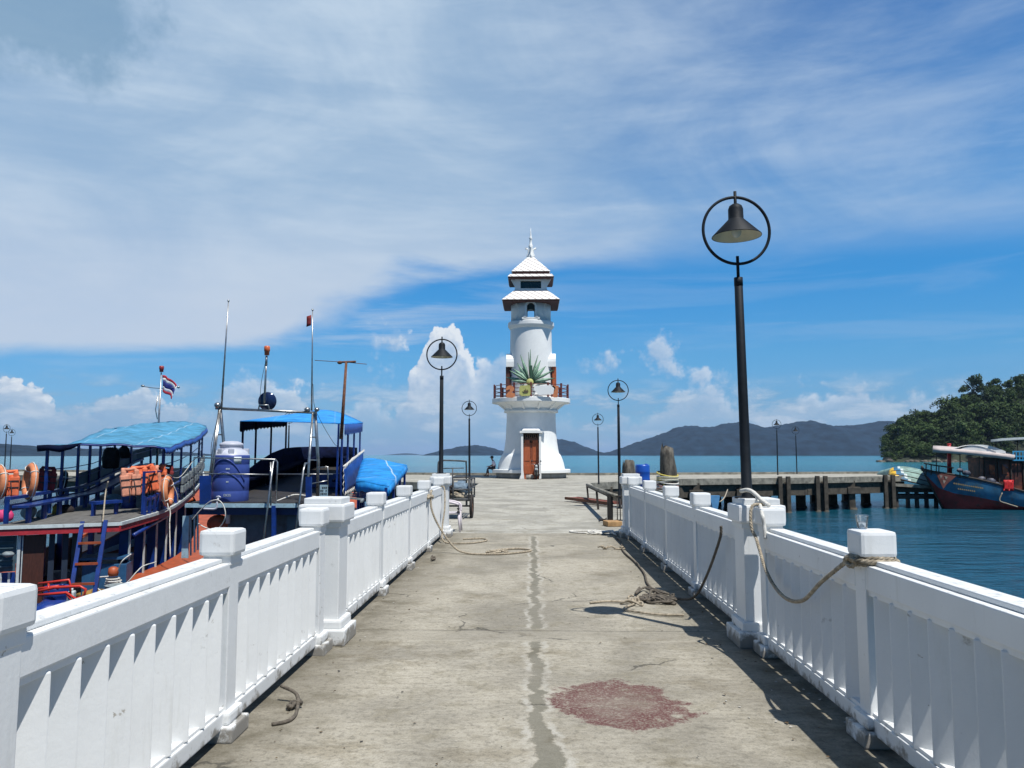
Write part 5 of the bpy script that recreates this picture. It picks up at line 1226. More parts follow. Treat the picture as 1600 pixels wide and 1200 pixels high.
# ---- second boat
B_ST = [(-4.95, 19.2, .37), (-5.15, 21, .40), (-5.40, 23, .45), (-5.7, 25.2, .58), (-6.1, 28, .90), (-6.9, 29.8, 1.15)]
B_PT = [(-8.4, 19.2, .37), (-8.55, 21, .40), (-8.7, 23, .45), (-8.8, 25.2, .58), (-8.6, 28, .90), (-8.0, 29.8, 1.15)]
def boatB():
    root = thing('tour_boat', 'blue tour boat with a violet water tank, steel mast frame and bright blue awning', 'boat', (-6.8, 23, WATER))
    S_ = lambda y: lerp_path(B_ST, y); P_ = lambda y: lerp_path(B_PT, y)
    gs = [(-4.7, 18.6, -1.35), (-4.6, 21, -1.32), (-4.8, 24, -1.2), (-5.4, 27, -.8), (-6.4, 30, -.2), (-7.3, 32.2, .4)]
    gp = [(-8.6, 18.6, -1.35), (-9.1, 21, -1.32), (-9.4, 24, -1.2), (-9.2, 27, -.8), (-8.4, 30, -.2), (-7.6, 32.2, .4)]
    mb = MB(); hull(mb, gp, gs, 0); mb.build('hull', [M['whitepaint'], M['blue'], M['blue']], root, fix=False)
    mb = MB(); mb.sheet([[Vector(p) + Vector((.1, 0, -.1)), Vector(s) + Vector((-.1, 0, -.1))] for p, s in zip(gp, gs)], .06, smooth=False); mb.build('lower_deck', M['orange'], root)
    ys = [19.2 + 10.4 * k / 12 for k in range(13)]
    mb = MB(); mb.sheet([[P_(y).lerp(S_(y), k / 6) for k in range(7)] for y in ys], -.06, smooth=False); mb.build('upper_deck', mat('dark deck boards', (.022, .019, .017), .8, 0, .3, 12, .3, (.07, .065, .06), 6, stretch=(4, .4, 1)), root)
    mb = MB(); mb.bar((-8.42, 19.16, .37), (-5.7, 19.16, .37), .16, .09); E = [Vector(q) for q in spline(B_ST, 4)]; 
    for a, b in zip(E, E[1:]): mb.bar(a, b, .1, .08)
    E = [Vector(q) for q in spline(B_PT, 4)]
    for a, b in zip(E, E[1:]): mb.bar(a, b, .1, .08)
    mb.build('deck_trim', M['ltblue'], root)
    mb = MB(); mb.bar((-8.3, 19.3, .23), (-4.98, 19.3, .23), .06, .18); mb.build('stern_board', mat('navy board', (.006, .018, .10), .5), root)
    mb = MB(); mb.box((-6.45, 19.75, -.60), (2.3, .05, 1.5)); mb.box((-5.55, 19.45, -.55), (.95, .05, 1.4)); mb.build('cabin_wall', M['slate'], root)
    mb = MB(); mb.box((-7.75, 19.9, -.55), (.28, .04, .9), ch=.01); mb.ball((-7.95, 20.0, -.15), .30, 12, 8, (1, .3, .8)); mb.build('bulkhead', M['orange'], root)
    mb = MB(); mb.lathe([(0, 0), (.055, 0), (.055, .3), (.03, .36), (.03, .42), (0, .42)], at(356, 818, 19.55), 10); mb.build('bottle', M['ltblue'], root)
    for (px, a, b, w) in ((321, 743, 787, .27), (428, 790, 850, .10), (482.5, 745, 800, .14), (302, 800, 868, .0)):
        if w: 
            mb = MB(); A = at(px, a, 19.1); B = at(px, b, 19.1); mb.bar(A, B, w, .06); mb.build('blue_post', M['blue'], root)
    mb = MB()
    for px in (298, 304, 309): mb.bar(at(px, 805 - (px - 298) * .6, 19.6), at(px, 868 - (px - 298) * .8, 19.6), .035)
    mb.bar(at(293, 812, 19.6), at(311, 799, 19.6), .07, .05); mb.bar(at(291, 806, 19.5), at(289, 872, 19.5), .16, .05); mb.build('side_gate', M['ltblue'], root)
    # seat bulwark lined with navy cloth, round the bow
    yy = [22.3, 23.2, 24, 25, 26, 27, 28, 29, 29.6]; L = [P_(y) + Vector((.12, 0, 0)) for y in yy]; Rr = [S_(y) + Vector((-.12, 0, 0)) for y in reversed(yy)]
    tops = [1.10, 1.12, 1.2, 1.42, 1.66, 1.82, 1.87, 1.90, 1.90]; zt = tops + [1.90, 1.88, 1.85, 1.80, 1.72, 1.62, 1.5, 1.38, 1.28]
    line = L + Rr; mb = MB(); mb.sheet([[Vector((q.x, q.y, q.z + .05)), Vector((q.x, q.y, (q.z + z) / 2)), Vector((q.x, q.y, z))] for q, z in zip(line, zt)], .04); mb.build('bow_screen', M['navy'], root)
    mb = MB(); q = [p + (Vector((-7.0, 26, p.z)) - p).normalized() * .25 + Vector((0, 0, .42)) for p in line]
    for a, b in zip(q, q[1:]): mb.bar(a, b, .36, .06)
    for p in q[::3]: mb.bar(p, (p.x, p.y, p.z - .42), .08)
    mb.build('bench', M['navy'], root)
    # outside tarpaulin with laced edges on the starboard side
    g = []
    for k in range(9):
        f = k / 8; y = 21.5 + 6.6 * f; s = S_(y); z0 = .53 + .17 * f * f; z1 = 1.26 + .46 * f ** .8
        g.append([Vector((s.x + .09 + .02 * math.sin(k * 2 + j), s.y, z0 + (z1 - z0) * j / 5)) for j in range(6)])
    mb = MB(); mb.sheet(g, .015); tp = mb.build('side_tarpaulin', M['bluetarp'], root)
    mb = MB()
    for row in (0, -1):
        for k in range(34):
            f = k / 33; y = 21.5 + 6.6 * f; s = S_(y); z = (.53 + .17 * f * f) if row == 0 else (1.26 + .46 * f ** .8); x = s.x + .12; mb.tube([(x, y, z + (.07 if k % 2 else -.04)), (x, y + .1, z + (-.04 if k % 2 else .07))], .012, 4)
    for k in range(8): z = .53 + .09 * k; mb.tube([(S_(21.5).x + .1, 21.45 - (.12 if k % 2 else 0), z), (S_(21.5).x + .1, 21.45 - (0 if k % 2 else .12), z + .09)], .01, 4)
    mb.tube([v[-1] + Vector((0, 0, .02)) for v in g], .03, 6); mb.build('lacing', M['rope_white'], tp)
    mb = MB()
    for k in range(7): y = 21.4 + k * .75; s = S_(y); mb.bar((s.x, y, s.z + .04), (s.x + .62, y + .1, s.z - .02), .1, .05)
    mb.bar((S_(21).x + .62, 21, .36), (S_(26.3).x + .6, 26.4, .60), .06, .05); mb.build('outrigger_slats', M['greypad'], root)
    # canopy
    zs = [(0, 21.3, 2.42), (0, 25, 2.58), (0, 27.9, 2.72)]; zp = [(0, 23.3, 2.58), (0, 25.5, 2.76), (0, 27.9, 2.92)]
    grid = []; n = 14
    for k in range(9):
        f = k / 8; a = S_(21.5 + 6.4 * f); b = P_(23.5 + 4.3 * f); a.z = lerp_path(zs, a.y).z; b.z = lerp_path(zp, b.y).z; a.x += .08; b.x -= .06
        grid.append([b.lerp(a, j / n) + Vector((0, 0, (.02 + .34 * f ** .8) * math.sin(math.pi * j / n))) for j in range(n + 1)])
    mb = MB(); mb.sheet(grid, -.02); cn = mb.build('canopy', M['canvasB'], root)
    for e, m, nm, h in (([r[-1] for r in grid], M['bluetarp'], 'valance', .26), ([r[0] for r in grid], M['navy'], 'valance', .28)):
        ee = []
        for a, b in zip(e, e[1:]):
            for t_ in range(4): ee.append(a.lerp(b, t_ / 4))
        mb = MB(); mb.sheet([[q, q + Vector((0, 0, -h * .5)), q + Vector((0, 0, -h - (.05 if i % 2 else 0)))] for i, q in enumerate(ee)], .008); mb.build(nm, m, cn)
    for y in (21.6, 23.1, 25.1, 27.6):
        p = S_(y); mb = MB(); w = .05
        mb.bar(p, (p.x, p.y, lerp_path(zs, y).z), w)
        if y < 22: mb.bar(p + Vector((-.13, 0, 0)), (p.x - .10, p.y, 2.44), .045)
        mb.build('canopy_post', M['blue'], root)
    for y in (23.6, 24.9, 26.2, 27.5):
        p = P_(y); mb = MB(); mb.bar(p, (p.x, p.y, lerp_path(zp, y).z), .05); mb.build('canopy_post', M['navy'], root)
    # steel mast frame
    G = MB(); TL = at(343, 639, 19.8); TR = at(489, 645, 19.8)
    G.tube([at(323, 782, 19.3), at(334, 700, 19.5), TL], .032, 8); G.tube([(TL.x + .02, 20.3, .4), (TL.x + .02, 20.2, 1.6), TL + Vector((.02, 0, 0))], .04, 8)
    G.tube([at(327, 782, 19.3), at(337, 700, 19.5), TL + Vector((.03, 0, 0))], .02, 8)
    G.tube([TL + Vector((-.1, 0, .02)), TR + Vector((.1, 0, 0))], .035, 8)
    G.tube([at(479, 782, 19.3), at(483, 720, 19.5), TR], .032, 8); G.tube([at(496, 785, 20.2), at(497, 720, 20.1), TR + Vector((.06, 0, 0))], .04, 8)
    for (py, x0, x1) in ((683, 485, 494), (719, 482, 497), (679, 337, 346)): G.tube([at(x0, py, 19.6), at(x1, py, 20.0)], .018, 6)
    G.tube([at(404, 640, 19.8), at(405, 633, 19.75), at(419, 633, 19.75), at(421, 641, 19.8)], .022, 6)
    for q in ((340, 633, .09), (480, 640, .08), (495, 640, .07)): G.ball(at(q[0], q[1], 19.75), q[2], 8, 6, (1, 1, .8))
    fr = G.build('mast_frame', M['steel'], root)
    for (a, b, r0) in (((346, 637), (357, 470), .026), ((487, 642), (488.5, 484), .022)):
        mb = MB(); A = at(*a, 19.8); B = at(*b, 19.8); mb.tube([A, A.lerp(B, .5), B], [r0, r0 * .8, r0 * .45], 8); mb.ball(B, .03, 8, 6); mb.build('mast_pole', M['steel'], root)
    mb = MB(); A = at(413, 632, 19.8); B = at(416.5, 556, 19.8); mb.tube([A, B], [.03, .022], 8); mb.tube([A.lerp(B, .8), B], [.035, .03], 6); pl = mb.build('mast_pole', M['steel'], root)
    mb = MB(); mb.lathe([(0, -.1), (.06, -.1), (.065, 0), (.075, .01), (.075, .12), (.05, .14), (0, .14)], at(417.2, 549, 19.8), 12); mb.build('beacon', mat('orange beacon', (.62, .14, .05), .35, bump=0), pl)
    mb = MB(); c = at(417.5, 627, 20.0); mb.lathe([(0, .07), (.12, .05), (.235, .0), (.24, -.01), (.235, -.015), (.12, .035), (0, .055)], c, 32, Matrix.Rotation(R(95), 3, 'X')); mb.build('dish', mat('dark glossy disc', (.015, .03, .09), .12, .3, .3, 3, bump=0), root)
    mb = MB(); A = at(533, 686, 21.5); B = at(541, 566, 21.5); mb.tube([A, B], [.05, .035], 8); mb.build('antenna_pole', M['rust'], root)
    mb = MB(); mb.tube([at(492, 563, 21.5), at(541, 566, 21.5), at(573, 569, 21.5)], .009, 5); mb.tube([at(528, 566, 21.5), at(556, 565, 21.5)], .028, 6); mb.ball(at(531, 566.5, 21.5), .05, 8, 6, (1.5, 1, 1)); mb.build('antenna', M['rust'], root)
    # stern rails and ladder
    mb = MB(); z1 = at(360, 716, 19.15).z
    mb.tube([at(303, 775, 19.1), at(303, 715, 19.1), at(431, 718, 19.1), at(433.5, 722, 19.1), at(431, 786, 19.1)], .02, 8); mb.tube([at(303, 740, 19.1), at(420, 741.5, 19.1)], .016, 6)
    mb.build('stern_rail', M['steel'], root); mb = MB()
    mb.tube([at(431, 718, 19.1), at(427, 722, 19.0), at(424, 745, 18.8), at(411, 852, 18.2)], .024, 8); mb.tube([at(423, 790, 18.9), at(423, 722, 19.0)], .02, 6)
    mb.build('ladder_rail', M['steel'], root); mb = MB()
    mb.tube([at(483, 724, 19.3), at(477, 724, 19.0), at(474, 735, 18.9), at(461, 842, 18.2)], .024, 8)
    mb.build('ladder_rail', M['steel'], root); mb = MB()
    mb.tube([at(497, 731, 20), at(512, 729, 20), at(512.5, 760, 20)], .018, 6); mb.tube([at(482, 757, 20), at(512, 751, 20)], .018, 6); mb.build('side_rail', M['steel'], root); mb = MB(); mb.tube([at(433, 741, 21), at(520, 741, 21)], .016, 6)
    mb.build('cross_rail', M['steel'], root)
    mb = MB(); c = at(506, 767, 19.7); mb.box(c, (.20, .02, .30)); sg = mb.build('notice_board', M['ltblue'], root)
    mb = MB()
    for j in range(3):
        for k in range(4):
            if (j * 3 + k) % 5: mb.box(c + Vector((-.065 + k * .042, -.014, .08 - j * .075)), (.028, .006, .03 + .012 * ((j + k) % 2)))
    mb.build('lettering', M['strap'], sg)
    return root
BB = boatB()
def water_tank():
    c = at(361, 720, 19.95); z0 = .41; root = thing('water_tank', 'violet blue ribbed plastic water tank with a pale lid, behind the steel rail', 'water tank', (c.x, c.y, z0)); C = (c.x, c.y, z0); r = .455
    mb = MB(); mb.lathe([(0, 0), (r * .97, 0), (r, .03), (r, .27), (r * .985, .285), (r, .30), (r, .60), (r * .985, .615), (r, .63), (r, .93), (r * .985, .945), (r, .96), (r, 1.14), (r * .99, 1.18)], C, 48)
    for zc, R_ in ((.0, .75), (.0, 1.08)):       # moulded arch ribs on the wall
        pts = []
        for k in range(21):
            u = -1.15 + 2.3 * k / 20; z = zc + R_ * math.cos(u * .93) ** 1.0; pts.append((C[0] + (r + .004) * math.sin(u), C[1] - (r + .004) * math.cos(u), z0 + max(.02, z)))
        mb.tube(pts, .022, 6)
    mb.build('barrel', M['tank'], root)
    mb = MB(); mb.lathe([(r * .99, 1.18), (r * .95, 1.22), (r * .80, 1.30), (r * .60, 1.33), (r * .60, 1.40), (r * .64, 1.41), (r * .64, 1.46), (r * .60, 1.48), (r * .35, 1.53), (0, 1.54)], C, 40, cap=False)
    for a in (-1.9, -1.2, .2, 1.9): mb.box((C[0] + r * .8 * math.cos(a), C[1] + r * .8 * math.sin(a), z0 + 1.27), (.14, .14, .15), a, ch=.02)
    mb.build('lid', M['tanklid'], root)
    mb = MB(); a0 = -1.06; 
    mb.sheet([[(C[0] + (r + .006) * math.cos(a0 + .42 * k / 6), C[1] + (r + .006) * math.sin(a0 + .42 * k / 6), z0 + .97 + .17 * j) for k in range(7)] for j in range(2)], .003); mb.build('label', M['whitepaint'], root)
    mb = MB()
    def ch(u, z, w, h):
        a = -math.pi / 2 + u; mb.box((C[0] + (r + .006) * math.cos(a), C[1] + (r + .006) * math.sin(a), z0 + z), (w, .006, h), a + math.pi / 2)
    for k in range(3): ch(.14 + k * .07, .84, .022, .035)
    for k in range(2): ch(.17 + k * .07, .52, .022, .035)
    lt = mb.build('marks', M['whitepaint'], root)
    for (txt, u, z, s_) in (('DOS', .22, .16, .085),):
        cu = bpy.data.curves.new('txt', 'FONT'); cu.body = txt; cu.size = s_; cu.extrude = .003; cu.align_x = 'CENTER'; ob = bpy.data.objects.new('lettering_src', cu); COL.objects.link(ob)
        dg = bpy.context.evaluated_depsgraph_get(); me = bpy.data.meshes.new_from_object(ob.evaluated_get(dg)); bpy.data.objects.remove(ob)
        for v in me.vertices:
            a = -math.pi / 2 + u + v.co.x / r; zz = v.co.y; v.co = Vector(((r + .004 + v.co.z) * math.cos(a), (r + .004 + v.co.z) * math.sin(a), z + zz))
        me.materials.clear(); me.materials.append(M['whitepaint']); o = bpy.data.objects.new('lettering', me); COL.objects.link(o); o.parent = root
    mb = MB(); a = -math.pi / 2 - .25; mb.ball((C[0] + r * math.cos(a), C[1] + r * math.sin(a), z0 + .13), .06, 12, 8, (1.2, .6, .8)); mb.tube([(C[0] + r * math.cos(a), C[1] + r * math.sin(a) - .02, z0 + .12), (C[0] + r * math.cos(a) + .03, C[1] - r - .10, z0 + .10), (C[0] + r * math.cos(a) + .03, C[1] - r - .11, z0 + .05)], .022, 6); mb.build('tap', M['tanklid'], root)
water_tank()
def small_rope(name, pts, r, m, label, n=8):
    mb = MB(); mb.tube(spline(pts, n), r, 6); o = mb.build(name, m); center(o); return tag(o, label, 'rope')
small_rope('hose', [at(300, 812, 18.9), at(318, 792, 18.8), at(330, 783, 18.7), at(342, 782, 18.6), at(350, 792, 18.6), at(352, 808, 18.6), at(345, 822, 18.7), at(335, 828, 18.8), at(320, 824, 18.9), at(310, 818, 19)], .014, M['rope_white'], 'white hose looping below the water tank', 10)
small_rope('pipe', [at(318, 795, 18.9), at(336, 795, 18.9), at(339, 790, 18.9), at(339, 784, 18.9)], .025, M['tanklid'], 'short bent grey pipe under the water tank')
small_rope('rope', [at(425, 786, 19.6), at(445, 778, 20.5), at(462, 773, 21), at(490, 776, 21), at(505, 776, 21)], .018, M['rope_white'], 'pale rope lying across the dark deck behind the tank')
small_rope('rope', [at(256, 748, 21.3), at(268, 755, 21.3), at(276, 770, 21.4), at(278, 785, 21.5)], .012, M['rope_white'], 'thin white line arching beside the hanging life ring')
small_rope('rope', [at(262, 785, 21.0), at(266, 800, 20.9), at(265, 820, 20.8), at(266, 870, 20.6)], .016, M['rope_white'], 'white line hanging from the upper deck edge of the left boat')
small_rope('rope', [at(264, 750, 21), at(260, 775, 20.8), at(263, 795, 20.7), at(258, 800, 20.7)], .014, M['rope_white'], 'knotted white line below the life ring')
small_rope('rope', [at(169, 752, 19.2), at(165, 770, 19.2), at(162, 800, 18.4), at(160.5, 815, 18.0)], .018, M['rope'], 'brown line running up from the boarding ladder')
mb = MB(); mb.sheet([[at(487, 492, 19.8) + Vector((-.01 - .06 * j, 0, -.02 * j)) + Vector((0, .01 * math.sin(k), -.09 * k)) for j in range(3)] for k in range(4)], .004)
o = mb.build('rag', M['redcloth']); center(o); tag(o, 'small torn red rag near the top of the right hand mast', 'rag')

# ---- third boat under a sheet
def boatC():
    root = thing('covered_boat', 'small blue boat covered by a bright blue plastic sheet, behind the white railing', 'boat', (-5, 24, WATER))
    gs = [(-3.7, 20.5, -1.0), (-3.6, 23, -1.0), (-3.9, 26, -.8), (-4.8, 28.6, -.3)]; gp = [(-4.9, 20.5, -1.0), (-5.2, 23, -1.0), (-5.4, 26, -.8), (-5.0, 28.7, -.3)]
    mb = MB(); hull(mb, gp, gs, 0); mb.build('hull', [M['whitepaint'], M['blue'], M['ltblue']], root, fix=False)
    nl, fl, nr, fr = at(556, 752, 21.8), at(566, 716, 29.0), at(608, 759, 20.8), at(636, 726, 27.0)
    g = []
    for k in range(13):
        f = k / 12; a = nl.lerp(fl, f); b = nr.lerp(fr, f); g.append([a.lerp(b, j / 10) + Vector((0, 0, .07 * math.sin(math.pi * (j / 10) ** .8) * (.5 + .5 * f) + .012 * math.sin(k * 2.1 + j * .7) - (.03 if k % 3 == 0 else 0))) for j in range(11)])
    mb = MB(); mb.sheet(g, -.015); mb.build('sheet_cover', M['canvasC'], root)
    mb = MB(); e = [r[-1] for r in g]; mb.sheet([[q, q + Vector((.03, 0, -.14)), q + Vector((.0, 0, -.22 - .03 * (i % 2)))] for i, q in enumerate(e)], .01); e = g[0]; mb.sheet([[q, q + Vector((0, -.03, -.14)), q + Vector((0, 0, -.24 - .04 * (i % 2)))] for i, q in enumerate(e)], .01); mb.build('hanging_edge', M['canvasC'], root)
    mb = MB()
    for f in (0, .35, .7, 1.0): q = nr.lerp(fr, f); mb.bar(q + Vector((-.08, 0, -.05)), (q.x - .08, q.y, -1.0), .07); q = nl.lerp(fl, f); mb.bar(q + Vector((.08, 0, -.05)), (q.x + .08, q.y, -1.0), .07)
    mb.bar((-3.75, 21, -.25), (-4.2, 27, .1), .04, .5); mb.build('cover_post', M['blue'], root)
boatC()

# ---- painted boat on the right and the upturned one on the pier end
M['hullblue'] = mat('worn sky blue hull', (.035, .16, .28), .55, 0, .3, 1.2, .5, (.10, .07, .05), 2.5)
M['hullred'] = mat('worn red hull', (.30, .02, .018), .6, 0, .3, 1.2, .4, (.06, .02, .015), 2)
M['mural'] = mat('dark painted cabin', (.07, .018, .012), .6, 0, .6, 2.2, .6, (.25, .07, .02), 2.2)
def boatD():
    Y = 60.0; root = thing('fishing_boat', 'painted wooden boat with a blue and red hull, red prow post and pale awnings', 'boat', (at(1530, 700, Y).x, Y, WATER))
    U = lambda px, py, dy=0: at(px, py, Y + dy)
    # sections from the stem (left) to beyond the frame: sheer, colour break, waterline
    S3 = [(1440, 733, 1446, 742, 1474, 794), (1452, 737, 1462, 762, 1479, 794), (1475, 741, 1482, 770, 1488, 794), (1510, 748, 1512, 775, 1512, 794), (1545, 757, 1545, 782, 1545, 794.5), (1575, 766, 1575, 789, 1575, 795), (1600, 769, 1600, 793, 1600, 795), (1680, 770, 1680, 794, 1680, 795.5), (1800, 762, 1800, 792, 1800, 796)]
    W2 = [0.08, .55, .95, 1.35, 1.6, 1.7, 1.75, 1.7, 1.3]
    mb = MB(); near = []; far = []
    for (a, b, c, d, e, f), w in zip(S3, W2):
        p1, p2, p3 = U(a, b), U(c, d), U(e, f)
        near.append([p1 + Vector((0, -w, 0)), p1.lerp(p2, .5) + Vector((0, -w * .97, 0)), p2 + Vector((0, -w * .85, 0)), p3 + Vector((0, -w * .55, 0)), p3 + Vector((0, -w * .4, -.7))]); far.append([q + Vector((0, 2 * (Y - q.y), 0)) for q in near[-1]])
    for rows, flip in ((near, 0), (far, 1)):
        n = 5; o = len(mb.v); mb.v += [tuple(q) for r in rows for q in r]
        for i in range(len(rows) - 1):
            for k in range(n - 1):
                mb.f.append([o + i * n + k, o + i * n + k + 1, o + (i + 1) * n + k + 1, o + (i + 1) * n + k]); mb.sm.append(True); mb.mi.append(0 if k < 2 else 1)
    mb.build('hull', [M['hullblue'], M['hullred']], root)
    mb = MB(); gl = [r[0] for r in near]; gr = [r[0] for r in far]
    mb.tube([q + Vector((0, 0, .03)) for q in gl], .07, 6); mb.tube([q + Vector((0, 0, .03)) for q in gr], .07, 6); mb.sheet([[a + Vector((0, 0, -.12)), b + Vector((0, 0, -.12))] for a, b in zip(gl, gr)], .05, smooth=False)
    mb.tube([U(1440, 728, 0), U(1446, 742, 0), U(1474, 796, 0)], .09, 6)
    mb.build('gunwale', M['darkwood'], root)
    def decal(name, px, m):
        mb = MB(); 
        for pl in px:
            vs = []
            for (x, y) in pl:
                best = None
                for i in range(len(near) - 1):
                    for k in range(4):
                        q = near[i][k]
                c = U(x, y); t_ = 0
                for i in range(len(S3) - 1):
                    if S3[i][0] <= x <= S3[i + 1][0]: t_ = (x - S3[i][0]) / (S3[i + 1][0] - S3[i][0]); w = W2[i] + (W2[i + 1] - W2[i]) * t_
                ratio = (Y - w * 0.97 - .04) / Y; vs.append(EYE + (c - EYE) * ratio)
            n = len(vs); mb.add(vs + [v + Vector((0, .05, 0)) for v in vs], [list(range(n)), list(reversed(range(n, 2 * n)))] + [[k, k + n, (k + 1) % n + n, (k + 1) % n] for k in range(n)])
        return mb.build(name, m, root)
    decal('bow_triangle', [[(1462, 738), (1494, 744), (1480, 756), (1474, 764)]], mat('brown red bow paint', (.16, .05, .035), .6, 0, .4, 2))
    decal('bow_motif', [[(1468, 742), (1473, 743), (1470, 748)], [(1476, 744), (1481, 745), (1478, 749.5)], [(1473, 750), (1478, 751), (1475, 756)]], mat('pale motif', (.35, .28, .22), .6))
    sq = []
    x = 1490
    while x < 1536: h = random.uniform(2, 4); y = 755.5 + (x - 1490) * .17; sq.append([(x, y), (x + 1.2, y - h * .5), (x + 2.2, y + .3), (x + 1.3, y + h * .35)]); x += random.uniform(2.6, 3.4)
    x = 1497
    while x < 1522: y = 763 + (x - 1490) * .15; sq.append([(x, y), (x + 1.2, y - 1.4), (x + 2.0, y + .3), (x + 1, y + 1)]); x += 3.1
    decal('hull_lettering', sq, mat('ochre lettering', (.30, .22, .09), .6))
    # red prow post and rail
    mb = MB(); a = U(1483, 737); b = U(1483, 695); mb.tube([a + Vector((0, 0, -.3)), b], [.16, .12], 12); mb.lathe([(.12, 0), (.14, .03), (.14, .08), (.11, .1), (0, .1)], b, 12); mb.build('prow_post', mat('red post', (.45, .015, .02), .5, 0, .2, 3), root)
    mb = MB()
    for dy in (-1.0, .8):
        mb.tube([U(1444, 724, dy * .2), U(1460, 727, dy), U(1490, 731, dy)], .05, 6)
        for x in (1447, 1455, 1467, 1487): mb.tube([U(x, 725 + (x - 1445) * .13, dy * .6), U(x, 742, dy * .6)], .045, 6)
    mb.build('bow_rail', M['darkwood'], root)
    # cabin
    mb = MB(); x0 = U(1527, 740).x; x1 = U(1700, 740).x; z0 = U(1560, 768).z; z1 = U(1560, 715).z; mb.box(((x0 + x1) / 2, Y + .2, (z0 + z1) / 2), (x1 - x0, 2.0, z1 - z0)); cab = mb.build('cabin', M['mural'], root)
    mb = MB(); 
    for x in (1529, 1550, 1569, 1588, 1600): p = U(x, 740); mb.box((p.x, Y - .85, (z0 + z1) / 2), (.07, .08, z1 - z0))
    mb.box(((x0 + x1) / 2, Y - .85, z1 - .1), (x1 - x0, .08, .12)); mb.build('cabin_frame', M['darkwood'], cab)
    mb = MB()
    for x, w in ((1540, 8), (1560, 8), (1594, 6)): p = U(x, 733); mb.box((p.x, Y - .82, p.z), (w / 20.5, .05, .7), ch=.02)
    mb.build('painted_panel', mat('orange mural panel', (.32, .07, .02), .6, 0, .6, 3, .4, (.05, .12, .2), 4), cab)
    mb = MB(); g = [[U(1458 + 128 * i / 10, 700.5 + 12 * (i / 10) ** 1.3, (-1.5 + 3.0 * j / 5)) + Vector((0, 0, .22 * math.sin(math.pi * j / 5))) for j in range(6)] for i in range(11)]; mb.sheet(g, -.30); mb.build('awning', mat('pale pink awning', (.56, .48, .45), .7, 0, .15, 1), root)
    mb = MB(); g = [[U(1487 + 70 * i / 10, 706 - 11 * math.sin(math.pi * (.12 + .86 * i / 10)), (-1.2 + 2.4 * j / 4)) for j in range(5)] for i in range(11)]; mb.sheet(g, -.06); mb.prism([(U(1487 + 70 * i / 10, 706).x, U(1500, 706 - 11 * math.sin(math.pi * (.12 + .86 * i / 10))).z) for i in range(11)] + [(U(1557, 706).x, U(1500, 708.5).z), (U(1487, 706).x, U(1500, 704.5).z)], 'y', Y - 1.15, Y - 1.05); mb.build('awning', mat('white awning', (.74, .74, .72), .6, 0, .08, 1), root)
    mb = MB(); g = [[U(1548 + 140 * i / 8, 690 - 7 * (i / 8) ** .6, (-1.4 + 2.8 * j / 4)) + Vector((0, 0, .15 * math.sin(math.pi * j / 4))) for j in range(5)] for i in range(9)]; mb.sheet(g, -.07); mb.build('awning', M['greypad'], root)
    for x, y0 in ((1463, 701), (1500, 703), (1530, 706), (1556, 690), (1590, 686)): mb = MB(); mb.tube([U(x, y0, -1.0), U(x, 745 if x > 1480 else 738, -1.0)], .04, 6); mb.build('awning_post', M['darkwood'], root)
    mb = MB()
    for py in (705.5, 713, 719): mb.bar(U(1582, py, -1.1), U(1680, py, -1.1), .06, .10)
    for x in range(1583, 1680, 5): mb.bar(U(x, 705, -1.1), U(x, 720, -1.1), .08, .05)
    mb.build('roof_rail', mat('sky blue rail', (.05, .30, .52), .5), root)
    mb = MB(); mb.sheet([[U(1568 + 16 * i / 6, 750 + 17 * j / 4, -1.75 + .08 * math.sin(i * 2 + j)) for j in range(5)] for i in range(7)], .02); o = mb.build('red_cloth', mat('bright red cloth', (.60, .012, .015), .7), root)
    gear = mat('mixed deck gear', (.07, .08, .12), .7, 0, .8, 3, .6, (.3, .25, .2), 3)
    for (x, y, r) in ((1534, 748, .22), (1548, 752, .3), (1556, 757, .25), (1540, 757, .2), (1510, 739, .25), (1500, 735, .2)): mb = MB(); mb.ball(U(x, y, -1.2), r, 9, 6, (1.2, 1, .8)); mb.build('deck_gear', gear, root)
    mb = MB(); mb.tube(spline([U(1590, 792, -2.0), U(1574, 787, -2), U(1562, 782, -1.8), U(1566, 770, -1.8)], 5), .04, 5); mb.build('mooring_line', M['rope'], root)
boatD()
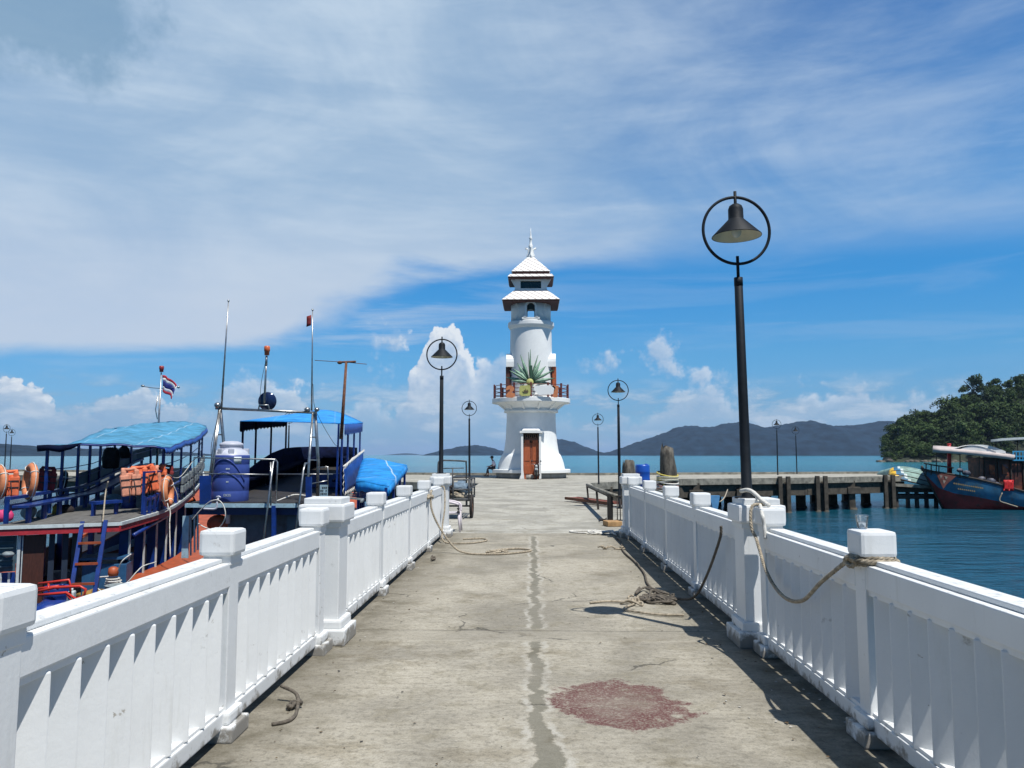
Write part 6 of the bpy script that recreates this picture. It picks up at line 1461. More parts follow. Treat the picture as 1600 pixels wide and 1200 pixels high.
def boatE():
    Y = 62.5; root = thing('upturned_boat', 'upturned plank boat with a yellow and blue striped bow on the pier end', 'boat', (at(1420, 745, Y).x, Y, -.6))
    mats = [mat('yellow bow stripe', (.72, .44, .03), .5), M['hullblue'], mat('pale stripe', (.55, .62, .60), .6), mat('pale green planks', (.22, .34, .30), .7, 0, .3, 3, .5, (.08, .09, .07), 4, stretch=(.4, 1, 3))]
    # outline top and bottom in px along the length
    top = [(1388, 741), (1390, 734), (1396, 730), (1406, 728.5), (1420, 729.5), (1436, 733), (1446, 738), (1452, 744)]; bot = [(1388, 742), (1392, 744), (1398, 746), (1410, 749.5), (1424, 753), (1440, 757), (1450, 759), (1456, 759.5)]
    T = spline([Vector((x, y, 0)) for x, y in top], 3); B = spline([Vector((x, y, 0)) for x, y in bot], 3); g = []
    for i, (a, b) in enumerate(zip(T, B)):
        f = i / (len(T) - 1); w = 1.5 * math.sin(math.pi * min(.5, f + .04)) ** .7; row = []
        for j in range(7):
            v = j / 6; q = a.lerp(b, v); row.append(at(q.x, q.y, Y - w * math.sin(v * math.pi * .5)))
        g.append(row)
    mb = MB(); m = len(g); n = 7; mb.v = [tuple(q) for r in g for q in r]
    for i in range(m - 1):
        for k in range(n - 1):
            mb.f.append([i * n + k, i * n + k + 1, (i + 1) * n + k + 1, (i + 1) * n + k]); mb.sm.append(True)
            d_ = i - k * .55; mb.mi.append(0 if d_ < 5.2 else 1 if d_ < 7.6 else 2 if d_ < 8.8 else 3)
    o = len(mb.v); mb.v += [(q.x, q.y + 2.2, q.z - .3) for r in g for q in (r[0],)]
    for i in range(m - 1): mb.f.append([i * n, (i + 1) * n, o + i + 1, o + i]); mb.sm.append(True); mb.mi.append(3)
    mb.build('hull', mats, root, fix=False)
    mb = MB()
    for k in (2, 4):
        mb.tube([r[k] + Vector((0, -.02, .0)) for r in g[4:]], .03, 5)
    mb.tube([r[-1] for r in g], .05, 6); mb.build('plank_seam', M['darkwood'], root)
boatE()
def jetty():
    root = thing('timber_jetty', 'dark timber landing under the upturned boat at the right end of the pier', 'jetty', (31, 62.5, WATER))
    mb = MB(); 
    for k in range(5): mb.bar(at(1392, 757 + k * .5, 61 + k * .8), at(1470, 762 + k * .4, 61 + k * .8), .6, .22)
    mb.build('planking', M['slab'], root)
    for x in (1400, 1418, 1432, 1447, 1462):
        for dy in (0, 1.6, 3.2):
            p = at(x, 770, 61.3 + dy); mb = MB(); mb.lathe([(.17, -1.2), (.16, 2.0)], (p.x, p.y, -2.9), 8); mb.build('pile', M['darkwood'], root)
    mb = MB(); 
    for z in (-1.1, -1.6): mb.bar((at(1395, 770, 61.3).x, 61.2, z), (at(1466, 770, 61.3).x, 61.2, z), .2, .3); mb.bar((at(1395, 770, 63).x, 63.2, z), (at(1466, 770, 63).x, 63.2, z), .2, .3)
    mb.build('brace', M['darkwood'], root)
    # bundle of timber on the end of the pier
jetty()

# clutter on the boats
lumpy('net_heap', at(150, 925, 18.6) + Vector((0, 0, -.05)), (.35, .3, .18), mat('ochre net', (.30, .17, .04), .9, 0, .5, 9), 'ochre net heap on the stern deck behind the ladder foot', 'net', 61, .6)
lumpy('sack', (-12.3, 20.6, .12), (.22, .3, .16), M['cloth'], 'dark sack on the upper deck under the awning', 'sack', 62, .4)
lumpy('sack', (-12.0, 22.4, .26), (.25, .3, .2), M['greypad'], 'grey sack in the middle of the shaded upper deck', 'sack', 63, .4)
drum_((-11.1, 21.6, .09), .19, .42, M['blue'], 'small blue drum standing on the upper deck of the left boat')
mb = MB(); mb.box((-12.9, 25.6, .72), (.5, 1.6, .36), .25, ch=.03); o = mb.build('storage_box', M['whitepaint']); center(o); tag(o, 'pale storage box under the far half of the left awning', 'box')
mb = MB(); mb.box((-6.4, 24.6, .80), (.9, .5, .42), .1, ch=.02); o = mb.build('storage_box', M['blue']); center(o); tag(o, 'blue storage box under the bright blue awning', 'box')
small_rope('rope', [SA(21.3) + Vector((.06, 0, 1.0)), SA(23) + Vector((.05, 0, .78)), SA(25.3) + Vector((.05, 0, 1.0))], .010, M['rope_white'], 'thin line sagging between two posts of the faded awning')
small_rope('rope', [at(343, 640, 19.8), at(336, 670, 19.6), at(330, 700, 19.4), at(332, 745, 19.3)], .008, M['strap'], 'thin dark cable down the left leg of the steel mast frame')
small_rope('rope', [at(489, 600, 19.8), at(493, 640, 20.3), at(520, 690, 21), at(532, 700, 21.5)], .006, M['strap'], 'thin dark stay from the right mast to the awning')
small_rope('rope', [at(416, 560, 19.8), at(408, 600, 19.8), at(406, 636, 19.8)], .006, M['strap'], 'thin dark wire beside the beacon pole')
# ---------------------------------------------------------------- objects on and beside the walkway
def rope_obj(pts, r, m, label, laid=True, extra=None, n=14):
    P = resample(spline(pts, n), max(.012, r * .9)); mb = MB()
    if laid: rope_into(mb, P, r)
    else: mb.tube(resample(spline(pts, n), .03), r, 7)
    if extra: extra(mb)
    o = mb.build('rope', m, fix=False); center(o); return tag(o, label, 'rope')
# rope from the big post drooping to the neck of the next post, wound round it
def coil(mb):
    c = Vector((RX, 4.62, .985))
    for k in range(3):
        rr = .100 + .016 * (k % 2); q = []
        for j in range(33):
            a = 2 * math.pi * j / 32 + k; sx = math.copysign(abs(math.cos(a)) ** .45, math.cos(a)); sy = math.copysign(abs(math.sin(a)) ** .45, math.sin(a)); q.append(c + Vector((sx * rr, sy * rr, .018 * k + .004 * math.sin(a * 2))))
        rope_into(mb, resample(q, .013), .0145)
    rope_into(mb, resample(spline([c + Vector((-.10, -.06, .0)), c + Vector((-.13, -.02, .035)), c + Vector((-.14, .03, .01)), c + Vector((-.12, .0, -.02)), c + Vector((-.10, -.05, .01))], 8), .013), .0145)
rope_obj([(1.60 + .33, 6.62, 1.19), (1.80, 6.55, 1.18), (1.775, 6.50, 1.02), (1.80, 6.45, .92), (1.79, 6.15, .70), (1.78, 5.75, .60), (1.78, 5.35, .64), (1.79, 5.0, .82), (1.83, 4.66, 1.0)], .0135, M['rope'], 'thick old rope drooping from the big lamp post to the post with the cup', True, coil)
rope_obj([(1.79, 6.85, 1.29), (1.83, 6.70, 1.30), (1.90, 6.60, 1.22), (1.92, 6.5, 1.19)], .018, M['rope_white'], 'loose white rope end lying over the top of the lamp railing post', False)
def post_cap_rope():
    mb = MB(); mb.tube(spline([at(1178, 769, 7.0), at(1184, 778, 6.8), at(1190, 800, 6.45), at(1194, 822, 6.42), at(1196, 842, 6.4)], 8), .016, 6); o = mb.build('rope', M['rope_white']); center(o); tag(o, 'white rope hanging down the face of the lamp railing post', 'rope')
post_cap_rope()
# rope on the inner side: from the top rail down to the tangle on the floor and on to the far post
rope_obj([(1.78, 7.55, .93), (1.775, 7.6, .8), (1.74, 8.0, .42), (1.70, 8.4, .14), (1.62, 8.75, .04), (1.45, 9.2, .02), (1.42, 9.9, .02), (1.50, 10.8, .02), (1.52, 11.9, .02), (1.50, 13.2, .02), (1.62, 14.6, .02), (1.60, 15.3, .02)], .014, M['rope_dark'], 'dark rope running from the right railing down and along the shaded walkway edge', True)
def tangle(c, rx, ry, n, r, m, label, seed, tails=()):
    rnd = random.Random(seed); mb = MB()
    for k in range(n):
        pts = []; a = rnd.uniform(0, 6.28); ox, oy = rnd.gauss(0, .35) * rx, rnd.gauss(0, .35) * ry; w_ = rnd.uniform(.35, .85)
        for j in range(rnd.randint(5, 9)): a += rnd.choice((-1, 1, 1, 1)) * rnd.uniform(.5, 2.1); q = rnd.uniform(.15, 1.0) * w_; pts.append(Vector((c[0] + ox + rx * q * math.cos(a), c[1] + oy + ry * q * math.sin(a), c[2] + r + rnd.uniform(0, 3.5) * r * (1.2 - q))))
        mb.tube(resample(spline(pts, 8), .03), r, 6)
    for t_ in tails: mb.tube(resample(spline(t_, 8), .03), r, 6)
    o = mb.build('rope_tangle', m, fix=False); center(o); return tag(o, label, 'rope')
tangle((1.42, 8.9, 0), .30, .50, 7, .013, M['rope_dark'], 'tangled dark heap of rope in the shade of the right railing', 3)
tangle((1.06, 8.75, 0), .16, .20, 5, .012, M['rope'], 'pale frayed rope tangle at the sunlit edge of the shadow', 5, [[(1.0, 8.7, .02), (.8, 8.72, .02), (.62, 8.66, .015)], [(1.1, 8.6, .02), (.95, 8.3, .02), (1.2, 8.05, .02), (1.5, 8.0, .02)]])
tangle((1.45, 16.1, 0), .42, .30, 5, .018, M['rope_white'], 'whitish rope coiled on the floor at the far end of the right railing', 8, [[(1.1, 16.2, .02), (.85, 16.35, .02), (.80, 16.6, .02), (1.2, 16.7, .02), (1.6, 16.5, .02)]])
tangle((1.38, 13.6, 0), .28, .10, 3, .014, M['rope'], 'short pale rope lying just inside the right railing', 9)
# left railing ropes
yk = 13.15
tangle((LX + .06, yk, .86), .12, .16, 15, .019, M['rope'], 'big tan rope knot tied over the left top rail', 12)
rope_obj([(LX + .10, yk + .3, .99), (LX + .12, yk + .02, .98), (LX + .15, yk - .1, .70), (LX + .30, yk - .1, .38), (LX + .55, yk - .2, .09), (LX + .8, yk - .35, .02), (-.62, 12.75, .02), (-.30, 12.9, .02), (-.02, 13.25, .02), (-.25, 13.5, .02), (-.55, 13.3, .02), (-.75, 13.0, .02)], .017, M['rope'], 'long pale rope falling from the knot on the left rail and looping on the walkway')
tangle((-.55, 13.05, 0), .22, .22, 4, .015, M['rope'], 'knotted pale rope heap on the walkway at the left', 14)
rope_obj([(LX + .05, 15.2, 1.0), (LX + .13, 15.1, .95), (LX + .16, 14.9, .60), (LX + .14, 14.7, .25), (LX + .22, 14.4, .03), (-1.15, 14.3, .02), (-.85, 14.75, .02), (-.95, 15.1, .02), (-1.3, 15.0, .02)], .015, M['rope'], 'rope hanging from the last bay of the left rail with a loop on the floor')
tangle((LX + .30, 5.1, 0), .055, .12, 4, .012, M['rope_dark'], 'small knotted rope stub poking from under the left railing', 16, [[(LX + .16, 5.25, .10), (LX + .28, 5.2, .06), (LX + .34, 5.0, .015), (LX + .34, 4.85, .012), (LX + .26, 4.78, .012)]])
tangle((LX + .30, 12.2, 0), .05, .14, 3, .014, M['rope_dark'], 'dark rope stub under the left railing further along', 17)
# scraps and leaves along the shaded edge
def litter():
    rnd = random.Random(21); mb = MB()
    for k in range(420):
        if rnd.random() < .8: y = rnd.uniform(3.4, 15.5); x = rnd.triangular(1.15, 1.95, 1.85)
        else: y = rnd.uniform(3, 15); x = rnd.triangular(-1.75, -1.1, -1.72)
        if rnd.random() < .12: y = rnd.uniform(2.6, 9); x = rnd.uniform(-1.3, 1.7)
        s = rnd.uniform(.004, .017); a = rnd.uniform(0, 6.28); u = Vector((math.cos(a), math.sin(a), 0)) * s; v = Vector((-math.sin(a), math.cos(a), 0)) * s * rnd.uniform(.3, .8); c = Vector((x, y, .004 + rnd.uniform(0, .006))); t_ = Vector((0, 0, rnd.uniform(0, s * .6)))
        mb.mat(rnd.choice((0, 0, 1, 2))); mb.add([c - u, c - v + t_, c + u, c + v], [(0, 1, 2, 3)])
    o = mb.build('litter', [mat('dry leaf scraps', (.12, .08, .04), .9, bump=0), mat('pale grit', (.42, .40, .36), .9, bump=0), mat('dark grit', (.04, .035, .03), .9, bump=0)], fix=False); tag(o, 'dry leaf scraps and grit scattered along the railings', kind='stuff')
litter()
# plastic cup of water
def cup():
    c = Vector((RX - .03, 4.66, 1.17)); root = thing('plastic_cup', 'clear plastic cup with a little water, standing on the right railing post', 'cup', c)
    gm, t, b = pbsdf('clear plastic'); b.inputs['Base Color'].default_value = (.93, .95, .96, 1); b.inputs['Transmission Weight'].default_value = .95; b.inputs['Roughness'].default_value = .08; b.inputs['IOR'].default_value = 1.25
    mb = MB(); mb.lathe([(0, .0), (.024, 0), (.0255, .004), (.0355, .078), (.0375, .080), (.0375, .082), (.0345, .081), (.0245, .006), (0, .004)], c, 28, cap=False); mb.build('wall', gm, root, fix=True)
    wm, t, b = pbsdf('cup water'); b.inputs['Base Color'].default_value = (.8, .87, .92, 1); b.inputs['Transmission Weight'].default_value = .85; b.inputs['Roughness'].default_value = .03; b.inputs['IOR'].default_value = 1.33
    mb = MB(); mb.lathe([(0, .006), (.0235, .006), (.0275, .034), (0, .034)], c, 24); mb.build('water', wm, root)
cup()
# ---- far end of the railing, right side
def mooring_pile(px, d, ztop, r, label, roped, seed, lean):
    p = at(px, 745, d); root = thing('mooring_pile', label, 'mooring pile', (p.x, p.y, WATER)); rnd = random.Random(seed); mb = MB(); rings = []; n = 18
    H = ztop - WATER + .5
    for k in range(26):
        f = k / 25; z = WATER - .5 + H * f; ring = []
        for j in range(n):
            a = 2 * math.pi * j / n; q = Vector((math.cos(a), math.sin(a), 0)); rr = r * (1 + .20 * mnoise.noise(Vector((q.x * 1.6 + seed, q.y * 1.6, z * .9))) + .10 * mnoise.noise(Vector((q.x * 5, q.y * 5, z * 3 + seed)))) * (1.12 - .12 * f)
            zz = z
            if f > .9: zz = z + (f - .9) * 10 * (.30 * mnoise.noise(Vector((q.x * 2.6, q.y * 2.6, seed + .3))) + .06 * q.x * (-1 if seed == 3 else -.4)) ; rr *= 1 - (f - .9) * 2.2
            ring.append(Vector((p.x + q.x * rr + lean * (1 - f) , p.y + q.y * rr, zz)))
        rings.append(ring)
    mb.loft(rings); mb.build('trunk', mat('weathered trunk wood', (.15, .135, .11), .95, 0, .7, 6, 1.0, (.015, .012, .01), 6, bump=.9, bscale=18, stretch=(1, 1, .35)), root)
    if roped:
        for mname, cols, z0, k0 in (('yellow', (.55, .45, .10), 1.05, 3), ('white', None, .85, 6), ('pink', (.45, .25, .22), .75, 2)):
            mb = MB()
            for k in range(k0):
                zc = z0 + rnd.uniform(-.16, .2); tilt = rnd.uniform(-.35, .35); q = []
                for j in range(25):
                    a = 2 * math.pi * j / 24; q.append(Vector((p.x + (r * 1.17 + .02) * math.cos(a), p.y + (r * 1.17 + .02) * math.sin(a), zc + tilt * r * math.cos(a + 1))))
                mb.tube(q, .022, 5)
            mb.tube(spline([Vector((p.x - r * .9, p.y - r * .7, z0)), Vector((p.x - r * .6, p.y - r, z0 - .25)), Vector((p.x - r * 1.1, p.y - r * .6, z0 - .55))], 6), .02, 5)
            mb.build('wound_rope', M['rope_white'] if cols is None else mat(mname + ' rope', cols, .8), root)
    return p
mooring_pile(1043, 20.0, 1.78, .205, 'tall ragged old tree trunk pile wound with yellow and white rope', True, 3, .12)
mooring_pile(983, 24.0, 1.32, .20, 'short split wooden pile stump beside the blue barrel', False, 7, .0)
def barrel():
    p = at(1004, 740, 31.0); drum_((p.x, p.y, .36), .28, .86, mat('bright blue plastic', (.012, .08, .42), .35, 0, .08, 3, bump=0), 'bright blue plastic barrel on a low block behind the right railing', 'barrel')
    mb = MB(); mb.box((p.x + .1, p.y + .2, -.9), (1.5, 1.5, 2.5), ch=.03); o = mb.build('concrete_block', M['slab']); center(o); tag(o, 'stained concrete block under the blue barrel', 'block')
barrel()
def bollard():
    p = atz(953.5, 815, 0); root = thing('steel_bollard', 'black rusted post with a pipe handrail at the end of the right railing', 'bollard', (p.x, p.y, 0))
    mb = MB(); mb.box((p.x, p.y, .33), (.13, .13, .66), ch=.01); mb.build('post', mat('black rust', (.018, .016, .014), .8, .2, .5, 9), root)
    e = at(917, 757.5, 27.5); mb = MB(); mb.tube([(p.x + .15, p.y - .15, .62), (p.x, p.y, .66), e], .045, 8); mb.build('handrail', M['slab'], root)
    mb = MB()
    for f in (.5, 1.0): q = Vector((p.x, p.y, .66)).lerp(e, f); mb.bar(q, (q.x + .05, q.y, 0.0), .06)
    mb.bar(Vector((p.x + .03, p.y, .60)), Vector((e.x + .03, e.y, e.z - .05)), .10, .05); mb.build('bracket', M['darkwood'], root)
    mb = MB(); 
    for k in range(4): mb.tube([(p.x + .14 + k * .07, p.y - .3 - .02 * k, .05), (p.x + .14 + k * .07, p.y - .3, .62)], .012, 5)
    mb.tube([(p.x + .1, p.y - .3, .62), (p.x + .42, p.y - .35, .62)], .015, 5); mb.tube([(p.x + .1, p.y - .3, .06), (p.x + .42, p.y - .35, .06)], .015, 5); mb.build('gate_bars', M['darkwood'], root)
    mb = MB(); 
    for k in range(5): a = k * 1.25; mb.tube([(p.x - .15, p.y - .25, .07), (p.x - .15 + .17 * math.cos(a), p.y - .25 + .17 * math.sin(a), .02 + .07 * (k % 2))], .015, 5)
    o = mb.build('grapnel', M['darkwood']); center(o); tag(o, 'small dark grapnel lying at the foot of the black post', 'anchor')
    q = atz(957, 822, 0); mb = MB(); mb.box((q.x, q.y, .06), (.34, .4, .12), .2, ch=.02); o = mb.build('brick_block', mat('ochre block', (.42, .25, .11), .9, 0, .3, 6)); center(o); tag(o, 'small ochre block on the floor by the far right railing post', 'block')
bollard()
def ramp():
    a = atz(893, 781, .05); b = atz(951, 789.5, .05); b2 = atz(951, 793, .05); a2 = atz(893, 784, .05); d = (b - a); n = Vector((-d.y, d.x, 0)).normalized() * .22
    root = thing('rusty_ladder', 'rusty red slatted ladder lying flat on the pier at the right', 'ladder', (a.x, a.y, 0)); mb = MB(); a_ = a + Vector((0, 0, .06)); b_ = b + Vector((.2, 0, .06))
    mb.bar(a_ + n, b_ + n, .07, .09); mb.bar(a_ - n, b_ - n, .07, .09); mb.build('side_rail', M['rust'], root)
    mb = MB()
    for k in range(13): q = a_.lerp(b_, (k + .3) / 13); mb.bar(q + n, q - n, .13, .07)
    mb.build('slats', mat('rusty red slats', (.24, .075, .055), .85, 0, .3, 10), root)
ramp()
# ---- handcart on the left
def handcart():
    p = atz(726, 812, 0); x0, x1 = p.x - .68, p.x + .10; y0, y1 = p.y, p.y + 1.9
    root = thing('handcart', 'grey two wheeled metal handcart piled with gear, left of the walkway', 'handcart', (p.x - .3, p.y + .9, 0))
    steel = mat('dull grey steel', (.10, .105, .11), .6, .5, .4, 10, .3, (.08, .05, .03), 12)
    mb = MB()
    for z in (.50, .74, .98):
        for a, b in (((x0, y0), (x1, y0)), ((x1, y0), (x1, y1)), ((x1, y1), (x0, y1)), ((x0, y1), (x0, y0))): mb.tube([(a[0], a[1], z), (b[0], b[1], z)], .020, 6)
    for x, y in ((x0, y0), (x1, y0), (x1, y1), (x0, y1), (x1, (y0 + y1) / 2), ((x0 + x1) / 2, y0), (x0, (y0 + y1) / 2)): mb.tube([(x, y, .45), (x, y, 1.0)], .022, 6)
    for k in range(5): mb.bar((x0, y0 + .1 + k * .42, .47), (x1, y0 + .1 + k * .42, .47), .09, .03)
    mb.build('basket', steel, root)
    mb = MB(); xl, xr = x0 + .02, x1 - .12
    mb.tube(spline([(xl, y0 - .05, .75), (xl, y0 - .05, 1.35), (xl + .03, y0 - .05, 1.43), (xl + .1, y0 - .05, 1.46), (xr, y0 - .05, 1.44), (xr + .05, y0, 1.38), (xr + .05, y0 + .1, .9)], 5), .020, 6); mb.tube([(xl + .36, y0 - .05, .8), (xl + .36, y0 - .05, 1.28)], .016, 6); mb.tube([(xl, y0 - .05, 1.26), (xr, y0 - .05, 1.27)], .012, 5)
    mb.build('push_handle', steel, root)
    for sx in (x0 - .02, x1 + .03):
        wm = MB(); c = (sx, y0 + .55, .30); rt = Matrix.Rotation(math.pi / 2, 3, 'Y'); wm.torus(c, .265, .04, 30, 8, rt); w = wm.build('wheel', mat('cart tyre', (.025, .02, .018), .8), root)
        rm = MB(); rm.torus(c, .215, .014, 24, 6, rt); rm.ball(c, .045, 8, 6)
        for k in range(8): a = k * math.pi / 4; rm.tube([c, (c[0], c[1] + .21 * math.cos(a), c[2] + .21 * math.sin(a))], .008, 4)
        rm.build('rim', M['rust'], w)
    mb = MB(); mb.tube([(x0, y0 + .55, .30), (x1, y0 + .55, .30)], .022, 6); mb.bar((x0 + .1, y0 + .55, .30), (x0 + .1, y0 + .55, .5), .05); mb.bar((x1 - .1, y0 + .55, .30), (x1 - .1, y0 + .55, .5), .05); mb.build('axle', steel, root)
    return (x0, x1, y0, y1)
hx0, hx1, hy0, hy1 = handcart()
lumpy('tarpaulin_bundle', ((hx0 + hx1) / 2 + .1, hy0 + .8, .72), (.28, .55, .20), mat('blue grey sheet', (.14, .20, .26), .8, 0, .4, 6), 'blue grey folded sheet in the handcart', 'tarpaulin', 31, .5)
lumpy('net_bundle', ((hx0 + hx1) / 2 - .15, hy0 + .4, .64), (.22, .25, .16), M['cloth'], 'dark net bundle in the near end of the handcart', 'net', 33, .6)
lumpy('rope_heap', ((hx0 + hx1) / 2 + .12, hy0 + .25, .56), (.2, .14, .1), M['rope'], 'small tan rope heap on the handcart edge', 'rope', 35, .6)
def chairs():
    p = atz(711, 832, 0); root = thing('plastic_chair', 'pinkish white plastic chair beyond the far end of the left railing', 'chair', (p.x, p.y, 0)); pl = mat('pinkish white plastic', (.66, .60, .62), .45, 0, .06, 3, bump=0)
    x, y = p.x, p.y + .25
    mb = MB(); g = [[Vector((x - .20 + .40 * i / 5, y - .20 + .42 * j / 5, .45 - .015 * math.sin(math.pi * i / 5))) for j in range(6)] for i in range(6)]; mb.sheet(g, -.03); mb.build('seat', pl, root)
    mb = MB(); g = [[Vector((x - .24 - .10 * (j / 5), y - .20 + .42 * i / 6, .45 + .40 * j / 5)) for j in range(6)] for i in range(7)]; mb.sheet(g, .025); mb.build('backrest', pl, root)
    for s_ in (-1, 1):
        mb = MB(); mb.tube(spline([(x - .30, y + .02 + s_ * .22, .80), (x - .2, y + .02 + s_ * .25, .70), (x + .05, y + .02 + s_ * .26, .66), (x + .2, y + .02 + s_ * .24, .60), (x + .21, y + .02 + s_ * .22, .44)], 5), .028, 8); mb.build('armrest', pl, root)
        for e in (-1, 1):
            mb = MB(); mb.tube([(x + e * .19, y + .02 + s_ * .19, .45), (x + e * .23, y + .02 + s_ * .23, 0.0)], [.034, .024], 8); mb.build('leg', pl, root)
    mb = MB()
    for k in range(3): mb.lathe([(.03, -.008), (.03, .008)], (x + .19, y - .24, .60 - k * .07), 10, Matrix.Rotation(math.pi / 2, 3, 'X'))
    mb.build('vent_hole', M['strap'], root); root.scale = (.86, .86, .92); root.location.x -= .10
    o = None
    mb = MB()
    for k in range(3): mb.tube([(x - .28 + k * .05, y - .32, .03), (x - .36 + k * .05, y - .22, .72)], .012, 6)
    o = mb.build('metal_rods', M['steel']); center(o); tag(o, 'thin metal rods leaning against the far left railing post', 'rods')
chairs()
# ---- motorbike in front of the lighthouse door
def motorbike():
    Y = 51.2; c = at(838, 747, Y); c = Vector((c.x, Y, 0)); root = thing('motorbike', 'black motorbike parked facing the camera in front of the lighthouse door', 'motorbike', c)
    blk = mat('black bike plastic', (.015, .015, .018), .3, bump=0); sv = M['steel']
    T = lambda x, y, z: (c.x + x, c.y + y, z); rt = Matrix.Rotation(math.pi / 2, 3, 'Y') 
    for y in (0, 1.22):
        mb = MB(); mb.torus(T(0, y, .30), .25, .05, 28, 8, rt); w = mb.build('wheel', mat('tyre rubber', (.015, .015, .015), .9, bump=0), root)
        mb = MB(); mb.torus(T(0, y, .30), .19, .014, 20, 5, rt); mb.lathe([(.05, -.05), (.05, .05)], T(0, y, .30), 10, rt)
        for k in range(6): a = k * math.pi / 3; mb.tube([T(0, y, .30), T(0, y + .19 * math.cos(a), .30 + .19 * math.sin(a))], .01, 4)
        mb.build('rim', sv, w)
    mb = MB()
    for s_ in (-1, 1): mb.tube([T(s_ * .08, 0, .30), T(s_ * .08, .14, .80)], .024, 8)
    mb.build('fork', sv, root)
    mb = MB(); mb.tube(spline([T(-.34, .22, .98), T(-.2, .14, 1.0), T(0, .12, .95), T(.2, .14, 1.0), T(.34, .22, .98)], 4), .016, 6); mb.build('handlebar', sv, root)
    mb = MB(); mb.box(T(0, .12, .86), (.26, .16, .24), ch=.06); mb.box(T(0, .02, .60), (.16, .06, .22), ch=.03); mb.sheet([[Vector(T(-.08 + .16 * i / 3, -.26 + .5 * j / 4, .60 - .25 * abs(j / 4 - .45) ** 1.5)) for j in range(5)] for i in range(4)], .02); mb.build('front_cowl', blk, root)
    mb = MB(); mb.lathe([(0, .02), (.07, .01), (.085, -.03), (.085, -.06)], T(0, -.0, .86), 14, Matrix.Rotation(math.pi / 2, 3, 'X')); mb.build('headlight', mat('lamp glass', (.6, .62, .6), .1, bump=0), root)
    for s_ in (-1, 1):
        mb = MB(); mb.tube([T(s_ * .22, .16, 1.0), T(s_ * .28, .12, 1.16)], .009, 5); mb.ball(T(s_ * .29, .11, 1.19), .055, 10, 6, (1.2, .3, .8)); mb.build('mirror', blk, root)
    mb = MB(); mb.box(T(0, .72, .74), (.24, .72, .10), ch=.04); mb.build('seat', mat('seat vinyl', (.02, .02, .02), .6), root)
    mb = MB(); mb.box(T(0, .66, .50), (.22, .55, .36), ch=.06); mb.box(T(0, 1.15, .62), (.2, .4, .14), ch=.04); mb.box(T(0, .45, .32), (.26, .3, .22), ch=.05); mb.box(T(.2, .8, .30), (.08, .55, .08), ch=.03); mb.box(T(-.18, .5, .12), (.03, .03, .25)); mb.build('body', blk, root)
    mb = MB(); mb.box(T(0, -.03, .70), (.17, .01, .12)); mb.build('number_plate', M['whitepaint'], root)
    o = lumpy('sacks', (c.x - .42, 51.7, .15), (.26, .15, .17), mat('pale woven sack', (.42, .38, .33), .9, 0, .4, 7), 'pale crumpled sacks heaped at the lighthouse door beside the motorbike', 'sacks', 51, .5)
    mb = MB(); q = at(798, 745, 51.6); mb.prism([(c.x - 1.12, 0.0), (c.x - .78, 0.0), (c.x - .84, .55), (c.x - .88, .60)], 'y', 51.75, 51.85); o = mb.build('leaning_board', M['tower_white']); center(o); tag(o, 'white board leaning at the left foot of the lighthouse doorway', 'board')
motorbike()
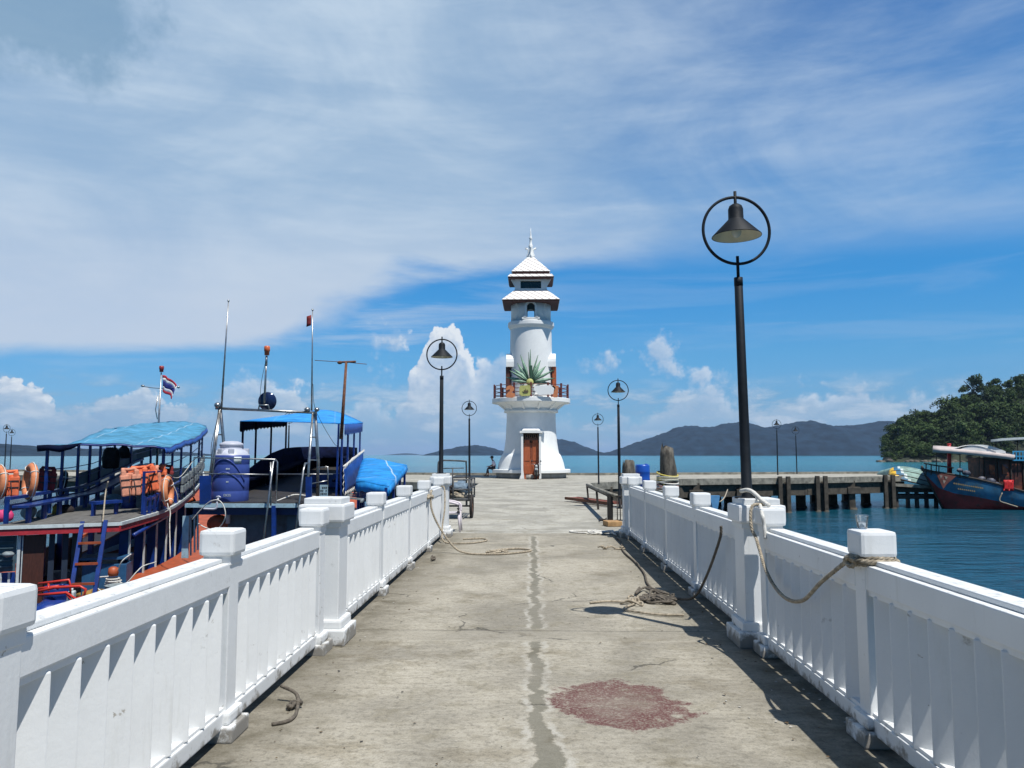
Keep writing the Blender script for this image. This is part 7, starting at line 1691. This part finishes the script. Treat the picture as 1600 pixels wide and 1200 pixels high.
# ---- seated person at the left of the lighthouse
def skin_body(name, joints, edges, m, root, sub=2):
    me = bpy.data.meshes.new(name); me.from_pydata([j[0] for j in joints], edges, []); me.materials.append(m)
    o = bpy.data.objects.new(name, me); COL.objects.link(o); o.parent = root
    sk = o.modifiers.new('skin', 'SKIN'); me_sk = me.skin_vertices[0].data if me.skin_vertices else None
    if me_sk is None:
        bm = bmesh.new(); bm.from_mesh(me); bm.verts.layers.skin.verify(); bm.to_mesh(me); bm.free(); me_sk = me.skin_vertices[0].data
    for i, j in enumerate(joints): me_sk[i].radius = (j[1], j[2] if len(j) > 2 else j[1]); me_sk[i].use_root = (i == 0)
    s2 = o.modifiers.new('sub', 'SUBSURF'); s2.levels = sub; s2.render_levels = sub; return o
def person():
    Y = TY - .3; seat = at(776, 735, Y); bx = CXT - tr(60.5) + .18; z0 = .60
    root = thing('person', 'person in a pale shirt sitting on the left edge of the lighthouse base', 'person', (bx, Y, z0))
    skin = mat('skin', (.26, .13, .08), .55, bump=0); shirt = mat('pale lilac shirt', (.72, .70, .82), .8, 0, .1, 6); tro = mat('dark trousers', (.012, .014, .025), .8); hair = mat('black hair', (.008, .007, .007), .6)
    # local frame: facing -x, leaning forward
    J = [((0, 0, .10), .13, .12), ((-.04, 0, .30), .125, .14), ((-.09, 0, .50), .12, .17), ((-.13, 0, .60), .06, .06), ((-.17, 0, .67), .055), ((-.20, 0, .76), .085, .085), ((-.205, 0, .84), .07),      # 0..6 spine, neck, head
         ((-.04, -.10, .08), .085), ((-.48, -.13, .06), .062), ((-.40, -.14, -.36), .042), ((-.52, -.14, -.44), .035),      # 7..10 near leg
         ((-.04, .10, .08), .085), ((-.46, .14, .08), .062), ((-.56, .15, -.34), .042), ((-.68, .15, -.42), .035),
         ((-.10, -.20, .52), .055), ((-.16, -.25, .26), .042), ((-.38, -.16, .18), .032), ((-.46, -.12, .19), .028),        # 15..18 near arm
         ((-.10, .20, .52), .055), ((-.18, .25, .28), .042), ((-.38, .14, .20), .032), ((-.46, .08, .21), .028)]
    E = [(0, 1), (1, 2), (2, 3), (3, 4), (4, 5), (5, 6), (0, 7), (7, 8), (8, 9), (9, 10), (0, 11), (11, 12), (12, 13), (13, 14), (2, 15), (15, 16), (16, 17), (17, 18), (2, 19), (19, 20), (20, 21), (21, 22)]
    skin_body('body', J, E, skin, root)
    TJ = [((.0, 0, .09), .15, .14), ((-.04, 0, .30), .145, .155), ((-.09, 0, .50), .135, .185), ((-.125, 0, .58), .07, .08), ((-.10, -.21, .52), .07), ((-.15, -.26, .33), .06), ((-.10, .21, .52), .07), ((-.16, .26, .34), .06)]
    skin_body('shirt', TJ, [(0, 1), (1, 2), (2, 3), (2, 4), (4, 5), (2, 6), (6, 7)], shirt, root)
    LJ = [((.0, 0, .08), .15, .14), ((-.06, -.10, .08), .10), ((-.48, -.13, .065), .076), ((-.41, -.14, -.30), .056), ((-.06, .10, .08), .10), ((-.46, .14, .085), .076), ((-.555, .15, -.28), .056)]
    skin_body('trousers', LJ, [(0, 1), (1, 2), (2, 3), (0, 4), (4, 5), (5, 6)], tro, root)
    mb = MB(); o3 = Vector((bx, Y, z0)); mb.ball(o3 + Vector((-.18, 0, .83)), .108, 14, 10, (1.05, .95, .95)); mb.lathe([(0, 0), (.075, 0), (.07, .02), (0, .03)], o3 + Vector((-.29, 0, .83)), 12, Matrix.Rotation(-.35, 3, 'Y'), True, 0, .9, .8); mb.build('cap', hair, root)
    mb = MB()
    for s_ in (-.14, .15): mb.box(o3 + Vector((-.49 if s_ < 0 else -.65, s_, -.46)), (.24, .085, .07), ch=.025)
    mb.build('shoes', tro, root)
    for s_, hx in ((-.12, 0), (.08, 0)):   # fingers resting on the knees
        mb = MB(); w = o3 + Vector((-.46, s_, .19 + (.02 if s_ > 0 else 0)))
        for k in range(4): mb.tube([w + Vector((-.02, -.025 + .017 * k, .0)), w + Vector((-.065, -.028 + .018 * k, -.005)), w + Vector((-.085 - .006 * (k % 2), -.028 + .018 * k, -.035))], [.010, .009, .007], 6)
        mb.tube([w + Vector((.01, .03, .0)), w + Vector((-.025, .05, -.012)), w + Vector((-.05, .052, -.025))], [.011, .010, .008], 6); mb.build('fingers', skin, root)
person()
# lines slung under the right arm of the pier
small_rope('rope', [at(1103, 775, 40), at(1118, 785, 38), at(1130, 780, 38), at(1137, 765, 42)], .03, M['rope'], 'slack mooring line seen dark against the pier piles', 8)
p = at(1116, 789, 30); mb = MB(); mb.prism([(p.x - .18, p.z + .35), (p.x + .20, p.z + .35), (p.x + .06, p.z - .4), (p.x - .02, p.z - .4)], 'y', 29.9, 30.1); o = mb.build('blue_sack', mat('light blue sack', (.10, .30, .55), .7)); center(o); tag(o, 'light blue sack hanging behind the right railing', 'sack')
